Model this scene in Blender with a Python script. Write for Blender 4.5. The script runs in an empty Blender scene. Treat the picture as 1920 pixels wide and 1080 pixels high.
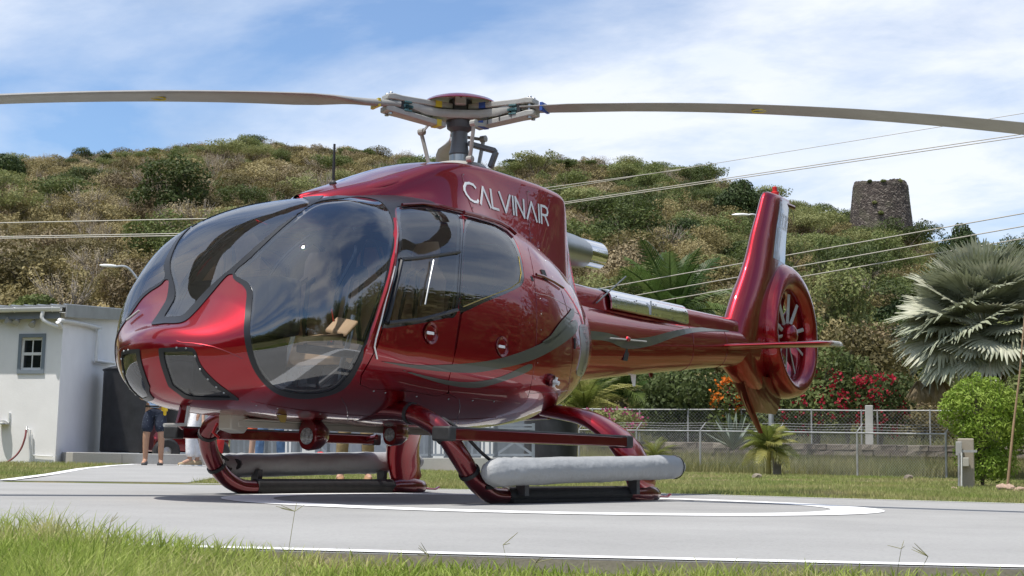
import bpy, bmesh, math, random
import numpy as np
from mathutils import Vector, Matrix, noise as mnoise

rnd = random.Random(7)
rng = np.random.default_rng(7)
S = bpy.context.scene

# ------------------------------------------------------------------ camera
CF, CTH, CRO, CH, CX, CY, CYAW = 2642.0, .1236, .019, .291, -9.31, -7.10, .61
Fv = np.array([math.cos(CYAW)*math.cos(CTH), math.sin(CYAW)*math.cos(CTH), math.sin(CTH)])
Rv = np.array([math.sin(CYAW), -math.cos(CYAW), 0.0])
Uv = np.cross(Rv, Fv)
CP = np.array([CX, CY, CH])
_c, _s = math.cos(CRO), math.sin(CRO)
def proj(P):
    d = np.asarray(P, float)-CP
    z = d@Fv
    u = CF*(d@Rv)/z; v = CF*(d@Uv)/z
    return np.stack([960+u*_c+v*_s, 540+u*_s-v*_c], -1)
def ray(x, y):
    a = x-960; b = 540-y
    u = a*_c-b*_s; v = a*_s+b*_c
    return Fv*CF+Rv*u+Uv*v
def at(x, y, ax, val):
    d = ray(x, y); return CP+d*((val-CP[ax])/d[ax])
def atD(x, y, D):
    d = ray(x, y); return CP+d*(D/math.hypot(d[0], d[1]))

cam = bpy.data.objects.new('camera', bpy.data.cameras.new('camera'))
S.collection.objects.link(cam); S.camera = cam
Rr = Rv*_c+Uv*_s*1.0
Ur = np.cross(Rr, Fv)
# image right axis / up axis including the small roll
right = Rv*_c-(-Uv)*_s; up = -Rv*_s+Uv*_c
M = Matrix(((right[0], up[0], -Fv[0], CP[0]), (right[1], up[1], -Fv[1], CP[1]), (right[2], up[2], -Fv[2], CP[2]), (0, 0, 0, 1)))
cam.matrix_world = M
cam.data.sensor_width = 36; cam.data.lens = CF/1920*36
cam.data.clip_start = .05; cam.data.clip_end = 6000

# ------------------------------------------------------------------ world, sun, exposure
SUN = Vector((-.33, .11, 1)).normalized()
sun_el = math.asin(SUN.z); sun_az = math.atan2(SUN.x, SUN.y)
W = bpy.data.worlds.new('World'); S.world = W; W.use_nodes = True
nt = W.node_tree; nt.nodes.clear()
def N(t, typ, **k):
    n = t.nodes.new(typ)
    for a, b in k.items():
        if a[0] == '_': n.inputs[a[1:].replace('_', ' ')].default_value = b
        else: setattr(n, a, b)
    return n
def ramp(t, pts, interp='LINEAR'):
    n = t.nodes.new('ShaderNodeValToRGB'); e = n.color_ramp.elements; n.color_ramp.interpolation = interp
    while len(e) < len(pts): e.new(.5)
    for i, (p, c) in enumerate(pts):
        e[i].position = p
        if not hasattr(c, '__len__'): c = (c, c, c)
        e[i].color = (*c[:3], 1)
    return n
def math_n(t, op, a=None, b=None, c=None, clamp=False):
    n = t.nodes.new('ShaderNodeMath'); n.operation = op; n.use_clamp = clamp
    for i, v in enumerate((a, b, c)):
        if v is None: continue
        if isinstance(v, (int, float)): n.inputs[i].default_value = v
        else: t.links.new(v, n.inputs[i])
    return n.outputs[0]
L = nt.links.new
sky = N(nt, 'ShaderNodeTexSky', sky_type='NISHITA', sun_disc=False, sun_elevation=sun_el, sun_rotation=sun_az, air_density=1.0, dust_density=.6, ozone_density=1.5)
tc = N(nt, 'ShaderNodeTexCoord')
sep = N(nt, 'ShaderNodeSeparateXYZ'); L(tc.outputs['Generated'], sep.inputs[0])
# cloud deck: direction projected on a plane overhead
den = math_n(nt, 'ADD', math_n(nt, 'MAXIMUM', sep.outputs[2], 0.0), .16)
cx_ = math_n(nt, 'DIVIDE', sep.outputs[0], den); cy_ = math_n(nt, 'DIVIDE', sep.outputs[1], den)
cmb = N(nt, 'ShaderNodeCombineXYZ'); L(cx_, cmb.inputs[0]); L(cy_, cmb.inputs[1])
mp = N(nt, 'ShaderNodeMapping'); mp.inputs['Location'].default_value = (.4, 2.2, 0); mp.inputs['Rotation'].default_value = (0, 0, .6)
mp.inputs['Scale'].default_value = (1.0, .75, 1); L(cmb.outputs[0], mp.inputs[0])
n1 = N(nt, 'ShaderNodeTexNoise', _Scale=.75, _Detail=9.0, _Roughness=.55, _Distortion=.35); L(mp.outputs[0], n1.inputs['Vector'])
n2 = N(nt, 'ShaderNodeTexNoise', _Scale=2.6, _Detail=8.0, _Roughness=.6, _Distortion=.2); L(mp.outputs[0], n2.inputs['Vector'])
cov = ramp(nt, [(.40, 0), (.47, .5), (.55, 1)]); L(n1.outputs[0], cov.inputs[0])
wis = ramp(nt, [(.3, .35), (.55, 1)]); L(n2.outputs[0], wis.inputs[0])
cm = math_n(nt, 'MULTIPLY', cov.outputs[0], wis.outputs[0])
cm = math_n(nt, 'ADD', math_n(nt, 'MULTIPLY', cm, .84), .06, clamp=True)
shade = ramp(nt, [(.28, (.66, .72, .80)), (.42, (.88, .92, .97)), (.55, (1.0, 1.0, 1.0))])
n3 = N(nt, 'ShaderNodeTexNoise', _Scale=1.7, _Detail=6.0, _Roughness=.55); L(mp.outputs[0], n3.inputs['Vector']); L(n3.outputs[0], shade.inputs[0])
ccol = N(nt, 'ShaderNodeMix', data_type='RGBA', blend_type='MULTIPLY'); ccol.inputs[0].default_value = 1
L(shade.outputs[0], ccol.inputs[6]); ccol.inputs[7].default_value = (6.7, 6.95, 7.4, 1)
mixc = N(nt, 'ShaderNodeMix', data_type='RGBA'); L(cm, mixc.inputs[0]); skm = N(nt, 'ShaderNodeMix', data_type='RGBA', blend_type='MULTIPLY'); skm.inputs[0].default_value = 1; L(sky.outputs[0], skm.inputs[6]); skm.inputs[7].default_value = (.80, .96, 1.12, 1); L(skm.outputs[2], mixc.inputs[6]); L(ccol.outputs[2], mixc.inputs[7])
bg = N(nt, 'ShaderNodeBackground', _Strength=.135); L(mixc.outputs[2], bg.inputs[0])
wo = N(nt, 'ShaderNodeOutputWorld'); L(bg.outputs[0], wo.inputs[0])

sl = bpy.data.lights.new('sun', 'SUN'); sl.energy = 4.6; sl.angle = math.radians(.53); sl.color = (1, .955, .89)
so = bpy.data.objects.new('sun', sl); S.collection.objects.link(so); so.location = (0, 0, 30)
so.rotation_euler = SUN.to_track_quat('Z', 'Y').to_euler()
S.view_settings.view_transform = 'Standard'; S.view_settings.look = 'None'
S.view_settings.exposure = 0.17; S.view_settings.gamma = 1.0; S.view_settings.use_curve_mapping = False
S.render.engine = 'CYCLES'
try:
    S.cycles.transparent_max_bounces = 24; S.cycles.max_bounces = 8; S.cycles.glossy_bounces = 4; S.cycles.transmission_bounces = 6
except Exception: pass

# ------------------------------------------------------------------ helpers
def tag(o, label=None, cat=None, group=None, kind=None):
    if label: o['label'] = label
    if cat: o['category'] = cat
    if group: o['group'] = group
    if kind: o['kind'] = kind
    return o
def empty(name, loc=(0, 0, 0), rz=0, label=None, cat=None, group=None):
    o = bpy.data.objects.new(name, None); o.empty_display_size = .2; S.collection.objects.link(o)
    o.location = loc; o.rotation_euler = (0, 0, rz)
    return tag(o, label, cat, group)
def link(name, me, mat=None, parent=None):
    if mat is not None:
        for m_ in (mat if isinstance(mat, (list, tuple)) else [mat]): me.materials.append(m_)
    o = bpy.data.objects.new(name, me); S.collection.objects.link(o)
    if parent: o.parent = parent
    return o
def copy_tree(o, parent=None):
    c = o.copy(); S.collection.objects.link(c); c.parent = parent
    for ch in list(o.children): copy_tree(ch, c)
    return c
class MB:
    def __init__(s): s.v = []; s.f = []; s.m = []
    def add(s, vs, fs, mi=0):
        b = len(s.v); s.v += [tuple(map(float, p)) for p in vs]; s.f += [tuple(b+i for i in f) for f in fs]; s.m += [mi]*len(fs); return s
    def box(s, a, b, mi=0):
        (x0, y0, z0), (x1, y1, z1) = a, b
        return s.add([(x0, y0, z0), (x1, y0, z0), (x1, y1, z0), (x0, y1, z0), (x0, y0, z1), (x1, y0, z1), (x1, y1, z1), (x0, y1, z1)],
              [(0, 3, 2, 1), (4, 5, 6, 7), (0, 1, 5, 4), (1, 2, 6, 5), (2, 3, 7, 6), (3, 0, 4, 7)], mi)
    def obox(s, c, ax, ay, az, mi=0):   # centre and three half-axis vectors
        c, ax, ay, az = map(np.array, (c, ax, ay, az)); P = []
        for k in (-1, 1):
            for i, j in ((-1, -1), (1, -1), (1, 1), (-1, 1)): P.append(c+ax*i+ay*j+az*k)
        return s.add(P, [(0, 3, 2, 1), (4, 5, 6, 7), (0, 1, 5, 4), (1, 2, 6, 5), (2, 3, 7, 6), (3, 0, 4, 7)], mi)
    def bar(s, p, q, w, h=None, mi=0):
        p = np.array(p, float); q = np.array(q, float); d = q-p; l = np.linalg.norm(d); d /= l; h = h or w
        u = np.cross(d, (0, 0, 1)); 
        if np.linalg.norm(u) < 1e-3: u = np.array((1., 0, 0))
        u /= np.linalg.norm(u); t = np.cross(u, d)
        return s.obox((p+q)/2, d*l/2, u*w/2, t*h/2, mi)
    def tube(s, pts, r, n=10, cap=True, mi=0, flat=1.0):
        pts = [np.array(p, float) for p in pts]; k = len(pts)
        rs = r if hasattr(r, '__len__') else [r]*k
        prev = None; rings = []
        for i in range(k):
            d = pts[min(i+1, k-1)]-pts[max(i-1, 0)]; d = d/(np.linalg.norm(d)+1e-12)
            if prev is None:
                u = np.cross(d, (0, 0, 1))
                if np.linalg.norm(u) < .05: u = np.cross(d, (0, 1, 0))
            else: u = prev-d*(prev@d)
            u = u/(np.linalg.norm(u)+1e-12); prev = u; w = np.cross(d, u)
            rings.append([pts[i]+(u*math.cos(a)+w*math.sin(a)*flat)*rs[i] for a in [2*math.pi*j/n for j in range(n)]])
        vs = [p for rg in rings for p in rg]; fs = []
        for i in range(k-1):
            for j in range(n):
                a = i*n+j; b = i*n+(j+1) % n; fs.append((a, b, b+n, a+n))
        if cap: fs.append(tuple(range(n-1, -1, -1))); fs.append(tuple((k-1)*n+j for j in range(n)))
        return s.add(vs, fs, mi)
    def lathe(s, prof, n=24, c=(0, 0, 0), axis='z', mi=0):
        vs = []; fs = []
        for (r, z) in prof:
            for j in range(n):
                a = 2*math.pi*j/n; x, y = r*math.cos(a), r*math.sin(a)
                p = {'z': (x, y, z), 'x': (z, x, y), 'y': (y, z, x)}[axis]
                vs.append((c[0]+p[0], c[1]+p[1], c[2]+p[2]))
        for i in range(len(prof)-1):
            for j in range(n): a = i*n+j; b = i*n+(j+1) % n; fs.append((a, b, b+n, a+n))
        return s.add(vs, fs, mi)
    def loft(s, rings, closed=True, cap=True, mi=0):
        n = len(rings[0]); vs = [p for r in rings for p in r]; fs = []
        for i in range(len(rings)-1):
            for j in range(n if closed else n-1): a = i*n+j; b = i*n+(j+1) % n; fs.append((a, b, b+n, a+n))
        if cap and closed: fs.append(tuple(range(n-1, -1, -1))); fs.append(tuple((len(rings)-1)*n+j for j in range(n)))
        return s.add(vs, fs, mi)
    def mesh(s, name='m', smooth=35):
        me = bpy.data.meshes.new(name); me.from_pydata(s.v, [], s.f); 
        if any(s.m): me.polygons.foreach_set('material_index', s.m)
        if smooth:
            me.polygons.foreach_set('use_smooth', [True]*len(s.f)); me.set_sharp_from_angle(angle=math.radians(smooth))
        me.update(); return me
    def build(s, name, mat, parent=None, smooth=35, bevel=0, seg=2, fixn=True):
        me = s.mesh(name, smooth)
        if fixn:
            bm = bmesh.new(); bm.from_mesh(me); bmesh.ops.recalc_face_normals(bm, faces=bm.faces); bm.to_mesh(me); bm.free()
        o = link(name, me, mat, parent)
        if bevel:
            b = o.modifiers.new('bevel', 'BEVEL'); b.width = bevel; b.segments = seg; b.limit_method = 'ANGLE'; b.angle_limit = math.radians(40)
        return o
def mesh_np(name, V, Fq, mat=None, parent=None, smooth=False, uniform=None):
    me = bpy.data.meshes.new(name or 'mesh'); V = np.asarray(V, np.float32); Fq = np.asarray(Fq, np.int32)
    n = Fq.shape[1]
    me.vertices.add(len(V)); me.vertices.foreach_set('co', V.ravel())
    me.loops.add(Fq.size); me.loops.foreach_set('vertex_index', Fq.ravel())
    me.polygons.add(len(Fq)); me.polygons.foreach_set('loop_start', np.arange(0, Fq.size, n, dtype=np.int32))
    if smooth: me.polygons.foreach_set('use_smooth', np.ones(len(Fq), bool))
    me.update(calc_edges=True); me.validate()
    return link(name, me, mat, parent) if name else me
def interp(tab, x, col):
    xs = [t[0] for t in tab]; ys = [t[col] for t in tab]
    # monotone-ish cubic (Catmull on non-uniform knots)
    x = np.asarray(x, float); xs = np.array(xs); ys = np.array(ys); n = len(xs)
    m = np.zeros(n); d = np.diff(ys)/np.diff(xs)
    m[1:-1] = np.where(d[:-1]*d[1:] > 0, 2*d[:-1]*d[1:]/(d[:-1]+d[1:]+1e-12), 0); m[0] = d[0]; m[-1] = d[-1]
    i = np.clip(np.searchsorted(xs, x)-1, 0, n-2); h = xs[i+1]-xs[i]; t = np.clip((x-xs[i])/h, 0, 1)
    return (2*t**3-3*t**2+1)*ys[i]+(t**3-2*t**2+t)*h*m[i]+(-2*t**3+3*t**2)*ys[i+1]+(t**3-t**2)*h*m[i+1]
def spline(pts, k=6, closed=False):
    P = [np.array(p, float) for p in pts]; n = len(P); out = []
    for i in range(n if closed else n-1):
        p0 = P[(i-1) % n] if closed or i > 0 else P[i]; p1 = P[i]; p2 = P[(i+1) % n]; p3 = P[(i+2) % n] if closed or i+2 < n else P[i+1]
        for j in range(k):
            t = j/k; out.append(.5*((2*p1)+(-p0+p2)*t+(2*p0-5*p1+4*p2-p3)*t*t+(-p0+3*p1-3*p2+p3)*t**3))
    if not closed: out.append(P[-1])
    return out

# ------------------------------------------------------------------ materials
def new_mat(name):
    m = bpy.data.materials.new(name); m.use_nodes = True; t = m.node_tree; t.nodes.clear()
    o = t.nodes.new('ShaderNodeOutputMaterial'); return m, t, o
def pbr(name, col, rough=.5, metal=0, coat=0, coat_r=.03, noise=0, nscale=8, bump=0, bscale=30, spec=.5, bdist=.01, dark=None, wear=0, objrand=0, coord='Object', rn=0):
    m, t, o = new_mat(name); b = t.nodes.new('ShaderNodeBsdfPrincipled'); t.links.new(b.outputs[0], o.inputs[0])
    b.inputs['Base Color'].default_value = (*col, 1); b.inputs['Roughness'].default_value = rough; b.inputs['Metallic'].default_value = metal
    b.inputs['Coat Weight'].default_value = coat; b.inputs['Coat Roughness'].default_value = coat_r; b.inputs['Specular IOR Level'].default_value = spec
    tcn = t.nodes.new('ShaderNodeTexCoord'); src = tcn.outputs[coord]
    col_out = None
    if noise or dark:
        nz = N(t, 'ShaderNodeTexNoise', _Scale=nscale, _Detail=6.0, _Roughness=.6); t.links.new(src, nz.inputs['Vector'])
        d = dark or tuple(c*(1-noise) for c in col); l = tuple(min(1, c*(1+noise)) for c in col)
        r = ramp(t, [(.3, d), (.7, l)]); t.links.new(nz.outputs[0], r.inputs[0]); col_out = r.outputs[0]
        if rn:
            rr = ramp(t, [(.3, min(1, rough+rn)), (.7, max(.02, rough-rn))]); t.links.new(nz.outputs[0], rr.inputs[0]); t.links.new(rr.outputs[0], b.inputs['Roughness'])
    if objrand:
        oi = t.nodes.new('ShaderNodeObjectInfo'); hs = t.nodes.new('ShaderNodeHueSaturation')
        if col_out: t.links.new(col_out, hs.inputs['Color'])
        else: hs.inputs['Color'].default_value = (*col, 1)
        t.links.new(math_n(t, 'MULTIPLY_ADD', oi.outputs['Random'], objrand*2, 1-objrand), hs.inputs['Value'])
        t.links.new(math_n(t, 'MULTIPLY_ADD', oi.outputs['Random'], objrand*.1, .5-objrand*.05), hs.inputs['Hue'])
        col_out = hs.outputs[0]
    if col_out: t.links.new(col_out, b.inputs['Base Color'])
    if bump:
        nb = N(t, 'ShaderNodeTexNoise', _Scale=bscale, _Detail=5.0); t.links.new(src, nb.inputs['Vector'])
        bp = N(t, 'ShaderNodeBump', _Strength=bump, _Distance=bdist); t.links.new(nb.outputs[0], bp.inputs['Height']); t.links.new(bp.outputs[0], b.inputs['Normal'])
    return m
def paint(name, col, flake=.25):
    m, t, o = new_mat(name); b = t.nodes.new('ShaderNodeBsdfPrincipled'); t.links.new(b.outputs[0], o.inputs[0])
    b.inputs['Metallic'].default_value = .88; b.inputs['Roughness'].default_value = .33
    b.inputs['Coat Weight'].default_value = 1; b.inputs['Coat Roughness'].default_value = .018; b.inputs['Coat IOR'].default_value = 1.55
    tcn = t.nodes.new('ShaderNodeTexCoord')
    nz = N(t, 'ShaderNodeTexNoise', _Scale=900.0, _Detail=1.0); t.links.new(tcn.outputs['Object'], nz.inputs['Vector'])
    r = ramp(t, [(.35, tuple(c*(1-flake) for c in col)), (.7, tuple(min(1, c*(1+flake)) for c in col))]); t.links.new(nz.outputs[0], r.inputs[0]); t.links.new(r.outputs[0], b.inputs['Base Color'])
    nb = N(t, 'ShaderNodeTexNoise', _Scale=2.2, _Detail=2.0); t.links.new(tcn.outputs['Object'], nb.inputs['Vector'])
    bp = N(t, 'ShaderNodeBump', _Strength=.05, _Distance=.05); t.links.new(nb.outputs[0], bp.inputs['Height']); t.links.new(bp.outputs[0], b.inputs['Coat Normal'])
    return m
def glass_mat(name, tint=(.30, .32, .36), rough=0.0, boost=1.0):
    m, t, o = new_mat(name)
    tr = N(t, 'ShaderNodeBsdfTransparent'); tr.inputs[0].default_value = (*tint, 1)
    gl = N(t, 'ShaderNodeBsdfGlossy', _Roughness=rough); gl.inputs[0].default_value = (.95, .97, 1, 1)
    fr = N(t, 'ShaderNodeFresnel', _IOR=1.6*boost)
    tcn = t.nodes.new('ShaderNodeTexCoord')
    nb = N(t, 'ShaderNodeTexNoise', _Scale=2.5, _Detail=2.0); t.links.new(tcn.outputs['Object'], nb.inputs['Vector'])
    bp = N(t, 'ShaderNodeBump', _Strength=.03, _Distance=.05); t.links.new(nb.outputs[0], bp.inputs['Height']); t.links.new(bp.outputs[0], gl.inputs['Normal'])
    mx = N(t, 'ShaderNodeMixShader'); t.links.new(fr.outputs[0], mx.inputs[0]); t.links.new(tr.outputs[0], mx.inputs[1]); t.links.new(gl.outputs[0], mx.inputs[2]); t.links.new(mx.outputs[0], o.inputs[0])
    return m
MT = {}
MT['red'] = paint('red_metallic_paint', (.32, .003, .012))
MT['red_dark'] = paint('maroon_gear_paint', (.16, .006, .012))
MT['black_seal'] = pbr('black_rubber_seal', (.018, .019, .022), .32, spec=.4)
MT['black_gloss'] = pbr('black_gloss', (.01, .012, .018), .08, coat=1)
MT['black_matt'] = pbr('black_matt', (.02, .02, .021), .6, noise=.3, nscale=20)
MT['dark_grey'] = pbr('dark_grey', (.07, .073, .08), .5, noise=.2, nscale=15)
MT['grey_metal'] = pbr('grey_metal_paint', (.11, .12, .13), .4, noise=.15)
MT['light_metal'] = pbr('light_painted_metal', (.36, .355, .33), .4, noise=.1, nscale=12)
MT['blade'] = pbr('blade_grey', (.30, .29, .27), .42, noise=.12, nscale=4)
MT['teal'] = pbr('teal_damper', (.045, .12, .13), .45)
MT['chrome'] = pbr('polished_steel', (.82, .82, .82), .10, metal=1, bump=.1, bscale=4, bdist=.03)
MT['steel'] = pbr('brushed_steel', (.42, .43, .43), .35, metal=1, noise=.1)
MT['tan'] = pbr('tan_leather', (.62, .42, .25), .55, noise=.1, bump=.2, bscale=60)
MT['beige'] = pbr('beige_fairing', (.42, .40, .34), .4)
MT['lining'] = pbr('cabin_lining', (.22, .215, .21), .8, noise=.15)
MT['panel_grey'] = pbr('panel_grey', (.28, .285, .29), .6, noise=.15)
MT['float'] = pbr('float_cover', (.33, .34, .345), .6, noise=.05, nscale=2, bump=.6, bscale=5, bdist=.05)
MT['stripe'] = pbr('grey_stripe', (.07, .072, .058), .35, coat=.5)
MT['white_print'] = pbr('white_print', (.8, .8, .8), .35, coat=.6)
MT['yellow'] = pbr('yellow_mark', (.6, .48, .04), .5)
MT['blue'] = pbr('blue_mark', (.03, .08, .32), .5)
MT['red_tag'] = pbr('red_tag', (.6, .02, .02), .6)
MT['white'] = pbr('white_plastic', (.75, .75, .72), .4)
MT['lens'] = glass_mat('lamp_lens', (.8, .82, .85))
MT['glass'] = glass_mat('smoked_canopy', (.84, .85, .86), boost=1.42)
MT['glass_side'] = glass_mat('smoked_door_glass', (.80, .80, .79), boost=1.25)
MT['lampface'] = pbr('ribbed_lamp_glass', (.22, .22, .23), .25, coat=1, noise=.6, nscale=60, bump=1, bscale=80)
MT['gold'] = pbr('gold_trim', (.5, .38, .12), .3, metal=1)
# ================================================================== HELICOPTER
heli = empty('helicopter', (0, 0, 0), 0, 'dark red helicopter with bubble windshield and shrouded tail fan parked on the pad', 'helicopter')
X0 = -3.22
BODY = [  # X, z top, z bottom, z of widest, half width, upper exponent, lower exponent
 (-3.220, 1.000, 1.000, 1.000, 0.000, 2.000, 2.000),
 (-3.170, 1.110, 0.830, 0.980, 0.290, 2.085, 2.0),
 (-3.080, 1.160, 0.695, 1.003, 0.475, 2.22, 2.15),
 (-2.930, 1.320, 0.622, 1.050, 0.68, 2.42, 2.2),
 (-2.720, 1.690, 0.588, 1.120, 0.89, 2.75, 2.3),
 (-2.440, 1.965, 0.568, 1.110, 1.005, 3.15, 2.2),
 (-2.030, 2.150, 0.555, 1.100, 1.025, 3.2, 2.3),
 (-1.670, 2.215, 0.555, 1.130, 1.010, 3.0, 2.5),
 (-1.130, 2.315, 0.540, 1.152, 1.005, 2.8, 2.65),
 (-0.500, 2.359, 0.541, 1.166, 1.003, 2.6, 2.65),
 (0.000, 2.340, 0.560, 1.183, 0.975, 2.4, 2.5),
 (0.400, 2.280, 0.596, 1.210, 0.905, 2.2, 2.35),
 (0.800, 2.185, 0.675, 1.255, 0.795, 2.05, 2.27),
 (1.100, 2.060, 0.800, 1.300, 0.660, 1.96, 2.2),
 (1.400, 1.905, 0.940, 1.340, 0.500, 1.95, 2.12),
 (1.620, 1.810, 1.085, 1.408, 0.325, 1.97, 2.03),
 (1.740, 1.700, 1.190, 1.424, 0.165, 2.0, 2.000),
 (1.800, 1.440, 1.440, 1.440, 0.000, 2.000, 2.000)]
smax = math.sqrt(1.80-X0)
BS = [(math.sqrt(r[0]-X0),)+r[1:] for r in BODY]
def body_pts(s, a):
    """s: sqrt of distance behind the nose, a: 0 keel .. 1 roof; port half (Y<=0)"""
    X = X0+s*s
    zt, zb, zm, w, nu, nl = [interp(BS, s, k) for k in range(1, 7)]
    th = a*np.pi
    up_ = th > np.pi/2
    n = np.where(up_, nu, nl)
    c = np.cos(th); sn = np.sin(th)
    e = 2/n
    y = -w*np.abs(sn)**e
    z = zm+np.where(up_, (zt-zm), (zm-zb))*(-np.sign(c))*np.abs(c)**e
    # pinch the bow sides a little above the waist so the bubble leans in
    return np.stack([X, y, z], -1)
def body_grid(ns, na):
    s = np.concatenate([np.linspace(0, .25, 12)[:-1], np.linspace(.25, smax-.06, ns), np.linspace(smax-.06, smax, 8)[1:]])
    a = np.linspace(0, 1, na)
    Sg, A = np.meshgrid(s, a, indexing='ij')
    P = body_pts(Sg, A)
    e = 1e-3
    dS = body_pts(np.clip(Sg+e, 0, smax), A)-body_pts(np.clip(Sg-e, 0, smax), A)
    dA = body_pts(Sg, np.clip(A+e, 0, 1))-body_pts(Sg, np.clip(A-e, 0, 1))
    Nn = np.cross(dS, dA); ln = np.linalg.norm(Nn, axis=-1, keepdims=True)
    Nn = Nn/np.maximum(ln, 1e-12)
    # make outward
    ctr = np.stack([np.clip(P[..., 0], -2.2, 1.0), 0*P[..., 1], 0*P[..., 2]+1.25], -1)
    sg = np.sign(((P-ctr)*Nn).sum(-1, keepdims=True)); sg[sg == 0] = 1; Nn = Nn*sg
    Nn[0, :] = (-1, 0, 0); Nn[-1, :] = (1, 0, 0)
    Nn[:, 0, 1] = 0; Nn[:, -1, 1] = 0
    Nn /= np.maximum(np.linalg.norm(Nn, axis=-1, keepdims=True), 1e-9)
    n0, n1 = Sg.shape
    idx = np.arange(n0*n1).reshape(n0, n1)
    a_, b_, c_, d_ = idx[:-1, :-1].ravel(), idx[1:, :-1].ravel(), idx[1:, 1:].ravel(), idx[:-1, 1:].ravel()
    T = np.concatenate([np.stack([a_, b_, c_], 1), np.stack([a_, c_, d_], 1)])
    return P.reshape(-1, 3), Nn.reshape(-1, 3), T
BP, BN, BT = body_grid(300, 170)
BUV = proj(BP)
FACE = ((CP-BP)*BN).sum(1)/np.linalg.norm(CP-BP, axis=1)
def sdf(P, poly):
    poly = np.asarray(poly, float); n = len(poly); d = np.full(len(P), 1e18); sgn = np.zeros(len(P), bool)
    for i in range(n):
        a = poly[i]; b = poly[(i+1) % n]; e = b-a; w = P-a
        t = np.clip((w@e)/(e@e+1e-12), 0, 1); q = w-np.outer(t, e); d = np.minimum(d, (q*q).sum(1))
        c1 = (a[1] <= P[:, 1]) & (b[1] > P[:, 1]); c2 = (a[1] > P[:, 1]) & (b[1] <= P[:, 1])
        cr = e[0]*w[:, 1]-e[1]*w[:, 0]
        sgn ^= (c1 & (cr > 0)) | (c2 & (cr < 0))
    return np.sqrt(d)*np.where(sgn, -1, 1)
def field(poly, k=5, hidden=True, sm=True):
    q = np.array(spline(poly, k, True)) if sm else np.array(poly, float)
    f = sdf(BUV, q)
    if hidden: f = np.maximum(f, -FACE*220+2)
    return f
def clip(P, Nn, T, F, extra=None):
    """part of the mesh with F<0; extra: list of more per-vertex fields carried along"""
    ex = extra or []
    inside = F < 0
    cnt = inside[T].sum(1)
    full = T[cnt == 3]; part = T[(cnt > 0) & (cnt < 3)]
    P = list(P); Nn = list(Nn); ex = [list(e) for e in ex]; cache = {}
    def cut(i, j):
        k = (i, j) if i < j else (j, i)
        if k not in cache:
            i0, j0 = k; t = F[i0]/(F[i0]-F[j0]); t = min(max(t, 0), 1)
            P.append(P[i0]*(1-t)+P[j0]*t); n_ = Nn[i0]*(1-t)+Nn[j0]*t; Nn.append(n_/(np.linalg.norm(n_)+1e-12))
            for e in ex: e.append(e[i0]*(1-t)+e[j0]*t)
            cache[k] = len(P)-1
        return cache[k]
    new = []
    for a, b, c in part:
        t = (a, b, c); ins = [inside[v] for v in t]
        if sum(ins) == 1:
            k = ins.index(True); i, j, m_ = t[k], t[(k+1) % 3], t[(k+2) % 3]
            new.append((i, cut(i, j), cut(i, m_)))
        else:
            k = ins.index(False); i, j, m_ = t[k], t[(k+1) % 3], t[(k+2) % 3]
            p, q = cut(i, j), cut(i, m_); new.append((p, j, m_)); new.append((p, m_, q))
    T2 = np.concatenate([full, np.array(new, int).reshape(-1, 3)]) if len(new) else full
    used = np.unique(T2); mp_ = np.full(len(P), -1); mp_[used] = np.arange(len(used))
    P = np.array(P)[used]; Nn = np.array(Nn)[used]; ex = [np.array(e)[used] for e in ex]
    return (P, Nn, mp_[T2], ex) if extra is not None else (P, Nn, mp_[T2])
def shell_obj(name, F, mat, parent, off=0.0, thick=.012, side='port', label=None):
    """a shaped piece of the body skin: offset outward by off, given a real thickness"""
    P, Nn, T = clip(BP, BN, BT, F)
    if not len(T): return None
    return skin_piece(name, P, Nn, T, mat, parent, off, thick, side, label)
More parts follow.
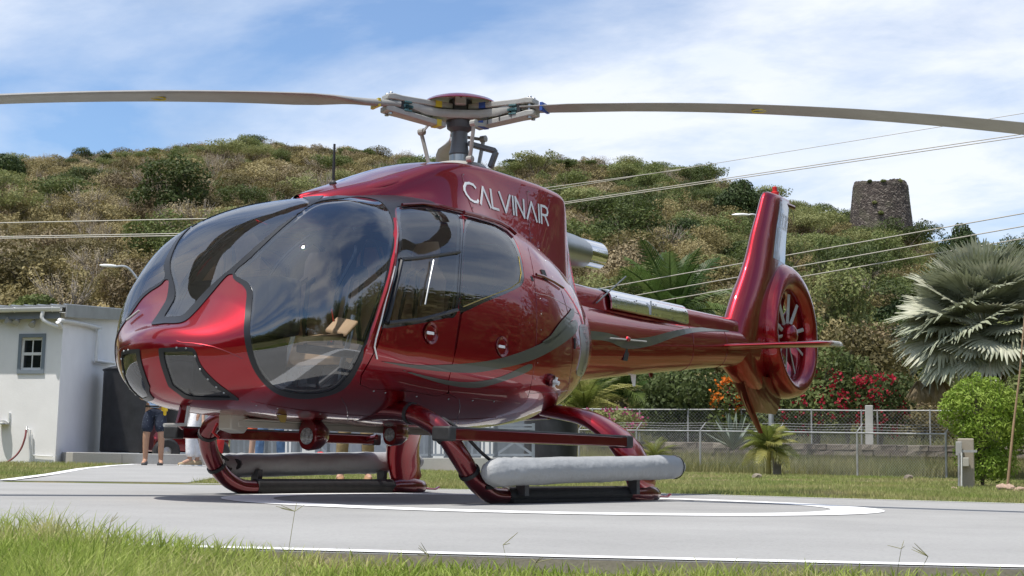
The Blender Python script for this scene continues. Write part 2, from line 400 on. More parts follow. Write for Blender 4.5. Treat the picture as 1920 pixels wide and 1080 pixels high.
def skin_piece(name, P, Nn, T, mat, parent, off, thick, side, label=None):
    # orientation
    a = P[T]; fn = np.cross(a[:, 1]-a[:, 0], a[:, 2]-a[:, 0]); flip = (fn*Nn[T[:, 0]]).sum(1) < 0
    T = T.copy(); T[flip] = T[flip][:, ::-1]
    area = np.linalg.norm(fn, axis=1) > 1e-9; T = T[area]
    parts = []
    sides = {'port': [1], 'starboard': [-1], 'both': [1, -1]}[side]
    VV = []; NN = []; TT = []; base = 0
    for sg in sides:
        m3 = np.array([1, sg, 1]); Q = (P+Nn*off)*m3; q = Nn*m3; t = T if sg == 1 else T[:, ::-1]
        VV.append(Q); NN.append(q); TT.append(t+base); base += len(Q)
        if thick:
            Qi = (P+Nn*(off-thick))*m3; VV.append(Qi); NN.append(-q); TT.append(t[:, ::-1]+base)
            # rim, except along the centre line when both halves are joined
            e = np.concatenate([T[:, [0, 1]], T[:, [1, 2]], T[:, [2, 0]]]); key = np.sort(e, 1)
            u, inv, ct = np.unique(key, axis=0, return_inverse=True, return_counts=True)
            be = e[ct[inv.ravel()] == 1]
            if side == 'both' or True:
                mid = (np.abs(P[be[:, 0], 1]) < 1e-5) & (np.abs(P[be[:, 1], 1]) < 1e-5); be = be[~mid] if side == 'both' else be
            if len(be):
                o0 = base-len(Q); rim = []
                vi = np.unique(be); mpv = {v: i for i, v in enumerate(vi)}
                R1 = (P[vi]+Nn[vi]*off)*m3; R2 = (P[vi]+Nn[vi]*(off-thick))*m3; b0 = base+len(Qi)
                VV.append(R1); VV.append(R2); NN.append(np.zeros_like(R1)); NN.append(np.zeros_like(R2))
                k = len(vi)
                for i, j in be:
                    i, j = mpv[i], mpv[j]
                    f = [(b0+i, b0+k+i, b0+j), (b0+j, b0+k+i, b0+k+j)]
                    if sg == -1: f = [x[::-1] for x in f]
                    rim += f
                TT.append(np.array(rim)); base = b0+2*k
            else: base += len(Qi)
    V = np.concatenate(VV); NV = np.concatenate(NN); F3 = np.concatenate(TT)
    me = mesh_np(None, V, F3, smooth=True)
    try:
        vn = np.where(np.linalg.norm(NV, axis=1, keepdims=True) < .5, 0, NV)
        if len(me.vertices) == len(vn): me.normals_split_custom_set_from_vertices([tuple(x) for x in vn])
    except Exception as ex: print('normals', ex)
    o = link(name, me, mat, parent)
    if label: o['label'] = label
    return o

# outlines traced on the port side of the skin
G_PORT = [(442,512),(472,484),(508,449),(549,413),(592,382),(640,374),(670,371),(700,375),(718,384),(732,406),(737,438),(731,478),(723,515),(712,562),(693,615),(670,670),(648,707),(623,729),(583,737),(538,733),(509,719),(487,691),(473,648),(470,611),(474,565),(474,543),(464,528)]
F_PORT = [(437,517),(470,482),(510,446),(550,412),(585,384),(606,373),(640,367),(700,367),(770,369),(812,380),(810,388),(765,386),(742,391),(741,412),(745,438),(739,480),(730,518),(720,560),(700,620),(678,676),(654,719),(630,736),(600,744),(565,747),(525,740),(495,719),(471,683),(458,632),(460,585),(463,550),(455,535)]
G_MID = [(250,560),(300,592),(325,593),(342,591),(358,576),(384,547),(413,520),(431,505),(456,483),(484,458),(530,420),(577,385),(560,370),(480,370),(350,420),(250,520)]
F_MID = [(230,560),(290,602),(313,607),(344,604),(368,584),(394,554),(425,518),(440,512),(470,483),(510,446),(550,412),(592,380),(600,360),(480,350),(340,400),(200,520)]
G_CHIN = [(281,664),(285,660),(320,660),(355,659),(364,665),(377,696),(403,725),(433,743),(410,744),(360,742),(337,731),(300,700),(284,676)]
F_CHIN = [(272,663),(276,654),(315,652),(353,651),(366,657),(378,686),(407,717),(447,747),(433,749),(357,748),(333,736),(290,702),(274,678)]
W_FRONT = [(752,393),(765,391),(800,392),(835,397),(858,404),(863,425),(862,470),(859,520),(856,560),(851,585),(835,592),(784,603),(730,612),(720,610),(728,582),(742,525),(751,472),(753,440),(750,410)]
B_FRONT = [(745,389),(765,387),(800,388),(838,394),(862,401),(868,428),(867,470),(864,520),(861,560),(853,593),(835,597),(784,607),(722,616),(711,615),(722,582),(737,525),(746,472),(748,440),(744,408)]
W_REAR = [(872,440),(877,420),(891,415),(930,427),(955,449),(970,480),(976,512),(974,528),(956,540),(900,562),(866,576),(864,550),(868,480)]
B_REAR = [(869,432),(875,411),(891,411),(932,422),(960,445),(975,478),(981,512),(979,532),(958,546),(905,568),(863,585),(861,555),(865,480)]
D_FRONT = [(738,389),(748,384),(800,384),(845,391),(865,397),(871,428),(869,500),(864,570),(852,650),(838,737),(760,731),(676,721),(705,655),(730,570),(745,500),(748,450),(740,408)]
D_REAR = [(869,398),(925,415),(965,440),(985,475),(999,540),(1003,620),(996,700),(975,753),(905,745),(841,737),(855,650),(867,570),(872,500),(874,428)]
fG = field(G_PORT)-1.0; fGM = field(G_MID)-1.0; fC = np.maximum(field(G_CHIN), (BP[:, 1]+.13)*230)
fF = np.minimum(field(F_PORT), field(F_MID)); fFC = np.maximum(field(F_CHIN), (BP[:, 1]+.09)*230)
fW1 = field(W_FRONT); fB1 = field(B_FRONT); fW2 = field(W_REAR); fB2 = field(B_REAR)
fD1 = field(D_FRONT, 3); fD2 = field(D_REAR, 3)
holes = np.minimum.reduce([fG, fGM, fC, fW1, fW2])
skin = np.maximum.reduce([-np.minimum.reduce([fF, fFC]), -(np.minimum(fD1, fD2))+1.2])
fus = shell_obj('fuselage_skin', skin, MT['red'], heli, 0, .015, 'both')
shell_obj('cabin_lining', np.maximum(-holes-2.5, -1e3), MT['lining'], fus, -.016, .008, 'both')
win_frame = shell_obj('windshield_frame', np.maximum(fF, -np.minimum(fG, fGM)), MT['black_seal'], heli, .006, .03, 'both')
shell_obj('centre_windshield', fGM, MT['glass'], heli, 0, 0, 'both')
for sd, lb in (('port', None), ('starboard', None)):
    shell_obj('windshield', fG, MT['glass'], heli, .002, 0, sd)
    w = shell_obj('chin_window', fC, MT['glass_side'], heli, 0, 0, sd)
    shell_obj('window_frame', np.maximum(fFC, -fC), MT['black_seal'], w, .006, .02, sd)
    d = shell_obj('front_door', np.maximum(fD1+.2, -fB1), MT['red'], heli, .004, .02, sd)
    shell_obj('door_window', fW1, MT['glass_side'], d, .001, 0, sd)
    shell_obj('window_surround', np.maximum(fB1, -fW1), MT['black_gloss'], d, .003, .015, sd)
    d2 = shell_obj('sliding_door', np.maximum(fD2+.2, -fB2), MT['red'], heli, .008, .02, sd)
    shell_obj('door_window', fW2, MT['glass_side'], d2, .005, 0, sd)
    shell_obj('window_surround', np.maximum(fB2, -fW2), MT['black_gloss'], d2, .006, .015, sd)
    # painted swooshes along the doors
    SW1 = [(712,677),(784,684),(861,682),(926,674),(986,656),(1038,630),(1075,600),(1079,622),(1043,651),(991,677),(913,695),(861,698),(784,691)]
    SW2 = [(745,690),(766,696),(836,712),(887,715),(939,705),(991,682),(989,696),(926,719),(887,726),(836,720),(775,702)]
    SW3 = [(1008,646),(1030,630),(1046,608),(1064,588),(1072,578),(1075,590),(1064,608),(1046,630),(1024,645)]
    for sw in (SW1, SW2, SW3): shell_obj('swoosh_stripe', field(sw, 4), MT['stripe'], heli, .011, .002, sd)
    GR = [(1086,612),(1100,612),(1104,640),(1103,665),(1098,690),(1090,705),(1080,700),(1085,680),(1089,650)]
    v = shell_obj('vent_panel', field(GR, 4), MT['steel'], heli, .005, .01, sd)
m3 = lambda p, sg: (p[0], p[1]*sg, p[2])
def skin_at(x, y):
    """point and normal of the port skin seen at a picture position"""
    d = (BUV[:, 0]-x)**2+(BUV[:, 1]-y)**2; d[FACE <= 0] = 1e9
    i = np.argsort(d)[:4]; w = 1/(d[i]+.01); w /= w.sum()
    n = (BN[i]*w[:, None]).sum(0)
    return (BP[i]*w[:, None]).sum(0), n/np.linalg.norm(n)
def on_skin(pts, r, name, mat, parent, off=.01, sides=(1, -1), n=6):
    P = [skin_at(*p) for p in pts]
    out = []
    for sg in sides:
        mb = MB(); mb.tube([m3(p+q*off, sg) for p, q in P], r, n); out.append(mb.build(name, mat, parent))
    return out
# sliding pane bars in the front door window, wiper-like handle bars
on_skin([(749,487),(790,483),(830,478),(860,474)], .012, 'window_rail', MT['black_seal'], heli, .012)
on_skin([(752,487),(740,540),(727,590),(722,608)], .014, 'window_rail', MT['black_seal'], heli, .012)
on_skin([(726,606),(790,596),(855,583)], .013, 'window_rail', MT['black_seal'], heli, .012)
on_skin([(809,490),(801,530),(793,570)], .006, 'pane_handle', MT['steel'], heli, .02)
on_skin([(738,500),(733,520),(722,560),(712,600),(703,632),(700,650),(705,672)], .006, 'door_strip', MT['white'], heli, .012)
on_skin([(740,412),(742,440),(735,490),(722,545),(700,612),(684,655),(674,690)], [.02,.022,.022,.022,.022,.018,.01], 'door_post', MT['red'], heli, .0)
on_skin([(752,388),(790,386),(830,391),(866,400),(900,408),(938,420),(962,436)], .012, 'gutter_rail', MT['red_dark'], heli, .018)
on_skin([(866,404),(900,412),(930,421),(950,432),(963,444)], .016, 'slide_rail', MT['red_dark'], heli, .03)
on_skin([(866,577),(900,563),(956,541),(973,530),(976,514),(971,482)], .004, 'window_trim', MT['gold'], heli, .009)
on_skin([(1001,516),(1015,520),(1035,530),(1052,541)], .012, 'slide_rail', MT['red_dark'], heli, .02)
# seams between the skin panels
for ln in ([(984,443),(998,500),(1005,560),(1006,620),(1001,690),(990,745)], [(1000,548),(1030,556),(1060,572),(1088,592)], [(978,738),(1010,737),(1045,735),(1075,731)], [(1052,545),(1068,600),(1074,660),(1066,720)], [(470,752),(560,768),(660,778),(760,784),(860,786),(930,782)], [(690,724),(760,733),(840,741),(920,750),(975,756)], [(640,745),(650,765),(652,790)], [(860,742),(862,765),(855,795)], [(330,640),(400,650),(455,672)]):
    on_skin(spline(ln, 4), .0032, 'panel_seam', MT['red_dark'], fus, .0, n=5)
# rivets
def rivets(pts, name='rivets', r=.006):
    for sg in (1, -1):
        mb = MB()
        for p in pts:
            q, n = skin_at(*p); mb.lathe([(r, 0), (r*.7, r*.5), (0, r*.6)], 6, (0, 0, 0))
            u = Vector(m3(n, sg)).to_track_quat('Z', 'Y').to_matrix()
            k = 18
            for i in range(len(mb.v)-k, len(mb.v)): mb.v[i] = tuple(u@Vector(mb.v[i])+Vector(m3(q+n*.007, sg)))
        mb.build(name, MT['steel'], heli)['kind'] = 'stuff'
ch = spline(F_CHIN, 3, True)
rivets([p for p in [(330,652),(348,653),(367,668),(376,692),(390,710),(406,724),(420,735)]], r=.008)
rivets([(1010,470),(1022,490),(1035,520),(1012,560),(1013,590),(1013,620),(1010,650),(1007,680),(1002,710),(1020,742),(1035,741),(1050,740),(1065,737)], r=.0045)
rivets([(480,758),(520,764),(600,774),(690,783),(740,786),(800,788),(860,790),(905,786)], r=.005)
rivets([(722,735),(780,742),(840,747),(885,750),(925,752),(700,732)], r=.007)
# round recessed door latches
for (x, y) in ((806, 625), (940, 647)):
    p, n = skin_at(x, y); q = Vector(n).to_track_quat('Z', 'Y')
    for sg in (1, -1):
        mb = MB(); mb.lathe([(.078, .009), (.076, .016), (.06, .012), (.052, -.004), (.045, -.012), (0, -.014)], 24)
        o = mb.build('door_latch', MT['red_dark'], heli); o.location = m3(p+n*.004, sg); nn = Vector(m3(n, sg)); o.rotation_euler = nn.to_track_quat('Z', 'Y').to_euler()
        mb = MB(); mb.box((-.05, -.011, .004), (.03, .011, .016)); h = mb.build('latch_handle', MT['white_print'], o, bevel=.004)
p, n = skin_at(1030, 712)
for sg in (1, -1):
    mb = MB(); mb.lathe([(.05, 0), (.05, .03), (.03, .04), (0, .04)], 16)
    o = mb.build('fuel_port', MT['red_dark'], heli); o.location = m3(p, sg); o.rotation_euler = Vector(m3(n, sg)).to_track_quat('Z', 'Y').to_euler()
    mb = MB(); mb.tube([(0, 0, .03), (0, 0, .09)], .018, 8); mb.tube([(0, -.04, .055), (0, .04, .055)], .012, 8); mb.build('valve', MT['white'], o)
# louvres of the aft vent and dark scoops
mbp = MB()
for k in range(17):
    t = k/16; x = 1093+10*math.sin(t*3.0)-6*t; y = 614+86*t
    p, n = skin_at(x, y); mbp.obox(p+n*.012, np.array((.03, .02, 0))*.9, np.cross(n, (0, 0, 1))*.002, (0, 0, .004))
mbp.build('louvre', MT['steel'], heli)['kind'] = 'stuff'
for (x, y, a, h) in ((1020, 516, .035, .045), (996, 523, .022, .02), (1077, 643, .012, .045)):
    p, n = skin_at(x, y); t = np.cross(n, (0, 0, 1)); t /= np.linalg.norm(t); u = np.cross(t, n)
    for sg in (1, -1):
        mb = MB(); f_ = np.array((1, sg, 1)); mb.obox((p+n*.004)*f_, t*a*f_, u*h*f_, n*.006*f_); mb.build('air_scoop', MT['black_matt'], heli, bevel=.003)
# ---- interior
inn = []
mb = MB(); mb.box((-2.4, -.62, .74), (.35, .62, .77)); mb.build('cabin_floor', MT['panel_grey'], heli)
mb = MB(); mb.loft([[(x, -.8, .85), (x, .8, .85), (x, .84, 1.4), (x, .6, 1.95), (x, .3, 2.15), (x, -.3, 2.15), (x, -.6, 1.95), (x, -.84, 1.4)] for x in (.0, .05)]); mb.build('rear_bulkhead', MT['lining'], heli)
def seat(x, y, s=1.0):
    mb = MB(); mb.box((x-.26, y-.23, .98), (x+.24, y+.23, 1.12)); mb.box((x-.2, y-.19, .70), (x+.2, y+.19, .98), 1)
    o = mb.build('seat', [MT['tan'], MT['dark_grey']], heli, bevel=.04, seg=3)
    mb = MB(); rings = []
    for z, w, t in ((1.10, .23, .06), (1.30, .24, .07), (1.62, .23, .06), (1.72, .15, .05), (1.74, .12, .05), (1.86, .13, .05), (1.93, .10, .03)):
        xc = x+.24+(z-1.1)*.18
        rings.append([(xc+t*math.cos(a), y+w*math.sin(a), z) for a in np.linspace(0, 2*math.pi, 16, False)])
    mb.loft(rings); mb.build('backrest', MT['tan'], o)
    for sy in (-.08, .08):
        mb = MB(); mb.tube([(x+.2, y+sy, 1.12), (x+.17, y+sy*.9, 1.35), (x+.23, y+sy*.6, 1.66), (x+.34, y+sy*.5, 1.72)], .012, 5, flat=2); mb.build('harness', MT['black_matt'], o)
for y in (-.55, 0, .55): seat(-1.45, y)
for y in (-.6, -.2, .2, .6): seat(-.45, y)
mb = MB(); mb.box((-2.62, -.26, .70), (-2.2, .26, 1.12)); mb.box((-2.55, -.42, 1.12), (-2.25, .42, 1.52)); 
o = mb.build('instrument_panel', MT['black_matt'], heli, bevel=.04)
for i in range(2):
    mb = MB(); mb.box((-2.249, -.36+.36*i+.02, 1.2), (-2.243, -.06+.36*i+.02, 1.45)); mb.build('screen', MT['black_gloss'], o)
mb = MB(); mb.box((-2.6, -.8, .98), (-1.0, -.70, 1.03)); mb.box((-2.6, .7, .98), (-1.0, .8, 1.03)); mb.build('side_rail', MT['dark_grey'], heli, bevel=.01)
mb = MB(); mb.tube([(-2.0, -.55, .7), (-1.98, -.55, .95), (-1.9, -.55, 1.15), (-1.88, -.55, 1.3)], .018, 8); mb.build('control_stick', MT['steel'], heli)
mb = MB(); mb.tube([(-2.0, 0, .7), (-1.98, 0, .95), (-1.9, 0, 1.15), (-1.88, 0, 1.3)], .018, 8); mb.build('control_stick', MT['steel'], heli)
mb = MB(); mb.tube([(-1.95, -.3, .8), (-1.7, -.3, .95), (-1.5, -.3, 1.05)], .02, 8); mb.build('collective_lever', MT['dark_grey'], heli)
for y in (-.65, -.45):
    mb = MB(); mb.obox((-2.35, y, .85), (.03, 0, .06), (0, .05, 0), (.005, 0, .0)); mb.tube([(-2.3, y, .7), (-2.35, y, .86)], .012, 6); mb.build('pedal', MT['steel'], heli)
mb = MB(); mb.tube(spline([(-1.75, -.50, 1.66), (-1.78, -.55, 1.82), (-1.78, -.65, 1.82), (-1.75, -.7, 1.66)], 5), .012, 6)
for y in (-.5, -.7): mb.lathe([(0, -.03), (.045, -.03), (.05, 0), (.045, .03), (0, .03)], 12, (-1.75, y, 1.62), 'y')
mb.build('headset', MT['black_matt'], heli)
mb = MB(); mb.obox((-2.28, -.62, 1.1), (.10, 0, .02), (0, .12, 0), (.0, 0, .02)); mb.obox((-2.05, -.6, 1.2), (.06, 0, .05), (0, .1, .02), (0, 0, .015)); mb.build('map_case', MT['tan'], heli, bevel=.01)
mb = MB(); mb.tube([(-2.05, -.5, 1.33), (-2.03, -.51, 1.22), (-2.04, -.5, 1.1)], .012, 4, flat=.3); mb.build('red_tag', MT['red_tag'], heli)

# ---- engine cowling
COWL = [(-1.92, 2.19, .08, .3, 1.95), (-1.80, 2.235, .22, .42, 1.95), (-1.60, 2.31, .31, .55, 2.0), (-1.35, 2.40, .38, .62, 2.05), (-1.07, 2.51, .42, .66, 2.08), (-.75, 2.62, .445, .66, 2.12), (-.50, 2.665, .45, .62, 2.15), (-.1, 2.69, .45, .54, 2.1), (.57, 2.69, .43, .5, 1.9), (.95, 2.68, .40, .46, 1.7), (1.08, 2.655, .385, .44, 1.66), (1.13, 2.56, .375, .43, 1.64), (1.18, 2.36, .36, .42, 1.62), (1.32, 2.06, .33, .38, 1.60), (1.46, 1.85, .30, .34, 1.60)]
mb = MB(); rings = []
for X in np.concatenate([np.linspace(-1.92, .9, 60), np.linspace(.93, 1.46, 30)]):
    zt, w1, w2, zb = [float(interp(COWL, X, k)) for k in range(1, 5)]
    h = zt-zb; r = []
    rc = min(.055, h*.4) if X > -.5 else min(.055+(-.5-X)*.12, h*.45)
    prof = []
    for k in range(9):
        a = math.pi/2*k/8; prof.append((w1-rc*(1-math.sin(a))*1.0-(0 if X > -.5 else 0), zt-rc*(1-math.cos(a))))
    side = [(w1+(w2-w1)*t**1.4, zt-rc-(h-rc)*t) for t in np.linspace(.08, 1, 10)]
    top = [(w1-rc)*t for t in np.linspace(0, 1, 6)[:-1]]
    crown = .03
    half = [(y, zt+crown*(1-(y/(w1-rc+1e-6))**2)*min(1, h/.5)) for y in top]+[(y, z) for y, z in prof]+side
    ring = [(X, -y, z) for y, z in half]+[(X, y, z) for y, z in half[::-1][:-1]]
    rings.append(ring)
mb.loft(rings); cow = mb.build('engine_cowling', MT['red'], heli, smooth=60)
# humps on the front cowling (intake bulges)
for sg in (1, -1):
    mb = MB(); rings = []
    for i, t in enumerate(np.linspace(0, 1, 14)):
        X = -1.62+.85*t; r = .10*math.sin(math.pi*min(1, t*1.0+.02))**.6+.004; zc = float(interp(COWL, X, 1))-.06-.02*t; y = sg*(.22+.10*t)
        rings.append([(X, y+r*1.1*math.cos(a), zc+r*.6*math.sin(a)) for a in np.linspace(0, 2*math.pi, 14, False)])
    mb.loft(rings); mb.build('cowling_bulge', MT['red'], cow)
for sg in (1, -1):  # panel seams as thin recessed strips and screws
    for Xs in (-.53, .42):
        mb = MB(); pts = []
        for t in np.linspace(0, 1, 8):
            zt, w1, w2, zb = [float(interp(COWL, Xs, k)) for k in range(1, 5)]
            z = zt-.10-(zt-.10-max(zb, 2.24 if Xs < 0 else 2.12))*t; tt = (zt-.058-z)/(zt-.058-zb); y = w1+(w2-w1)*max(tt, 0)**1.4
            pts.append((Xs, sg*(y+.001), z))
        mb.tube(pts, .0035, 5); mb.build('panel_seam', MT['red_dark'], cow)
        mb = MB()
        for p in pts[::2]: mb.obox((p[0]+.02, p[1]+.001*sg, p[2]), (.004, 0, 0), (0, .002, 0), (0, 0, .004))
        mb.build('screw', MT['steel'], cow)['kind'] = 'stuff'
# lettering built from strokes: CALVINAIR along the cowling
def strokes(word, w, h, t, gap):
    G = {'C': [[(1, .85), (.85, .97), (.55, 1), (.25, .93), (.06, .7), (0, .5), (.06, .3), (.25, .07), (.55, 0), (.85, .03), (1, .15)]],
         'A': [[(0, 0), (.5, 1), (1, 0)]], 'L': [[(0, 1), (0, 0), (1, 0)]], 'V': [[(0, 1), (.5, 0), (1, 1)]], 'I': [[(0, 0), (0, 1)]],
         'N': [[(0, 0), (0, 1), (.9, 0), (.9, 1)]], 'R': [[(0, 0), (0, 1), (.5, 1), (.78, .92), (.86, .75), (.78, .58), (.5, .5), (0, .5)], [(.45, .5), (.88, 0)]],
         'Y': [[(0, 1), (.5, .5), (1, 1)], [(.5, .5), (.5, 0)]], '2': [[(0, .8), (.25, 1), (.7, 1), (.95, .75), (.8, .5), (0, 0), (1, 0)]], 'G': [[(1, .85), (.6, 1), (.2, .9), (0, .5), (.2, .1), (.6, 0), (1, .15), (1, .45), (.6, .45)]], '8': [[(.5, .52), (.1, .75), (.5, 1), (.9, .75), (.5, .52), (0, .25), (.5, 0), (1, .25), (.5, .52)]], '-': [[(.1, .5), (.9, .5)]]}
    W_ = {'C': 1.0, 'A': .95, 'L': .55, 'V': .95, 'I': .12, 'N': .85, 'R': .8, 'Y': .9, '2': .8, 'G': 1, '8': .8, '-': .6}
    out = []; x = 0
    for chh in word:
        for s_ in G[chh]: out.append([(x+a*w*(W_[chh] if chh != 'I' else 0)+(W_['I']*w/2 if chh == 'I' else 0), b*h) for a, b in s_])
        x += W_[chh]*w+gap
    return out, x-gap
def lettering(name, word, T, w, h, t, gap, mat, parent, parent_obj=None):
    st, tot = strokes(word, w, h, t, gap); mb = MB()
    for s_ in st:
        for (a, b) in zip(s_[:-1], s_[1:]):
            a = np.array(a); b = np.array(b); d = b-a; l = np.linalg.norm(d); d = d/l; nrm = np.array((-d[1], d[0]))
            a = a-d*t*.35; b = b+d*t*.35
            q = [a+nrm*t/2, a-nrm*t/2, b-nrm*t/2, b+nrm*t/2]
            P = [T(*p, 0) for p in q]+[T(*p, 1) for p in q]
            mb.add(P, [(0, 1, 2, 3), (7, 6, 5, 4), (0, 4, 5, 1), (1, 5, 6, 2), (2, 6, 7, 3), (3, 7, 4, 0)])
    return mb.build(name, mat, parent, smooth=0)
def cow_T(X1, X2, z1, z2, sg, tot):
    def T(u, v, k):
        t = u/tot; X = X1+(X2-X1)*t; z = z1+(z2-z1)*t+v
        zt, w1, w2, zb = [float(interp(COWL, X, c)) for c in range(1, 5)]
        rc = .055 if X > -.5 else .055+(-.5-X)*.12; tt = max(0, (zt-rc-z)/(zt-rc-zb)); y = w1+(w2-w1)*tt**1.4
        return (X, sg*(y+.004+.002*k), z)
    return T
tot = strokes('CALVINAIR', .15, .155, .018, .028)[1]
LX1, LX2, LZ1, LZ2 = -.55, .77, 2.345, 2.345
for sg, (a, b, c, d_) in ((-1, (LX1, LX2, LZ1, LZ2)), (1, (LX2, LX1, LZ2, LZ1))):
    lettering('lettering', 'CALVINAIR', cow_T(a, b, c, d_, sg, tot), .15, .155, .021, .028, MT['white_print'], cow)
# antenna
mb = MB(); mb.tube([(-1.53, 0, 2.30), (-1.53, 0, 2.66)], [.012, .009], 8); mb.lathe([(.03, 2.32), (.03, 2.36), (.012, 2.38)], 10, (-1.53, 0, 0)); mb.build('whip_antenna', MT['black_matt'], heli)

# ---- exhaust
mb = MB(); mb.lathe([(.17, 1.15), (.17, 1.5), (.16, 1.75), (.14, 1.98)], 28, (0, 0, 2.29), 'x'); mb.build('exhaust_cone', MT['steel'], heli)
mb = MB(); mb.lathe([(.125, 1.85), (.132, 1.95), (.134, 2.27), (.126, 2.28), (.122, 2.2), (.118, 1.9)], 32, (0, 0, 2.305), 'x'); mb.build('exhaust_pipe', MT['chrome'], heli)
# ---- tail boom
BOOM = [(1.2, 1.86, .96, .36), (1.8, 1.80, 1.05, .31), (2.8, 1.79, 1.17, .255), (3.8, 1.81, 1.28, .215), (4.8, 1.84, 1.385, .18), (5.7, 1.86, 1.46, .15)]
mb = MB(); rings = []
for X in np.linspace(1.2, 5.7, 34):
    zt, zb, w = [float(interp(BOOM, X, k)) for k in (1, 2, 3)]
    zc, h = (zt+zb)/2, (zt-zb)/2; ring = []
    for a in np.linspace(0, 2*math.pi, 36, False):
        c, s_ = math.cos(a), math.sin(a); e = 2/2.5
        ring.append((X, w*math.copysign(abs(c)**e, c), zc+h*math.copysign(abs(s_)**e, s_)))
    rings.append(ring)
mb.loft(rings); boom = mb.build('tail_boom', MT['red'], heli)
for X in (3.9, 4.75):
    zt, zb, w = [float(interp(BOOM, X, k)) for k in (1, 2, 3)]
    mb = MB(); zc, h = (zt+zb)/2, (zt-zb)/2; pts = []
    for a in np.linspace(0, 2*math.pi, 37):
        c, s_ = math.cos(a), math.sin(a); e = 2/2.5
        pts.append((X, (w+.001)*math.copysign(abs(c)**e, c), zc+(h+.001)*math.copysign(abs(s_)**e, s_)))
    mb.tube(pts, .003, 4, cap=False); mb.build('panel_seam', MT['red_dark'], boom)
# spine fairing on the boom
mb = MB(); rings = []
SP = [(1.35, 1.97, .17), (2.0, 1.96, .15), (3.5, 1.955, .13), (4.8, 1.955, .11), (5.35, 1.95, .09)]
for X in np.linspace(1.35, 5.35, 20):
    zt, w = [float(interp(SP, X, k)) for k in (1, 2)]
    rings.append([(X, -w*1.35, 1.62), (X, -w*1.1, zt-.09), (X, -w, zt-.03), (X, -w*.7, zt), (X, w*.7, zt), (X, w, zt-.03), (X, w*1.1, zt-.09), (X, w*1.35, 1.62)])
mb.loft(rings); mb.build('drive_shaft_fairing', MT['red'], heli, smooth=50, bevel=0)
mb = MB(); rings = []
for X in np.linspace(2.22, 3.82, 10):
    w = .215-.012*(X-2.2); z0 = 1.785; zt = 1.985
    r = []
    for a in np.linspace(math.pi, 0, 15): r.append((X, w*math.copysign(abs(math.cos(a))**.6, math.cos(a)), z0+(zt-z0)*abs(math.sin(a))**.7))
    r2 = [(X, y*.93, z-.012) for _, y, z in r[::-1]]
    rings.append(r+r2)
mb.loft(rings); hs = mb.build('heat_shield', MT['chrome'], heli)
mb = MB()
for X in (2.3, 2.7, 3.04, 3.1, 3.45, 3.75):
    for z in (1.80, 1.9): mb.obox((X, -.212+.012*(X-2.2), z), (.006, 0, 0), (0, .004, 0), (0, 0, .006))
mb.build('rivets', MT['dark_grey'], hs)['kind'] = 'stuff'
mb = MB(); mb.box((2.98, -.216, 1.79), (2.986, -.2, 1.93)); mb.build('panel_seam', MT['steel'], hs)
mb = MB(); mb.tube([(1.95, -.2, 1.80), (2.5, -.2, 2.12)], .007, 6); mb.build('whip_antenna', MT['grey_metal'], heli)
# boom fittings: vent, side rail aerial, lamp, drain
mb = MB(); mb.obox((2.42, -.262, 1.36), (.05, .006, 0), (0, .008, 0), (.03, 0, .075)); mb.build('boom_vent', MT['black_matt'], heli, bevel=.01)
for sg in (1, -1):
    mb = MB(); mb.tube([(2.0, .33*sg, 1.47), (2.75, .29*sg, 1.5)], .008, 6); sa = mb.build('side_aerial', MT['light_metal'], heli); mb = MB(); mb.lathe([(0, -.035), (.022, -.02), (.026, 0), (.022, .02), (0, .035)], 10, (2.35, .315*sg, 1.49), 'x'); mb.build('aerial_mount', MT['red'], sa)
# grey swoosh on the boom
mb = MB()
for sg in (1, -1):
    top = [(1.5, 1.50), (2.0, 1.52), (2.4, 1.50), (2.9, 1.56), (3.4, 1.66), (3.9, 1.74), (4.4, 1.79), (4.9, 1.80)]; bot = [(1.5, 1.42), (2.0, 1.44), (2.4, 1.40), (2.9, 1.47), (3.4, 1.59), (3.9, 1.69), (4.4, 1.75), (4.9, 1.79)]
    T_ = spline(top, 4); B_ = spline(bot, 4); vs = []
    for k, off in enumerate((.003, .005)):
        for R_ in (T_, B_):
            for (X, z) in R_:
                zt, zb, w = [float(interp(BOOM, X, c)) for c in (1, 2, 3)]; zc, h = (zt+zb)/2, (zt-zb)/2
                q = min(.97, abs((z-zc)/h)); y = w*(1-q**2.5)**(1/2.5); vs.append((X, sg*(y+off), z))
    n = len(T_); fs = []
    for i in range(n-1):
        a = 2*n; fs += [(i, i+1, n+i+1, n+i), (a+i, a+n+i, a+n+i+1, a+i+1), (i, a+i, a+i+1, i+1), (n+i, n+i+1, a+n+i+1, a+n+i)]
    mb.add(vs, fs)
mb.build('swoosh_stripe', MT['stripe'], boom)

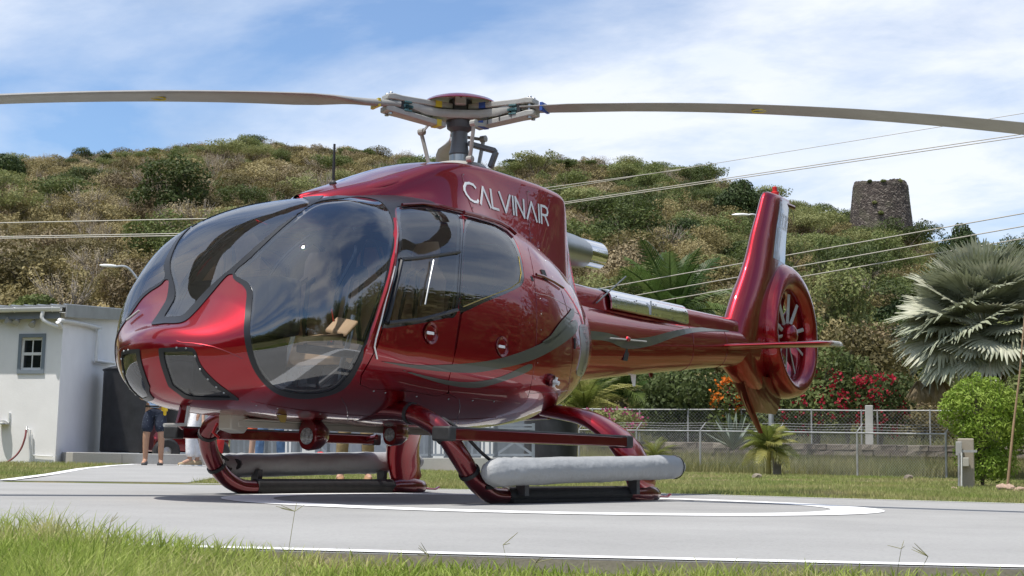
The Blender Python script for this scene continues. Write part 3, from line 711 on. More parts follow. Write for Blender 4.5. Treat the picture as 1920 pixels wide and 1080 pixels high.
# ---- fenestron duct, fin
FC = (6.62, 0, 1.90); FR = .60
def shroud_R(a):   # outer radius of the shroud in side view by angle (0 aft, pi/2 up)
    return .775+.02*math.cos(a)+(.10 if math.sin(a) > 0 else 0)*math.sin(a)**2
mb = MB(); n = 72; prof_rings = []
SH = [(0, 'lip', .13), ]
rings = []
for j in range(n):
    a = 2*math.pi*j/n; c, s_ = math.cos(a), math.sin(a); Ro = shroud_R(a)
    fwd = max(0, -c)
    th = .17+.06*fwd+.05*max(0, -s_)       # half thickness in Y
    prof = []  # (radius, y) from port inner throat round the outside to the starboard throat
    prof += [(FR-.07, -.02), (FR-.065, -th*.55), (FR-.03, -th*.85), (FR+.03, -th), (FR+.06, -th*1.02)]
    for b in np.linspace(-math.pi/2, math.pi/2, 13)[1:-1]: prof.append((FR+.07+(Ro-FR-.07)*math.cos(b), th*1.0*math.sin(b)))
    prof += [(FR+.06, th*1.02), (FR+.03, th), (FR-.03, th*.85), (FR-.065, th*.55), (FR-.07, .02)]
    rings.append([(FC[0]+r*c, y, FC[2]+r*s_) for r, y in prof])
m_ = len(rings[0]); vs = [p for r in rings for p in r]; fs = []
for j in range(n):
    for i in range(m_): fs.append((j*m_+i, j*m_+(i+1) % m_, ((j+1) % n)*m_+(i+1) % m_, ((j+1) % n)*m_+i))
mb.add(vs, fs); duct = mb.build('fan_shroud', MT['red'], heli, smooth=70)
mb = MB(); ring = [(FC[0]+(FR+.005)*math.cos(a), -.175-.05*max(0, -math.cos(a))-.03*max(0, -math.sin(a)), FC[2]+(FR+.005)*math.sin(a)) for a in np.linspace(0, 2*math.pi, 61)]
# fan: hub, blades, stator vanes
mb = MB(); mb.lathe([(0, -.19), (.06, -.185), (.12, -.15), (.145, -.09), (.15, .05), (.13, .16), (0, .18)], 26, FC, 'y'); hub = mb.build('fan_hub', MT['red'], heli)
for k in range(10):
    a = 2*math.pi*(k+.35)/10+.05*math.sin(k*2.1)
    d = np.array((math.cos(a), 0, math.sin(a))); t = np.array((-math.sin(a), 0, math.cos(a)))
    mb = MB(); rings = []
    for q in np.linspace(.12, FR-.09, 6):
        tw = .55-.35*(q/FR); ch = .024; ctr = np.array(FC)+d*q+np.array((0, -.06, 0))
        u = t*math.cos(tw)+np.array((0, 1, 0))*math.sin(tw); w_ = -t*math.sin(tw)+np.array((0, 1, 0))*math.cos(tw)
        rings.append([ctr+u*ch*math.cos(b)+w_*.009*math.sin(b) for b in np.linspace(0, 2*math.pi, 10, False)])
    mb.loft(rings); mb.build('fan_blade', MT['light_metal'], hub)
for k in range(11):
    a = 2*math.pi*(k+.1)/11; d = np.array((math.cos(a), 0, math.sin(a)))
    mb = MB(); mb.bar(np.array(FC)+d*.1+(0, .09, 0), np.array(FC)+d*(FR-.07)+(0, .09, 0), .014, .15); mb.build('stator_vane', MT['red_dark'], hub)
# vertical fin: leading/trailing edge by height
FIN = [(1.12, 5.72, 6.3, .04), (1.2, 5.5, 6.25, .09), (1.35, 5.2, 6.15, .14), (1.55, 4.98, 6.1, .16), (1.85, 5.08, 6.2, .16), (2.2, 5.28, 6.3, .155), (2.5, 5.50, 6.55, .14), (2.75, 5.66, 6.68, .125), (3.05, 5.80, 6.72, .11), (3.35, 5.97, 6.79, .095), (3.52, 6.06, 6.83, .088), (3.59, 6.12, 6.84, .07), (3.61, 6.2, 6.82, .03)]
mb = MB(); rings = []
AF = [(0, 0), (.015, .28), (.05, .5), (.12, .76), (.22, .95), (.34, 1.0), (.5, .9), (.65, .7), (.82, .42), (1, .10)]
for z in np.concatenate([[1.12, 1.2, 1.28, 1.4], np.linspace(1.55, 3.5, 18), [3.54, 3.57, 3.59, 3.605, 3.61]]):
    le, te, th = [float(interp(FIN, z, k)) for k in (1, 2, 3)]; ch = te-le
    rings.append([(le+u*ch, -v*th, z) for u, v in AF]+[(le+u*ch, v*th, z) for u, v in AF[::-1][:-1]])
mb.loft(rings); fin = mb.build('tail_fin', MT['red'], heli, smooth=60)
def finT(x0, z0, dx, dz, sg):
    def T(u, v, k):   # u along the fin (down), v across
        z = z0+dz[0]*u+dz[1]*v; X = x0+dx[0]*u+dx[1]*v
        le, te, th = [float(interp(FIN, z, c)) for c in (1, 2, 3)]; f = min(max((X-le)/(te-le), 0), 1)
        y = float(np.interp(f, [a for a, _ in AF], [b for _, b in AF]))*th
        return (X, sg*(y+.002+.002*k), z)
    return T
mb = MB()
# pale trailing panel on both fin sides, a sky reflection painted in lilac
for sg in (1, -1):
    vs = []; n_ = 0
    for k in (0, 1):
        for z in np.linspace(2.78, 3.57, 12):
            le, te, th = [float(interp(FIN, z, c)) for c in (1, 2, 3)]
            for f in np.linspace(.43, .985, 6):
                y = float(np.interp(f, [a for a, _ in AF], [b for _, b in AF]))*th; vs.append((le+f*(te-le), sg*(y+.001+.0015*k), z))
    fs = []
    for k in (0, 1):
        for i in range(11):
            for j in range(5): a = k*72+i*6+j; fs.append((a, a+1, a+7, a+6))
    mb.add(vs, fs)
mb.build('fin_reflection_panel', pbr('lilac_sky_reflection', (.40, .38, .46), .2, coat=1), fin, smooth=60)
rtot = strokes('V2CAR', .062, .19, .012, .016)[1]
for sg in (-1, 1):
    def T(u, v, k, sg=sg):
        z = 3.19+v; le, te, th = [float(interp(FIN, z, c)) for c in (1, 2, 3)]; X0_ = te-.385; X = X0_+(u if sg == -1 else rtot-u); f = (X-le)/(te-le)
        y = float(np.interp(f, [a for a, _ in AF], [q for _, q in AF]))*th; return (X, sg*(y+.004+.0015*k), z)
    lettering('registration', 'V2CAR', T, .062, .19, .012, .016, MT['white_print'], fin)
mb = MB(); mb.lathe([(.05, 3.60), (.05, 3.64), (.025, 3.65), (.03, 3.70), (.0, 3.715)], 12, (6.42, 0, 0)); mb.build('beacon', MT['red_tag'], fin)
mb = MB(); mb.lathe([(.028, 3.64), (.028, 3.71), (.0, 3.715)], 10, (6.46, 0, 0)); mb.build('antenna_stub', MT['light_metal'], fin)
mb = MB(); mb.tube([(6.7, 0, 3.54), (6.98, -.0, 3.54)], [.035, .03], 8); mb.build('tail_light', MT['red_dark'], fin)
mb = MB(); mb.tube([(6.85, -.02, 3.5), (6.93, -.02, 3.44), (6.95, -.02, 3.36)], .004, 5); mb.build('static_wick', MT['dark_grey'], fin)
# ventral fin and tail skid
mb = MB(); rings = []
for z, x0, x1, th in ((1.35, 5.35, 6.6, .10), (1.12, 5.50, 6.55, .08), (1.0, 5.60, 6.50, .05), (.93, 5.68, 6.42, .03)):
    rings.append([(x0+u*(x1-x0), -v*th, z) for u, v in AF]+[(x0+u*(x1-x0), v*th, z) for u, v in AF[::-1][:-1]])
mb.loft(rings); mb.build('ventral_fin', MT['red_dark'], heli)
mb = MB(); mb.tube([(5.35, 0, 1.36), (5.62, 0, 1.05), (6.0, 0, .70)], [.09, .06, .03], 10, flat=.5); mb.build('tail_skid', MT['red_dark'], heli)
# ---- stabiliser
for sg in (-1, 1):
    mb = MB(); rings = []
    for y in (0, .2, .8, 1.25, 1.36, 1.39):
        t = y/1.39; le = 4.66+.04*t; ch = .50; th = .032 if y < 1.3 else .02
        if y > 1.37: le += .04; ch -= .08; th = .006
        rings.append([(le+u*ch, sg*y, 1.615+v*th) for u, v in AF]+[(le+u*ch, sg*y, 1.615-v*th) for u, v in AF[::-1][:-1]])
    mb.loft(rings); st = mb.build('stabiliser', MT['red'], heli)
    mb = MB(); mb.tube([(4.80, sg*1.36, 1.615), (4.98, sg*1.38, 1.615), (5.14, sg*1.37, 1.61)], [.028, .03, .006], 10); mb.lathe([(0, 0), (.03, .005), (.03, .03), (.015, .05), (0, .052)], 12, (4.98, sg*1.39, 1.59), 'z'); mb.build('navigation_light', MT['light_metal'], st)

# ---- landing gear
TR = 1.25
for sg in (-1, 1):
    front = spline([(-1.0, TR, .055), (-1.16, TR, .07), (-1.34, TR, .16), (-1.50, TR-.02, .33), (-1.60, TR-.10, .50), (-1.62, TR-.28, .60), (-1.60, TR-.52, .645), (-1.58, TR-.85, .64)], 5)
    mb = MB(); rr = [.058]*len(front)
    for i in range(len(front)): rr[i] = .058+.012*min(1, i/15)
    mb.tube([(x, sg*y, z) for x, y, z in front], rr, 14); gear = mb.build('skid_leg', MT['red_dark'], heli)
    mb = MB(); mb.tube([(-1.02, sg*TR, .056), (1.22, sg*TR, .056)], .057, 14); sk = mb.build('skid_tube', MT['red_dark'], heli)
    mb = MB(); mb.box((-.95, sg*TR-.058, .0), (.72, sg*TR+.058, .10)); mb.tube([(-.98, sg*TR, .06), (.8, sg*TR, .06)], .066, 14); mb.build('skid_sleeve', MT['black_matt'], sk, bevel=.01)
    mb = MB()
    for X in (.30, .42, .54): mb.lathe([(.02, 0), (.02, .012), (0, .014)], 8, (X, sg*(TR+.06)-.0, .07), 'y')
    mb.build('bolt', MT['steel'], sk)
    mb = MB(); mb.tube([(1.18, sg*TR, .05), (1.32, sg*TR, .035), (1.42, sg*TR, .03), (1.48, sg*TR, .05)], [.03, .022, .018, .018], 8, flat=.5); mb.build('skid_tip', MT['red'], sk)
    # rear leg: wide faired strut
    mb = MB(); rings = []
    path = spline([(1.00, TR+.0, .06), (.93, TR, .20), (.83, TR-.05, .40), (.74, TR-.17, .56), (.68, TR-.38, .68), (.64, TR-.75, .74)], 4)
    for i, p in enumerate(path):
        t = i/(len(path)-1); q0 = path[max(i-1, 0)]; q1 = path[min(i+1, len(path)-1)]; d = np.array(q1)-np.array(q0); d /= np.linalg.norm(d)
        u = np.array((1, 0, 0))-d*d[0]; u /= np.linalg.norm(u); w_ = np.cross(d, u); ch = .20-.055*t+.03*math.sin(t*3.14); th = .055+.02*math.sin(t*3.14)
        ring = [np.array(p)+u*ch*math.cos(b)*(1.15 if math.cos(b) > 0 else .85)+w_*th*math.sin(b) for b in np.linspace(0, 2*math.pi, 18, False)]
        rings.append([(x, sg*y, z) for x, y, z in ring])
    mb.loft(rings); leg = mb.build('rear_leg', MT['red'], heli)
    mb = MB(); mb.loft([[(X, sg*TR+w*math.cos(q), max(0, .055+hh*math.sin(q))) for q in np.linspace(0, 2*math.pi, 14, False)] for X, w, hh in ((.70, .06, .06), (.82, .075, .085), (1.02, .085, .10), (1.12, .08, .08), (1.20, .065, .06), (1.24, .04, .04))]); mb.build('skid_shoe', MT['red_dark'], leg)
    # clamps and hoses on the front leg
    for p_, q_ in ((front[12], front[13]), (front[19], front[20]), (front[27], front[28])):
        mb = MB(); d = np.array(q_)-np.array(p_); d /= np.linalg.norm(d); p_ = np.array(p_); a = [p_-d*.014, p_+d*.014]; mb.tube([(x, sg*y, z) for x, y, z in a], .078, 14); mb.build('leg_clamp', MT['black_matt'], gear)
    h1 = spline([(-1.60, TR-.35, .66), (-1.54, TR-.08, .56), (-1.36, TR+.06, .36), (-1.2, TR+.09, .27), (-1.12, TR+.1, .24)], 6)
    mb = MB(); mb.tube([(x, sg*y, z) for x, y, z in h1], .012, 7); mb.build('float_hose', MT['black_matt'], heli)
    h2 = spline([(-1.12, TR+.12, .27), (-1.18, TR+.08, .2), (-1.26, TR+.07, .22), (-1.24, TR+.08, .13), (-1.3, TR+.06, .12)], 6)
    mb = MB(); mb.tube([(x, sg*y, z) for x, y, z in h2], .016, 8); mb.tube([(-1.12, sg*(TR+.08), .24), (-1.06, sg*(TR+.12), .24)], .045, 10); mb.build('hose_fitting', MT['black_matt'], heli)
    # cabin step board
    YB = TR+.06
    mb = MB(); mb.box((-1.80, min(sg*(YB-.06), sg*(YB+.08)), .435), (.52, max(sg*(YB-.06), sg*(YB+.08)), .515))
    bd = mb.build('step_board', MT['red_dark'], heli, bevel=.008)
    mb = MB()
    for X0_, X1_ in ((-1.84, -1.76), (.50, .60)):
        mb = MB(); mb.box((X0_, sg*(YB+.01)-.078, .428), (X1_, sg*(YB+.01)+.078, .528)); mb.build('end_cap', MT['black_matt'], bd, bevel=.015)
    mb = MB(); mb.box((-1.76, sg*(YB+.01)-.068, .516), (.50, sg*(YB+.01)+.068, .527)); mb.build('tread', MT['dark_grey'], bd)
    for X in (-1.52, .42):
        mb = MB(); mb.tube([(X, sg*(TR-.1), .5), (X, sg*YB, .47)], .025, 8); mb.build('board_bracket', MT['red_dark'], bd)
    # packed float
    mb = MB(); rings = []; Xs = np.concatenate([[-1.12, -1.115, -1.10, -1.07], np.linspace(-1.0, 1.42, 60), [1.50, 1.55, 1.58, 1.60, 1.605]])
    for X in Xs:
        t = (X+1.12)/2.725
        r = .094*min(1, (max(X+1.125, 0)/.10)**.35 if X < -1.02 else 1)*min(1, ((1.61-X)/.16)**.5 if X > 1.45 else 1)
        r = max(r, .006); zc = .222+.065*t; yc = sg*(TR+.16); ring = []
        for a in np.linspace(0, 2*math.pi, 40, False):
            wr = 1+.06*mnoise.noise(Vector((X*3, math.cos(a)*1.2, math.sin(a)*1.2+sg*7)))+.035*mnoise.noise(Vector((X*7, math.cos(a)*2.5, math.sin(a)*2.5)))+.02*abs(mnoise.noise(Vector((X*15, math.cos(a)*3+5, math.sin(a)*3))))
            if t < .12: wr += .10*mnoise.noise(Vector((X*16, math.cos(a)*4, math.sin(a)*4)))
            if math.sin(a) < -.5: wr += .02*math.sin(X*44)*(1 if t > .5 else .3)
            ring.append((X-.19-(.13 if sg < 0 else 0)*(1-t), yc+r*.95*wr*math.cos(a), zc+r*1.04*wr*math.sin(a)))
        rings.append(ring)
    mb.loft(rings); fl = mb.build('packed_float', MT['float'], heli, smooth=80)
    mb = MB(); rr_ = [(1.27, sg*(TR+.16)+.089*math.cos(a), .284+.096*math.sin(a)) for a in np.linspace(0, 2*math.pi, 30)]; mb.tube(rr_, .005, 5, cap=False); mb.build('float_seam', MT['black_matt'], fl)
    mb = MB()
    for X in (-.9, .7): mb = MB(); mb.box((X, sg*(TR+.08)-.04, .06), (X+.05, sg*(TR+.08)+.04, .20)); mb.build('float_bracket', MT['dark_grey'], fl)
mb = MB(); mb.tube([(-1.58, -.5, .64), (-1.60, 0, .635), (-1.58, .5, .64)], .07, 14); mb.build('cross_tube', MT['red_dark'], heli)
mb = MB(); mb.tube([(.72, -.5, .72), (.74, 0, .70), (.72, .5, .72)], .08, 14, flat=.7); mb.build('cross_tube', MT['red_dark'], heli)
# belly: long pale rail, box at its front, landing lamps, small blade aerials
mb = MB(); mb.box((-2.50, -.10, .50), (-.2, .02, .545)); mb.box((-2.45, -.12, .545), (-.1, .06, .56)); mb.build('belly_rail', MT['beige'], heli, bevel=.008)
mb = MB(); mb.loft([[(-2.56, -.09, .60), (-2.56, .03, .60), (-2.56, .03, .48), (-2.56, -.09, .48)], [(-2.44, -.10, .60), (-2.44, .04, .60), (-2.44, .04, .455), (-2.44, -.10, .455)], [(-2.38, -.08, .58), (-2.38, .02, .58), (-2.38, .02, .50), (-2.38, -.08, .50)]]); mb.build('belly_box', MT['beige'], heli, bevel=.01, smooth=30)
for (X, Y, z, sc) in ((-1.93, -.2, .465, 1.0), (-1.02, -.2, .50, .85)):
    mb = MB(); rings = []
    for t, w in ((0, .92), (.02, 1.0), (.10, .92), (.18, .55), (.21, .2)):
        rings.append([(X+t*1.0, Y+.085*sc*w*math.copysign(abs(math.cos(a))**.8, math.cos(a)), z+.115*sc*w*math.copysign(abs(math.sin(a))**.8, math.sin(a))) for a in np.linspace(0, 2*math.pi, 24, False)])
    mb.loft(rings); o = mb.build('landing_lamp', MT['red_dark'], heli)
    mb = MB(); mb.lathe([(.060*sc, -.003), (.045*sc, -.008), (.025*sc, -.011), (0, -.012)], 20, (X, Y, z-.012), 'x'); mb.build('lamp_glass', MT['lampface'], o)
    mb = MB(); mb.bar((X+.1, Y, z+.05), (X+.1, Y, z+.16), .05); mb.build('lamp_mount', MT['dark_grey'], o)
for (X, Y, z0, h, m_) in ((-.85, -.1, .54, .09, MT['beige']), (-2.35, -.35, .585, .05, MT['gold']), (3.0, 0, 1.2, -.12, MT['white']), (3.35, 0, 1.24, -.05, MT['red_dark'])):
    mb = MB(); zz = z0-abs(h); mb.loft([[(X-.04, Y-.008, z0), (X+.05, Y-.008, z0), (X+.05, Y+.008, z0), (X-.04, Y+.008, z0)], [(X, Y-.004, zz), (X+.04, Y-.004, zz), (X+.04, Y+.004, zz), (X, Y+.004, zz)]]); mb.build('blade_antenna', m_, heli)
# wire cutter below the nose
mb = MB(); mb.obox((-2.93, -.02, .56), (.03, 0, -.02), (0, .012, 0), (.02, 0, .075)); mb.build('wire_cutter', MT['red_dark'], heli, bevel=.005)
# pitot tube
mb = MB(); mb.tube([(-2.95, -.10, .62), (-2.97, -.1, .5), (-3.15, -.1, .49)], .012, 8); mb.build('pitot_tube', MT['light_metal'], heli)
# tie strap, tag on the front cross tube
mb = MB(); mb.tube([(-1.70, .95, .55), (-1.74, .95, .48), (-1.70, .92, .44)], .012, 6); mb.build('red_strap', MT['red_tag'], heli)
# windscreen wiper-like post fittings, door handle on nose
p, n = skin_at(425, 575); q, n2 = skin_at(437, 592); fy = np.array((1, -1, 1))
mb = MB(); mb.tube([(p+n*.02)*fy, (q+n2*.02)*fy], .008, 6); mb.build('nose_pin', MT['light_metal'], heli)
p, n = skin_at(481, 415); mb = MB(); mb.bar(p+n*.01, p+n*.012+np.array((.05, -.06, -.03)), .02, .004); mb.build('yaw_tuft', MT['red_tag'], heli)

# ---- rotor head
HX, HZ = .03, 3.27
rot = bpy.data.objects.new('rotor', None); S.collection.objects.link(rot); rot.parent = heli; rot.location = (HX, 0, 0)
mb = MB(); mb.lathe([(.135, 2.70), (.13, 2.76), (.11, 2.79), (.085, 2.80)], 24); mb.lathe([(.084, 2.79), (.084, 2.87)], 24, mi=1); mb.lathe([(.08, 2.86), (.09, 2.88), (.078, 2.92), (.068, 3.0), (.068, 3.13)], 24, mi=2)
mb.build('mast', [MT['light_metal'], MT['steel'], MT['grey_metal']], rot)
mb = MB(); mb.lathe([(.24, 2.72), (.25, 2.75), (.22, 2.78), (.14, 2.80)], 28); mb.build('mast_base', MT['light_metal'], rot)
mb = MB(); mb.lathe([(.33, 3.298), (.332, 3.304), (.29, 3.335), (.21, 3.362), (.11, 3.378), (0, 3.383)], 48); mb.build('rotor_cap', MT['red'], rot)
mb = MB(); mb.lathe([(0, 3.33), (.1, 3.345), (.26, 3.325), (.328, 3.30)], 48); mb.build('cap_underside', MT['light_metal'], rot)
mb = MB(); mb.lathe([(.07, 3.07), (.11, 3.10), (.12, 3.15), (.12, 3.22), (.1, 3.24), (.1, 3.34), (0, 3.35)], 24); mb.build('hub_body', MT['dark_grey'], rot)
A3 = [math.radians(157), math.radians(277.5), math.radians(38.5)]
# central star plate (three arms)
mb = MB(); out = []
n = 144
for j in range(n):
    a = 2*math.pi*j/n; r = .15
    for A in A3:
        dd = (a-A+math.pi) % (2*math.pi)-math.pi; r = max(r, .15+.47*math.exp(-(dd/.13)**2)+.10*math.exp(-(dd/.5)**2))
    out.append((r, a))
mb.loft([[(r*k*math.cos(a), r*k*math.sin(a), z+(.03 if r > .45 else 0)) for r, a in out] for k, z in ((.93, 3.165), (1.0, 3.18), (1.0, 3.215), (.93, 3.232))]); mb.build('star_plate', MT['light_metal'], rot, smooth=40)
arm0 = None
def rotor_blade(A, tape, droop, pitch):
    d = np.array((math.cos(A), math.sin(A), 0)); s_ = np.array((-math.sin(A), math.cos(A), 0)); z = np.array((0, 0, 1.0))
    P = lambda r, y, h: d*r+s_*y+z*h
    sl = bpy.data.objects.new('blade_arm', None); S.collection.objects.link(sl); sl.parent = rot
    sl2 = sl
    for sy, nm in ((0, 1), ):
        # upper and lower sleeve beams
        mb = MB(); mb.loft([[P(r, -w, h-t), P(r, w, h-t), P(r, w, h+t), P(r, -w, h+t)] for r, w, h, t in ((.10, .05, 3.275, .024), (.35, .055, 3.27, .024), (.58, .06, 3.268, .024), (.66, .07, 3.27, .026), (.72, .06, 3.265, .022))])
        mb.build('sleeve', MT['light_metal'], sl, bevel=.008)
        mb = MB(); mb.loft([[P(r, -w, h-t), P(r, w, h-t), P(r, w, h+t), P(r, -w, h+t)] for r, w, h, t in ((.16, .05, 3.105, .024), (.35, .055, 3.125, .024), (.58, .06, 3.15, .024), (.66, .07, 3.16, .026), (.73, .06, 3.165, .022))])
        mb.build('sleeve', MT['light_metal'], sl, bevel=.008)
    mb = MB()
    for (r0, r1, h0, h1) in ((.515, .56, 3.16, 3.245), ): mb.loft([[P(r, -.05, h0), P(r, .05, h0), P(r, .05, h1), P(r, -.05, h1)] for r in (r0, r1)])
    for r in (.49, .50): mb.obox(P(r+.03, 0, 3.205), d*.04, s_*.06, z*.012)
    mb.obox(P(.53, -.0, 3.24), d*.035, s_*.065, z*.008); mb.obox(P(.53, 0, 3.168), d*.035, s_*.065, z*.008)
    mb.build('damper', MT['teal'], sl, bevel=.004)
    mb = MB(); mb.obox(P(.585, 0, 3.205), d*.018, s_*.055, z*.035); mb.build('damper_rubber', MT['black_matt'], sl)
    # pins
    for yy in (-.035, .035):
        mb = MB(); c0 = P(.68, yy, 0); mb.lathe([(0, 3.12), (.018, 3.12), (.018, 3.30), (.012, 3.31), (0, 3.31)], 10, tuple(c0)); mb.build('blade_pin', MT['steel'], sl)
    for k in range(3):
        r = .3+.11*k; mb = MB(); mb.tube([P(r, -.062, 3.10+.02*k), P(r, -.064, 3.155+.01*k), P(r, .06, 3.155+.01*k)], .004, 5); mb.build('cable_tie', MT['black_matt'], sl)
    mb = MB(); mb.obox(P(.24, 0, 3.272), d*.03, s_*.0575, z*.0255); mb.obox(P(.23, 0, 3.113), d*.022, s_*.0545, z*.0265); mb.obox(P(.80, 0, 3.215-droop[0]*.2), d*.012, s_*.0705, z*.0345)
    mb.build('colour_band', tape, sl)['kind'] = 'stuff'
    # the blade
    mb = MB(); rings = []
    for r in np.concatenate([[.60, .64, .75, .9, 1.05, 1.25, 1.45], np.linspace(1.7, 5.3, 22), [5.34]]):
        t = min(1, max(0, (r-.8)/.6)); t = t*t*(3-2*t)
        ch = .07+(.175-.07)*t; th = .034+(.019-.034)*t; tw = math.radians(2+10*t-9*(r/5.35)+pitch)
        if r > 5.2: ch *= .8
        sag = -droop[0]*max(0, r-.6)-droop[1]*max(0, r-.6)**2; ctr = P(r, .02*t, 3.215+sag)
        u = s_*math.cos(tw)+z*math.sin(tw); w_ = -s_*math.sin(tw)+z*math.cos(tw); ring = []
        for (a, b) in ((1, .0), (.94, .55), (.75, 1), (.4, 1.05), (0, .9), (-.5, .55), (-1, .08), (-1, -.08), (-.5, -.35), (0, -.6), (.4, -.7), (.75, -.7), (.94, -.45)):
            ring.append(ctr+u*a*ch+w_*b*th)
        rings.append(ring)
    mb.loft(rings); bl = mb.build('rotor_blade', MT['blade'], rot, smooth=50)
    sg_ = -droop[0]*2.02-droop[1]*2.02**2
    mb = MB(); ce = P(2.62, .02, 3.215+sg_-.0145)
    mb.tube([ce+d*.055*math.cos(a)+s_*.045*math.sin(a) for a in np.linspace(0, 2*math.pi, 20)], .006, 4, cap=False); mb.build('blade_mark', MT['yellow'], bl)
    # pitch link and rotating scissors
    al = A-math.radians(40)
    q = np.array((math.cos(al), math.sin(al), 0))
    mb = MB(); mb.tube([q*.26+z*2.80, q*.33+z*3.06], .017, 10); mb.lathe([(0, -.03), (.03, -.025), (.03, .025), (0, .03)], 10, tuple(q*.33+z*3.08), 'y'); mb.lathe([(0, -.03), (.028, -.025), (.028, .025), (0, .03)], 10, tuple(q*.26+z*2.79), 'y'); mb.build('pitch_link', MT['light_metal'], rot)
    mb = MB(); mb.loft([[q*.33+z*3.09, q*.33+z*3.06, q*.33+s_*.03+z*3.06], [P(.30, .03, 3.13), P(.30, .03, 3.10), P(.30, .06, 3.10)]]); mb.build('pitch_horn', MT['light_metal'], rot, bevel=.005)
for A, tp, dr, pt in zip(A3, (MT['yellow'], MT['blue'], MT['red_tag']), ((.085, .018), (.06, .019), (.06, .02)), (-7, -6, 4)): rotor_blade(A, tp, dr, pt)
cam_az = math.atan2(CY, CX)
q = np.array((math.cos(cam_az), math.sin(cam_az), 0))
mb = MB(); t_ = np.array((-q[1], q[0], 0)); mb.obox(q*.16+np.array((0, 0, 3.32)), q*.03, t_*.048, np.array((0, 0, .05))); mb.build('hub_box', MT['light_metal'], rot, bevel=.01)
mb = MB(); mb.lathe([(0, 0), (.008, 0), (.008, .004), (0, .004)], 8, tuple(q*.192+np.array((0, 0, 3.33))), 'x'); mb.build('screw', MT['black_matt'], rot)
# scissors link at the aft side of the mast
mb = MB(); e = np.array((math.cos(-1.15), math.sin(-1.15), 0)); z = np.array((0, 0, 1.0))
mb.bar(e*.08+z*2.97, e*.32+z*2.90, .10, .04); mb.bar(e*.32+z*2.90, e*.27+z*2.76, .08, .04); mb.build('scissor_link', MT['grey_metal'], rot, bevel=.008)
# ================================================================== SETTING
C2 = CP[:2]
def HOR(x): return 868+.019*(x-960)
def smooth(t): t = np.clip(t, 0, 1); return t*t*(3-2*t)
RIDGE = [(-900, 402), (-300, 394), (0, 390), (60, 386), (140, 370), (250, 354), (360, 344), (450, 330), (700, 330), (800, 348), (900, 356), (1000, 340), (1100, 344), (1200, 354), (1300, 366), (1400, 410), (1500, 442), (1580, 464), (1650, 480), (1720, 499), (1800, 522), (1920, 549), (2200, 604), (2700, 684)]
def polar(x, y):
    dx = np.asarray(x)-C2[0]; dy = np.asarray(y)-C2[1]
    D = np.hypot(dx, dy); f = dx*math.cos(CYAW)+dy*math.sin(CYAW); r = dx*math.sin(CYAW)-dy*math.cos(CYAW)
    ax = np.where(f > .05*D, r/np.maximum(f, .05*D+1e-6), np.sign(r)*20)   # tangent of the bearing
    return D, np.clip(960+CF*ax*1.006, -3000, 5000), f
def ground_z(x, y):
    D, px, f = polar(x, y)
    right_ = smooth((px-300)/900)
    zl = .12*smooth((D-14)/12)
    zr = .12*smooth((D-20)/18)
    base = zl*(1-right_)+zr*right_
    base = base+(.9*smooth((D-38)/16)+.5*smooth((D-50)/20))*1.0
    # foreground verge below the pad edge
    front = smooth((5.4-D)/1.6)
    base = base-.055*front
    ry = np.interp(px, [p[0] for p in RIDGE], [p[1] for p in RIDGE])
    te = (868-ry)/CF*1.03
    Dr = np.interp(px, [0, 900, 1300, 1700, 2400], [265, 255, 235, 205, 190])
    t = np.clip((D-62)/(Dr-62), 0, 1.6)
    und = 1+.05*np.sin(x*.045+1.2)*np.sin(y*.05)*np.clip(1-t, 0, 1)
    zr_ = Dr*te
    prof = np.where(t < 1, zr_*(t**.92)*und, zr_*(1-.55*(t-1)))
    behind = np.where(f > 0, 1, 0)
    hill = prof*behind*(t > 0)
    side = smooth((np.abs(px-960)-0)/1e9)
    return base+np.maximum(hill, 0)*smooth(t*8)
# terrain sheet in rings, one piece out to the horizon
radii = np.concatenate([[0, .6, 1.2], np.linspace(1.8, 7, 27), np.linspace(7.5, 30, 46), np.linspace(31, 62, 32), np.linspace(64, 300, 80), [330, 380, 450, 600, 900, 1500, 2500, 4000]])
angs = np.unique(np.concatenate([np.linspace(CYAW-.62, CYAW+.62, 180), np.linspace(CYAW+.62, CYAW-.62+2*math.pi, 70)]))[:-1]
Rg, Ag = np.meshgrid(radii, angs, indexing='ij')
TX = C2[0]+Rg*np.cos(Ag); TY = C2[1]+Rg*np.sin(Ag)
TZ = ground_z(TX, TY)
wgt = smooth((Rg-62)/30)
TZ = TZ+wgt*1.2*np.sin(TX*.11+TY*.07)*np.sin(TY*.13)
na = len(angs)
idx = np.arange(len(radii)*na).reshape(len(radii), na); nx = np.roll(idx, -1, 1)
Fq = np.stack([idx[:-1], idx[1:], nx[1:], nx[:-1]], -1).reshape(-1, 4)

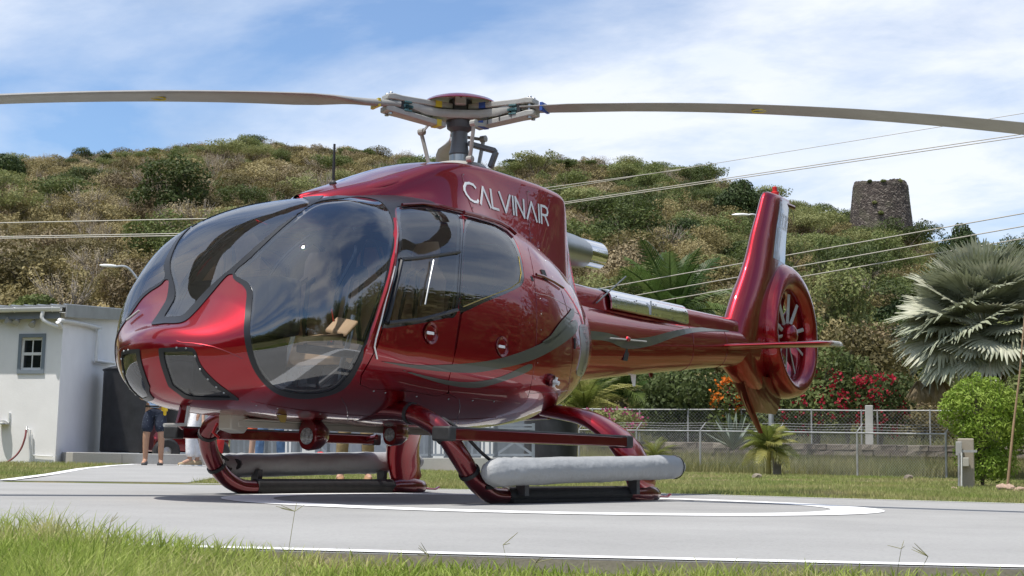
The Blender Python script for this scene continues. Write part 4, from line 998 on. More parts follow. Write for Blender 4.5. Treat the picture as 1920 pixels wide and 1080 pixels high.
def soil_mat():
    m, t, o = new_mat('dry_soil_and_turf'); b = t.nodes.new('ShaderNodeBsdfPrincipled'); t.links.new(b.outputs[0], o.inputs[0]); b.inputs['Roughness'].default_value = .95; b.inputs['Specular IOR Level'].default_value = .1
    tcn = t.nodes.new('ShaderNodeTexCoord')
    g = t.nodes.new('ShaderNodeNewGeometry'); sp = t.nodes.new('ShaderNodeSeparateXYZ'); t.links.new(g.outputs['Position'], sp.inputs[0])
    a = N(t, 'ShaderNodeTexNoise', _Scale=.9, _Detail=8.0, _Roughness=.65); t.links.new(tcn.outputs['Object'], a.inputs['Vector'])
    c = N(t, 'ShaderNodeTexNoise', _Scale=14.0, _Detail=5.0, _Roughness=.7); t.links.new(tcn.outputs['Object'], c.inputs['Vector'])
    r1 = ramp(t, [(.35, (.075, .095, .03)), (.5, (.12, .13, .045)), (.62, (.26, .20, .10)), (.75, (.34, .26, .15))]); t.links.new(a.outputs[0], r1.inputs[0])
    r3 = ramp(t, [(.3, .55), (.7, 1.35)]); t.links.new(c.outputs[0], r3.inputs[0])
    mx = N(t, 'ShaderNodeMix', data_type='RGBA', blend_type='MULTIPLY'); mx.inputs[0].default_value = 1; t.links.new(r1.outputs[0], mx.inputs[6]); t.links.new(r3.outputs[0], mx.inputs[7])
    d = N(t, 'ShaderNodeTexNoise', _Scale=.06, _Detail=10.0, _Roughness=.7); t.links.new(tcn.outputs['Object'], d.inputs['Vector'])
    r2 = ramp(t, [(.35, (.15, .14, .06)), (.5, (.24, .20, .09)), (.65, (.33, .26, .14))]); t.links.new(d.outputs[0], r2.inputs[0])
    hz = math_n(t, 'MULTIPLY', math_n(t, 'SUBTRACT', sp.outputs[2], 1.0), .5, clamp=True)
    mh = N(t, 'ShaderNodeMix', data_type='RGBA'); t.links.new(hz, mh.inputs[0]); t.links.new(mx.outputs[2], mh.inputs[6]); t.links.new(r2.outputs[0], mh.inputs[7]); t.links.new(mh.outputs[2], b.inputs['Base Color'])
    bp = N(t, 'ShaderNodeBump', _Strength=.8, _Distance=.04); t.links.new(c.outputs[0], bp.inputs['Height']); t.links.new(bp.outputs[0], b.inputs['Normal'])
    return m
MT['soil'] = soil_mat()
ter = mesh_np('terrain', np.stack([TX, TY, TZ], -1).reshape(-1, 3), Fq, MT['soil'], smooth=True); tag(ter, kind='structure')

# ---- pad and road
def pad_mat(name, base, crack=True):
    m, t, o = new_mat(name); b = t.nodes.new('ShaderNodeBsdfPrincipled'); t.links.new(b.outputs[0], o.inputs[0]); b.inputs['Specular IOR Level'].default_value = .25
    tcn = t.nodes.new('ShaderNodeTexCoord'); v = tcn.outputs['Object']
    a = N(t, 'ShaderNodeTexNoise', _Scale=.8, _Detail=9.0, _Roughness=.6); t.links.new(v, a.inputs['Vector'])
    f = N(t, 'ShaderNodeTexNoise', _Scale=60.0, _Detail=5.0, _Roughness=.7); t.links.new(v, f.inputs['Vector'])
    r1 = ramp(t, [(.3, tuple(c*.86 for c in base)), (.7, tuple(c*1.08 for c in base))]); t.links.new(a.outputs[0], r1.inputs[0])
    r2 = ramp(t, [(.25, .80), (.5, 1.0), (.8, 1.10)]); t.links.new(f.outputs[0], r2.inputs[0])
    mx = N(t, 'ShaderNodeMix', data_type='RGBA', blend_type='MULTIPLY'); mx.inputs[0].default_value = 1; t.links.new(r1.outputs[0], mx.inputs[6]); t.links.new(r2.outputs[0], mx.inputs[7])
    vo = N(t, 'ShaderNodeTexVoronoi', _Scale=5.5, _Randomness=1.0); t.links.new(v, vo.inputs['Vector'])
    sp = ramp(t, [(.02, .45), (.035, 1)]); t.links.new(vo.outputs['Distance'], sp.inputs[0])
    m2 = N(t, 'ShaderNodeMix', data_type='RGBA', blend_type='MULTIPLY'); m2.inputs[0].default_value = 1; t.links.new(mx.outputs[2], m2.inputs[6]); t.links.new(sp.outputs[0], m2.inputs[7])
    t.links.new(m2.outputs[2], b.inputs['Base Color']); b.inputs['Roughness'].default_value = .85
    bp = N(t, 'ShaderNodeBump', _Strength=.35, _Distance=.006); t.links.new(f.outputs[0], bp.inputs['Height']); t.links.new(bp.outputs[0], b.inputs['Normal'])
    return m
MT['pad'] = pad_mat('painted_grey_pad', (.318, .314, .303)); MT['line'] = pad_mat('white_line_paint', (.80, .80, .79)); MT['concrete'] = pad_mat('pale_concrete', (.45, .44, .41)); MT['kerb'] = pad_mat('weathered_concrete', (.34, .30, .24))
def g2(x, y, D): p = atD(x, y, D); return (p[0], p[1])
PAD = [(-6.34, -3.40), (-5.62, -4.74), (-4.84, -5.98), (-3.4, -8.2), (-.5, -9.6), (3.0, -8.6), (4.30, -6.2), (4.32, -3.4), (3.86, .13), (3.1, 1.4), (2.4, 2.27), (1.44, 4.75), (-.22, 5.70), (-3.2, 4.3), (-5.8, 1.7), (-6.9, -1.0)]
ROAD = [(1.47, 4.73), g2(420, 893, 19), g2(600, 882, 26), g2(760, 878, 31), g2(800, 872, 38), g2(600, 872, 38), g2(350, 872, 31), g2(262, 872, 29), (7.56, 12.9), (3.6, 9.35), (-.24, 5.72)]
def flat_poly(name, poly, z, thick, mats, sub=0):
    bm = bmesh.new(); vs = [bm.verts.new((x, y, 0)) for x, y in poly]; f = bm.faces.new(vs)
    bmesh.ops.triangulate(bm, faces=[f])
    for _ in range(sub): bmesh.ops.subdivide_edges(bm, edges=bm.edges, cuts=1, use_grid_fill=True)
    top = list(bm.verts)
    be = [e for e in bm.edges if e.is_boundary]
    r = bmesh.ops.extrude_edge_only(bm, edges=be); low = [v for v in r['geom'] if isinstance(v, bmesh.types.BMVert)]
    for v in bm.verts: v.co.z = z(v.co.x, v.co.y)
    for v in low: v.co.z -= thick
    bmesh.ops.recalc_face_normals(bm, faces=bm.faces)
    me = bpy.data.meshes.new(name); bm.to_mesh(me); bm.free(); return link(name, me, mats)
pd = flat_poly('helipad', PAD, lambda x, y: 0.0, .22, MT['kerb'])
pd['kind'] = 'structure'
def inset(poly, d):
    P = np.array(poly); n = len(P); A_ = .5*sum(P[i][0]*P[(i+1) % n][1]-P[(i+1) % n][0]*P[i][1] for i in range(n)); s_ = 1 if A_ > 0 else -1; out = []
    for i in range(n):
        a = P[i]-P[i-1]; b = P[(i+1) % n]-P[i]; a /= np.linalg.norm(a); b /= np.linalg.norm(b)
        na_ = np.array((-a[1], a[0]))*s_; nb = np.array((-b[1], b[0]))*s_; m_ = na_+nb; m_ /= np.linalg.norm(m_); out.append(P[i]+m_*d/max(.3, m_@na_))
    return [tuple(p) for p in out]
IN = inset(PAD, .005)
pt = flat_poly('pad_surface', IN, lambda x, y: .004, .003, MT['pad']); pt.parent = pd
def strip(name, outer, inner, z, mat, closed=True, parent=None, rng_=None):
    n = len(outer); mb = MB(); k = range(n if closed else n-1)
    if rng_: k = rng_
    for i in k:
        j = (i+1) % n
        a, b, c, d = outer[i], outer[j], inner[j], inner[i]
        mb.add([(*a, z(*a)), (*b, z(*b)), (*c, z(*c)), (*d, z(*d))], [(0, 1, 2, 3)])
    return mb.build(name, mat, parent, smooth=0)
def dens(poly, step=.4):
    out = []; n = len(poly)
    for i in range(n):
        a = np.array(poly[i]); b = np.array(poly[(i+1) % n]); k = max(1, int(np.linalg.norm(b-a)/step))
        for j in range(k): out.append(tuple(a+(b-a)*j/k))
    return out
O_ = dens(inset(PAD, .03)); I_ = []
I_ = dens(inset(PAD, .14))
n_ = min(len(O_), len(I_))
O_s = inset(PAD, .02); I_s = inset(PAD, .12)
# edge line everywhere but where the road joins
strip('edge_line', O_s, I_s, lambda x, y: .008, MT['line'], parent=pd, rng_=[i for i in range(len(PAD)) if i != 11])
# ring marking
rc = (-.46+.0, -1.30); RO, RI = 2.40, 2.03
ro = [(rc[0]+RO*math.cos(a), rc[1]+RO*math.sin(a)) for a in np.linspace(0, 2*math.pi, 121)[:-1]]; ri = [(rc[0]+RI*math.cos(a), rc[1]+RI*math.sin(a)) for a in np.linspace(0, 2*math.pi, 121)[:-1]]
strip('ring_marking', ro, ri, lambda x, y: .008, MT['line'], parent=pd)
def poly_in(P, poly):
    P = np.atleast_2d(P); r = np.zeros(len(P), bool); n = len(poly)
    for i in range(n):
        a = poly[i]; b = poly[(i+1) % n]; c = ((a[1] > P[:, 1]) != (b[1] > P[:, 1])); 
        xx = (b[0]-a[0])*(P[:, 1]-a[1])/((b[1]-a[1]) if b[1] != a[1] else 1e-9)+a[0]; r ^= c & (P[:, 0] < xx)
    return r
gz = lambda x, y: float(ground_z(x, y))
rz_ = lambda x, y: gz(x, y)+.006+.016*float(smooth((math.hypot(x-CP[0], y-CP[1])-16.5)/4))
rd = flat_poly('access_road', ROAD, rz_, .1, MT['pad'], sub=3); rd['kind'] = 'structure'
e1 = dens([(-.24, 5.72), (3.6, 9.35), (7.56, 12.9)], .8)
def line_along(pts, w, name, parent):
    P = [np.array(p, float) for p in pts]; mb = MB()
    for a, b in zip(P[:-1], P[1:]):
        d = (b-a)/np.linalg.norm(b-a); nn = np.array((-d[1], d[0]))*w
        q = [a, b, b+nn, a+nn]; mb.add([(p[0], p[1], rz_(p[0], p[1])+.006) for p in q], [(0, 1, 2, 3)])
    mb.build(name, MT['line'], parent, smooth=0)
line_along([(-.24, 5.70), (1.7, 7.5), (3.6, 9.33), (5.6, 11.1), (7.56, 12.88)], -.14, 'edge_line', rd)

# ---- near verge and lawns: real blades
def leafmat(name, cols, rough=.6, trans=.35, scale=1.2, orand=.25, coord='Object'):
    m, t, o = new_mat(name); b = t.nodes.new('ShaderNodeBsdfPrincipled'); b.inputs['Roughness'].default_value = rough; b.inputs['Specular IOR Level'].default_value = .25
    tcn = t.nodes.new('ShaderNodeTexCoord'); nz = N(t, 'ShaderNodeTexNoise', _Scale=scale, _Detail=4.0, _Roughness=.7); t.links.new(tcn.outputs[coord], nz.inputs['Vector'])
    k = len(cols); r = ramp(t, [(.28+.44*i/(k-1), c) for i, c in enumerate(cols)]); 
    oi = t.nodes.new('ShaderNodeObjectInfo')
    sft = math_n(t, 'MULTIPLY_ADD', oi.outputs['Random'], orand, -orand/2)
    t.links.new(math_n(t, 'ADD', nz.outputs[0], sft), r.inputs[0])
    g = t.nodes.new('ShaderNodeNewGeometry')
    hs = t.nodes.new('ShaderNodeHueSaturation'); t.links.new(r.outputs[0], hs.inputs['Color']); t.links.new(math_n(t, 'MULTIPLY_ADD', g.outputs['Random Per Island'], .36, .82), hs.inputs['Value'])
    t.links.new(hs.outputs[0], b.inputs['Base Color'])
    tr = t.nodes.new('ShaderNodeBsdfTranslucent'); t.links.new(hs.outputs[0], tr.inputs[0])
    mx = N(t, 'ShaderNodeMixShader'); mx.inputs[0].default_value = trans; t.links.new(b.outputs[0], mx.inputs[1]); t.links.new(tr.outputs[0], mx.inputs[2]); t.links.new(mx.outputs[0], o.inputs[0])
    return m
MT['grass'] = leafmat('fresh_grass', [(.13, .21, .03), (.24, .33, .05), (.36, .43, .10), (.50, .46, .22)], scale=2.5, trans=.45)
MT['lawn'] = leafmat('lawn_grass', [(.17, .24, .05), (.25, .32, .08), (.36, .37, .14), (.52, .43, .24)], scale=.5, trans=.4)
MT['dry_grass'] = leafmat('dry_tall_grass', [(.16, .18, .06), (.28, .26, .11), (.42, .34, .19)], scale=.4, trans=.35)
def blades(name, P, H, Wd, lean, mat, seg=3, kind='stuff'):
    """P (n,3) roots; H heights; Wd widths: bent tapering blades in one mesh"""
    n = len(P); az = rng.uniform(0, 2*np.pi, n); la = rng.uniform(0, 2*np.pi, n); ln = rng.uniform(.2, 1, n)*lean
    side = np.stack([np.cos(az), np.sin(az), 0*az], -1); ld = np.stack([np.cos(la), np.sin(la), 0*la], -1)
    V = []; 
    for k in range(seg+1):
        t = k/seg; ctr = P+ld*(H*ln*t*t)[:, None]; ctr[:, 2] += H*t*(1-.25*ln*t)
        w = Wd*(1-t)**.7*.5
        if k < seg: V += [ctr-side*w[:, None], ctr+side*w[:, None]]
        else: V += [ctr]
    V = np.stack(V, 1); m_ = 2*seg+1; base = (np.arange(n)*m_)[:, None]
    F = []
    for k in range(seg-1): a = 2*k; F += [(a, a+1, a+3), (a, a+3, a+2)]
    a = 2*(seg-1); F += [(a, a+1, a+2)]
    F = (base[:, :, None]+np.array(F)[None]).reshape(-1, 3)
    return tag(mesh_np(name, V.reshape(-1, 3), F, mat), kind=kind)
# verge in front of the pad
def fan(n, x0, x1, D0, D1, logd=True):
    px = rng.uniform(x0, x1, n); D = np.exp(rng.uniform(math.log(D0), math.log(D1), n)) if logd else rng.uniform(D0, D1, n)
    a = np.arctan((px-960)/CF); 
    f = D*np.cos(a); r = D*np.sin(a)
    X = C2[0]+f*math.cos(CYAW)+r*math.sin(CYAW); Y = C2[1]+f*math.sin(CYAW)-r*math.cos(CYAW)
    return px, D, X, Y
px, D, X, Y = fan(80000, -120, 2040, 2.1, 4.9)
ok = ~poly_in(np.stack([X, Y], 1), inset(PAD, -.005))
left_ = np.interp(px, [-100, 150, 300, 480, 620, 900, 1150, 1300, 1560, 1700, 2000], [.85, .9, .62, .32, .2, .14, .12, .22, .24, .10, .10])
patch = .5+.5*np.sin(X*5.1+Y*2.3)*np.sin(Y*4.3-X*1.7)
near_edge = poly_in(np.stack([X, Y], 1), inset(PAD, -.16))
dn = np.where(near_edge, .30+.9*(px < 620)+.5*patch+.3*((px > 1300) & (px < 1620)), 1.0)
ok &= rng.random(len(px)) < np.clip(dn*(.55+.45*left_), 0, 1)
px, D, X, Y, left_ = px[ok], D[ok], X[ok], Y[ok], left_[ok]
Z = ground_z(X, Y)
Hh = (.03+.115*left_)*rng.uniform(.35, 1.35, len(px))
blades('verge_thatch', np.stack([X, Y, Z], -1)[::4], Hh[::4]*.7, np.full(len(X[::4]), .006), 1.6, leafmat('dead_thatch', [(.30, .25, .12), (.46, .38, .22)], scale=3, trans=.2), 2)
blades('verge_grass', np.stack([X, Y, Z], -1), Hh, rng.uniform(.004, .009, len(px)), .9, MT['grass'], 4)
# taller seed stems standing out of the verge
mb = MB()
for k in range(7):
    x = rnd.choice([rnd.uniform(0, 640), rnd.uniform(0, 1700)]); Dd = rnd.uniform(3.2, 4.3)
    a = math.atan((x-960)/CF); f, r = Dd*math.cos(a), Dd*math.sin(a); X_, Y_ = C2[0]+f*math.cos(CYAW)+r*math.sin(CYAW), C2[1]+f*math.sin(CYAW)-r*math.cos(CYAW)
    if poly_in([(X_, Y_)], PAD)[0]: continue
    z0 = gz(X_, Y_); h = rnd.uniform(.10, .24)*(1.15 if x < 400 else .95); l = np.array((rnd.uniform(-.06, .06), rnd.uniform(-.06, .06), 0))
    p0 = np.array((X_, Y_, z0)); p1 = p0+np.array((0, 0, h*.5))+l*.4; p2 = p0+np.array((0, 0, h))+l
    mb.tube([p0, p1, p2], [.0011, .0009, .0007], 4)
    for q in range(rnd.randint(2, 5)):
        aa = rnd.uniform(0, 6.3); v = np.array((math.cos(aa), math.sin(aa), rnd.uniform(.1, .9)))*rnd.uniform(.025, .05); mb.tube([p2, p2+v*.6, p2+v], [.0009, .0010, .0005], 4)
st = mb.build('seed_stems', pbr('seed_stem', (.22, .21, .10), .7), fixn=False); tag(st, kind='stuff')
# lawns
px, D, X, Y = fan(150000, -60, 1990, 11.5, 40)
XY = np.stack([X, Y], 1)
BLD_OK = np.ones(len(px), bool)
ok = ~poly_in(XY, inset(PAD, -.03)) & ~poly_in(XY, inset(ROAD, -.03)) & ~((px < 330) & (D > 27.3)) & ~((px > 330) & (px < 1090) & (D > 31))
X, Y, D = X[ok], Y[ok], D[ok]
sc = np.clip(D/20, .7, 2)
pt_ = .5+.5*np.sin(X*1.3+Y*.7)*np.sin(Y*1.1-X*.5)
blades('lawn_grass', np.stack([X, Y, ground_z(X, Y)-.005], -1), rng.uniform(.025, .075, len(X))*(.8+.5*pt_), .011*sc, .8, MT['lawn'], 1)
px, D, X, Y = fan(26000, 1080, 2000, 37.5, 47, False)
blades('tall_dry_grass', np.stack([X, Y, ground_z(X, Y)-.01], -1), rng.uniform(.12, .5, len(X)), rng.uniform(.012, .022, len(X)), .7, MT['dry_grass'], 2)
px, D, X, Y = fan(26000, -100, 2100, 46, 66, False)
blades('scrub_grass', np.stack([X, Y, ground_z(X, Y)-.01], -1), rng.uniform(.2, .7, len(X)), rng.uniform(.02, .04, len(X)), .7, MT['dry_grass'], 2)

# ---- shrubs and trees
def leaf_cloud(n, ells, leaf, bias=.75, squash=1.0, seed=0, asp=.6):
    """n leaf quads spread over the outer part of a set of ellipsoids (cx,cy,cz,rx,ry,rz)"""
    r_ = np.random.default_rng(seed); E = np.array(ells, float)
    w = (E[:, 3]*E[:, 4]+E[:, 4]*E[:, 5]); w /= w.sum(); k = r_.choice(len(E), n, p=w)
    d = r_.normal(size=(n, 3)); d[:, 2] = d[:, 2]*.9+.15; d /= np.linalg.norm(d, axis=1, keepdims=True)
    rad = bias+(1.08-bias)*r_.random(n)**.6
    P = E[k, :3]+d*E[k, 3:]*rad[:, None]
    nrm = d+r_.normal(size=(n, 3))*.55; nrm /= np.linalg.norm(nrm, axis=1, keepdims=True)
    t = np.cross(nrm, r_.normal(size=(n, 3))); t /= np.linalg.norm(t, axis=1, keepdims=True); b = np.cross(nrm, t)
    s_ = leaf*r_.uniform(.6, 1.4, n)[:, None]
    V = np.stack([P-t*s_, P-b*s_*asp*.8+nrm*s_*.15, P+t*s_, P+b*s_*asp+nrm*s_*.1], 1).reshape(-1, 3)
    F = np.arange(4*n).reshape(-1, 4); return V, F
def branches(mb, h, R, k, r0=.06, up=.6, seed=0, twigs=0):
    q = random.Random(seed)
    for i in range(k):
        a = 6.283*i/k+q.uniform(-.4, .4); s_ = q.uniform(.35, .8)
        p1 = np.array((math.cos(a)*R*.25*s_, math.sin(a)*R*.25*s_, h*.35)); p2 = np.array((math.cos(a)*R*s_, math.sin(a)*R*s_, h*(up+q.uniform(0, .3))))
        mb.tube([(0, 0, -.05), p1, (p1+p2)/2+np.array((0, 0, h*.05)), p2], [r0, r0*.7, r0*.45, r0*.15], 5)
        for _ in range(twigs):
            e = p2+np.array((q.uniform(-1, 1)*R*.4, q.uniform(-1, 1)*R*.4, q.uniform(0, .25)*h)); mb.tube([(p1+p2)/2, e], [r0*.3, r0*.08], 3)
def combine(mb, V, F, name, mats, li=1):
    me = bpy.data.meshes.new(name); v1 = mb.v; nv = len(v1)
    allv = list(v1)+[tuple(x) for x in V]; allf = list(mb.f)+[tuple(int(a)+nv for a in f) for f in F]
    me.from_pydata(allv, [], allf); me.polygons.foreach_set('material_index', [0]*len(mb.f)+[li]*len(F)); me.polygons.foreach_set('use_smooth', [True]*len(mb.f)+[False]*len(F))
    for m_ in mats: me.materials.append(m_)
    me.update(); return me
MT['bark'] = pbr('grey_brown_bark', (.13, .105, .08), .9, noise=.3, nscale=6, bump=.5, bscale=20)
MT['bark_pale'] = pbr('pale_bark', (.30, .26, .22), .9, noise=.25, nscale=6)
MT['olive'] = leafmat('olive_scrub_leaf', [(.12, .10, .038), (.185, .155, .058), (.25, .205, .085), (.32, .265, .125)], scale=.35, orand=.7, trans=.25)
MT['brown'] = leafmat('dry_scrub_leaf', [(.14, .105, .055), (.20, .155, .08), (.27, .21, .12), (.33, .27, .16)], scale=.35, orand=.7, trans=.2)
MT['green'] = leafmat('green_scrub_leaf', [(.065, .088, .025), (.11, .14, .04), (.16, .19, .06), (.23, .24, .09)], scale=.35, orand=.6, trans=.3)
MT['darkgreen'] = leafmat('dark_green_leaf', [(.025, .042, .013), (.045, .070, .02), (.075, .105, .032)], scale=.6, orand=.4, trans=.2)
def noise_cloud(n, R_, zc, rz, leaf, thr, seed, fr=1.9, flat=0, fill=.35):
    """leaf cards through an irregular volume: a noise field leaves hollows, shoots and gaps"""
    r_ = np.random.default_rng(seed); m_ = n*9
    d = r_.normal(size=(m_, 3)); d /= np.linalg.norm(d, axis=1, keepdims=True); rad = r_.random(m_)**fill
    P = d*rad[:, None]*np.array((R_, R_, rz))
    ph = r_.uniform(0, 6.3, (7, 3)); fq = r_.normal(size=(7, 3))*fr
    f = sum(np.sin(P@fq[i]*1.0+ph[i, 0])*np.cos(P@fq[(i+3) % 7]*.7+ph[i, 1]) for i in range(7))/2.2
    edge = 1-rad**3
    ok = f+edge*.9 > thr
    P = P[ok][:n]; d = d[ok][:n]; P = P+r_.normal(size=P.shape)*.06; P[:, 2] += zc; k = len(P)
    nrm = d*.7+np.array((0, 0, .45))+r_.normal(size=(k, 3))*.6; nrm /= np.linalg.norm(nrm, axis=1, keepdims=True)
    t = np.cross(nrm, r_.normal(size=(k, 3))); t /= np.linalg.norm(t, axis=1, keepdims=True); b = np.cross(nrm, t)
    s_ = leaf*r_.uniform(.5, 1.5, k)[:, None]
    V = np.stack([P-t*s_, P-b*s_*.45+nrm*s_*.1, P+t*s_, P+b*s_*.5+nrm*s_*.1], 1).reshape(-1, 3)
    return V, np.arange(4*k).reshape(-1, 4)
def shrub_mesh(name, kind, seed):
    q = random.Random(seed); mb = MB()
    Rs, zc, rz, n, lf, thr, H = {'round': (1.9, 1.15, 1.25, 3600, .085, .38, 2.3), 'flat': (2.4, 2.35, .55, 2300, .08, .45, 2.6), 'low': (2.2, .7, .85, 3000, .085, .35, 1.4), 'bare': (1.7, 1.5, 1.2, 1500, .05, .55, 2.6), 'tall': (1.9, 2.0, 1.8, 4200, .09, .42, 3.6)}[kind]
    branches(mb, H, Rs*.75, 6 if kind != 'bare' else 13, .045, .6, seed, 5 if kind in ('bare', 'flat') else 2)
    V, F = noise_cloud(n, Rs, zc, rz, lf, thr, seed)
    mats = {'round': [MT['bark'], MT['olive']], 'flat': [MT['bark'], MT['green']], 'low': [MT['bark'], MT['olive']], 'bare': [MT['bark_pale'], MT['brown']], 'tall': [MT['bark'], MT['green']]}[kind]
    return combine(mb, V, F, name, mats)
SHR = [shrub_mesh('shrub_round_a', 'round', 1), shrub_mesh('shrub_round_b', 'round', 2), shrub_mesh('shrub_round_c', 'round', 3), shrub_mesh('shrub_low', 'low', 4), shrub_mesh('shrub_bare_a', 'bare', 5), shrub_mesh('shrub_bare_b', 'bare', 6), shrub_mesh('tree_flat', 'flat', 7), shrub_mesh('tree_tall', 'tall', 8), shrub_mesh('tree_flat_b', 'flat', 9)]
def variant(me, mat, nm):
    m2 = me.copy(); m2.name = nm; m2.materials[1] = mat; return m2
SHR += [variant(SHR[0], MT['green'], 'shrub_green'), variant(SHR[2], MT['brown'], 'shrub_dry'), variant(SHR[3], MT['green'], 'shrub_low_green'), variant(SHR[1], MT['brown'], 'shrub_dry_b')]
# positions over the slope
pts = []
tries = 0
px, D, X, Y = fan(24000, -260, 2200, 58, 285, False)
D_ = np.sqrt(rng.uniform(58**2, 285**2, 24000)); a_ = np.arctan((px-960)/CF)
X = C2[0]+D_*np.cos(a_)*math.cos(CYAW)+D_*np.sin(a_)*math.sin(CYAW); Y = C2[1]+D_*np.cos(a_)*math.sin(CYAW)-D_*np.sin(a_)*math.cos(CYAW)
cell = {}
ry_all = np.interp(px, [p[0] for p in RIDGE], [p[1] for p in RIDGE]); Dr_all = np.interp(px, [0, 900, 1300, 1700, 2400], [265, 255, 235, 205, 190])
for i in range(len(X)):
    if D_[i] > Dr_all[i]*1.04: continue
    mind = 1.65+.003*D_[i]
    key = (int(X[i]//mind), int(Y[i]//mind)); bad = False
    for dx in (-1, 0, 1):
        for dy in (-1, 0, 1):
            for (x, y) in cell.get((key[0]+dx, key[1]+dy), []):
                if (x-X[i])**2+(y-Y[i])**2 < mind*mind: bad = True
    if bad: continue
    twx, twy = 164.4, 56.6
    if (X[i]-twx)**2+(Y[i]-twy)**2 < 25: continue
    cell.setdefault(key, []).append((X[i], Y[i])); pts.append((X[i], Y[i], D_[i], px[i]))
SH = []
for (x, y, d, p) in pts:
    g = smooth((p-900)/500); zn = mnoise.noise(Vector((x*.03, y*.03, 3.3)))
    u = rnd.random()
    low_ = d < 110
    if g > .5: w = [3, 3, 2, 2, .8, .6, 1.2, .8, 1.0, 5 if zn > -.1 else 2, .8, 3, .5]
    else: w = [5, 5, 4, 4, 1.8, 1.6, .4, .15, .5, 1.4 if zn > .15 or low_ else .4, 2.4, .9, 2.4]
    k = rnd.choices(range(len(SHR)), w)[0]
    s_ = rnd.choice([rnd.uniform(.5, .9), rnd.uniform(.75, 1.2), rnd.uniform(1.0, 1.55)])*(1.2 if k in (6, 7, 8) else 1)*(1+.12*smooth((200-d)/100)*0)
    if d > 215: s_ *= .92
    SH.append((s_/d, x, y, d, p, k, s_))
SH.sort(key=lambda t: -t[0]*(1 if t[3] < 400 else 0))
LBL = {'dry': ('shrub', 'dry olive-brown shrub on the hillside scrub', 'dry shrubs covering the hillside', 'shrub'),
       'bare': ('bare_shrub', 'half bare pale twiggy shrub on the hillside', 'bare twiggy shrubs on the hillside', 'shrub'),
       'green': ('green_shrub', 'green leafy shrub among the dry hillside scrub', 'green shrubs on the hillside', 'shrub'),
       'tree': ('hill_tree', 'small flat-topped green tree on the hillside scrub', 'small green trees on the hillside', 'tree')}
def cls(k): return 'bare' if k in (4, 5) else 'tree' if k in (6, 7, 8) else 'green' if k in (9, 11) else 'dry'
cnt = 0; rest = []
for t in SH:
    vis = -40 < t[4] < 1960
    if vis and cnt < 290:
        _, x, y, d, p, k, s_ = t; c = cls(k); nm, lb, gr, ct = LBL[c]
        o = bpy.data.objects.new(nm, SHR[k]); S.collection.objects.link(o)
        o.location = (x, y, gz(x, y)+1.2*0-.1); o.rotation_euler = (rnd.uniform(-.1, .1), rnd.uniform(-.1, .1), rnd.uniform(0, 6.28)); o.scale = (s_*rnd.uniform(.85, 1.2), s_*rnd.uniform(.85, 1.2), s_*rnd.uniform(.8, 1.15))
        tag(o, lb, ct, gr); cnt += 1
    else: rest.append(t)
# the remaining scrub is one object: points carrying instances
srcc = bpy.data.collections.new('scrub_sources')
for i, me in enumerate(SHR):
    o = bpy.data.objects.new('scrub_source_%02d' % i, me); srcc.objects.link(o)
pm = bpy.data.meshes.new('hillside_scrub'); pm.from_pydata([(t[1], t[2], gz(t[1], t[2])-.1) for t in rest], [], [])
for nm, typ, vals in (('idx', 'INT', [t[5] for t in rest]), ('scl', 'FLOAT', [t[6] for t in rest]), ('rz', 'FLOAT', [rnd.uniform(0, 6.28) for t in rest])):
    at_ = pm.attributes.new(nm, typ, 'POINT'); at_.data.foreach_set('value', vals)
ho = link('hillside_scrub', pm); tag(ho, kind='stuff')
ng = bpy.data.node_groups.new('scrub', 'GeometryNodeTree'); ng.interface.new_socket('Geometry', in_out='INPUT', socket_type='NodeSocketGeometry'); ng.interface.new_socket('Geometry', in_out='OUTPUT', socket_type='NodeSocketGeometry')
gi = ng.nodes.new('NodeGroupInput'); go = ng.nodes.new('NodeGroupOutput'); ip = ng.nodes.new('GeometryNodeInstanceOnPoints'); ci = ng.nodes.new('GeometryNodeCollectionInfo')
ci.inputs['Collection'].default_value = srcc; ci.inputs['Separate Children'].default_value = True; ci.inputs['Reset Children'].default_value = True; ip.inputs['Pick Instance'].default_value = True
def nattr(nm, dt):
    n = ng.nodes.new('GeometryNodeInputNamedAttribute'); n.data_type = dt; n.inputs['Name'].default_value = nm; return [s for s in n.outputs if s.enabled and s.name == 'Attribute'][0]
cx3 = ng.nodes.new('ShaderNodeCombineXYZ'); ng.links.new(nattr('rz', 'FLOAT'), cx3.inputs[2])
ng.links.new(gi.outputs[0], ip.inputs['Points']); ng.links.new(ci.outputs[0], ip.inputs['Instance']); ng.links.new(nattr('idx', 'INT'), ip.inputs['Instance Index']); ng.links.new(cx3.outputs[0], ip.inputs['Rotation']); ng.links.new(nattr('scl', 'FLOAT'), ip.inputs['Scale']); ng.links.new(ip.outputs[0], go.inputs[0])
md = ho.modifiers.new('scatter', 'NODES'); md.node_group = ng
print('shrubs', cnt, 'rest', len(rest))

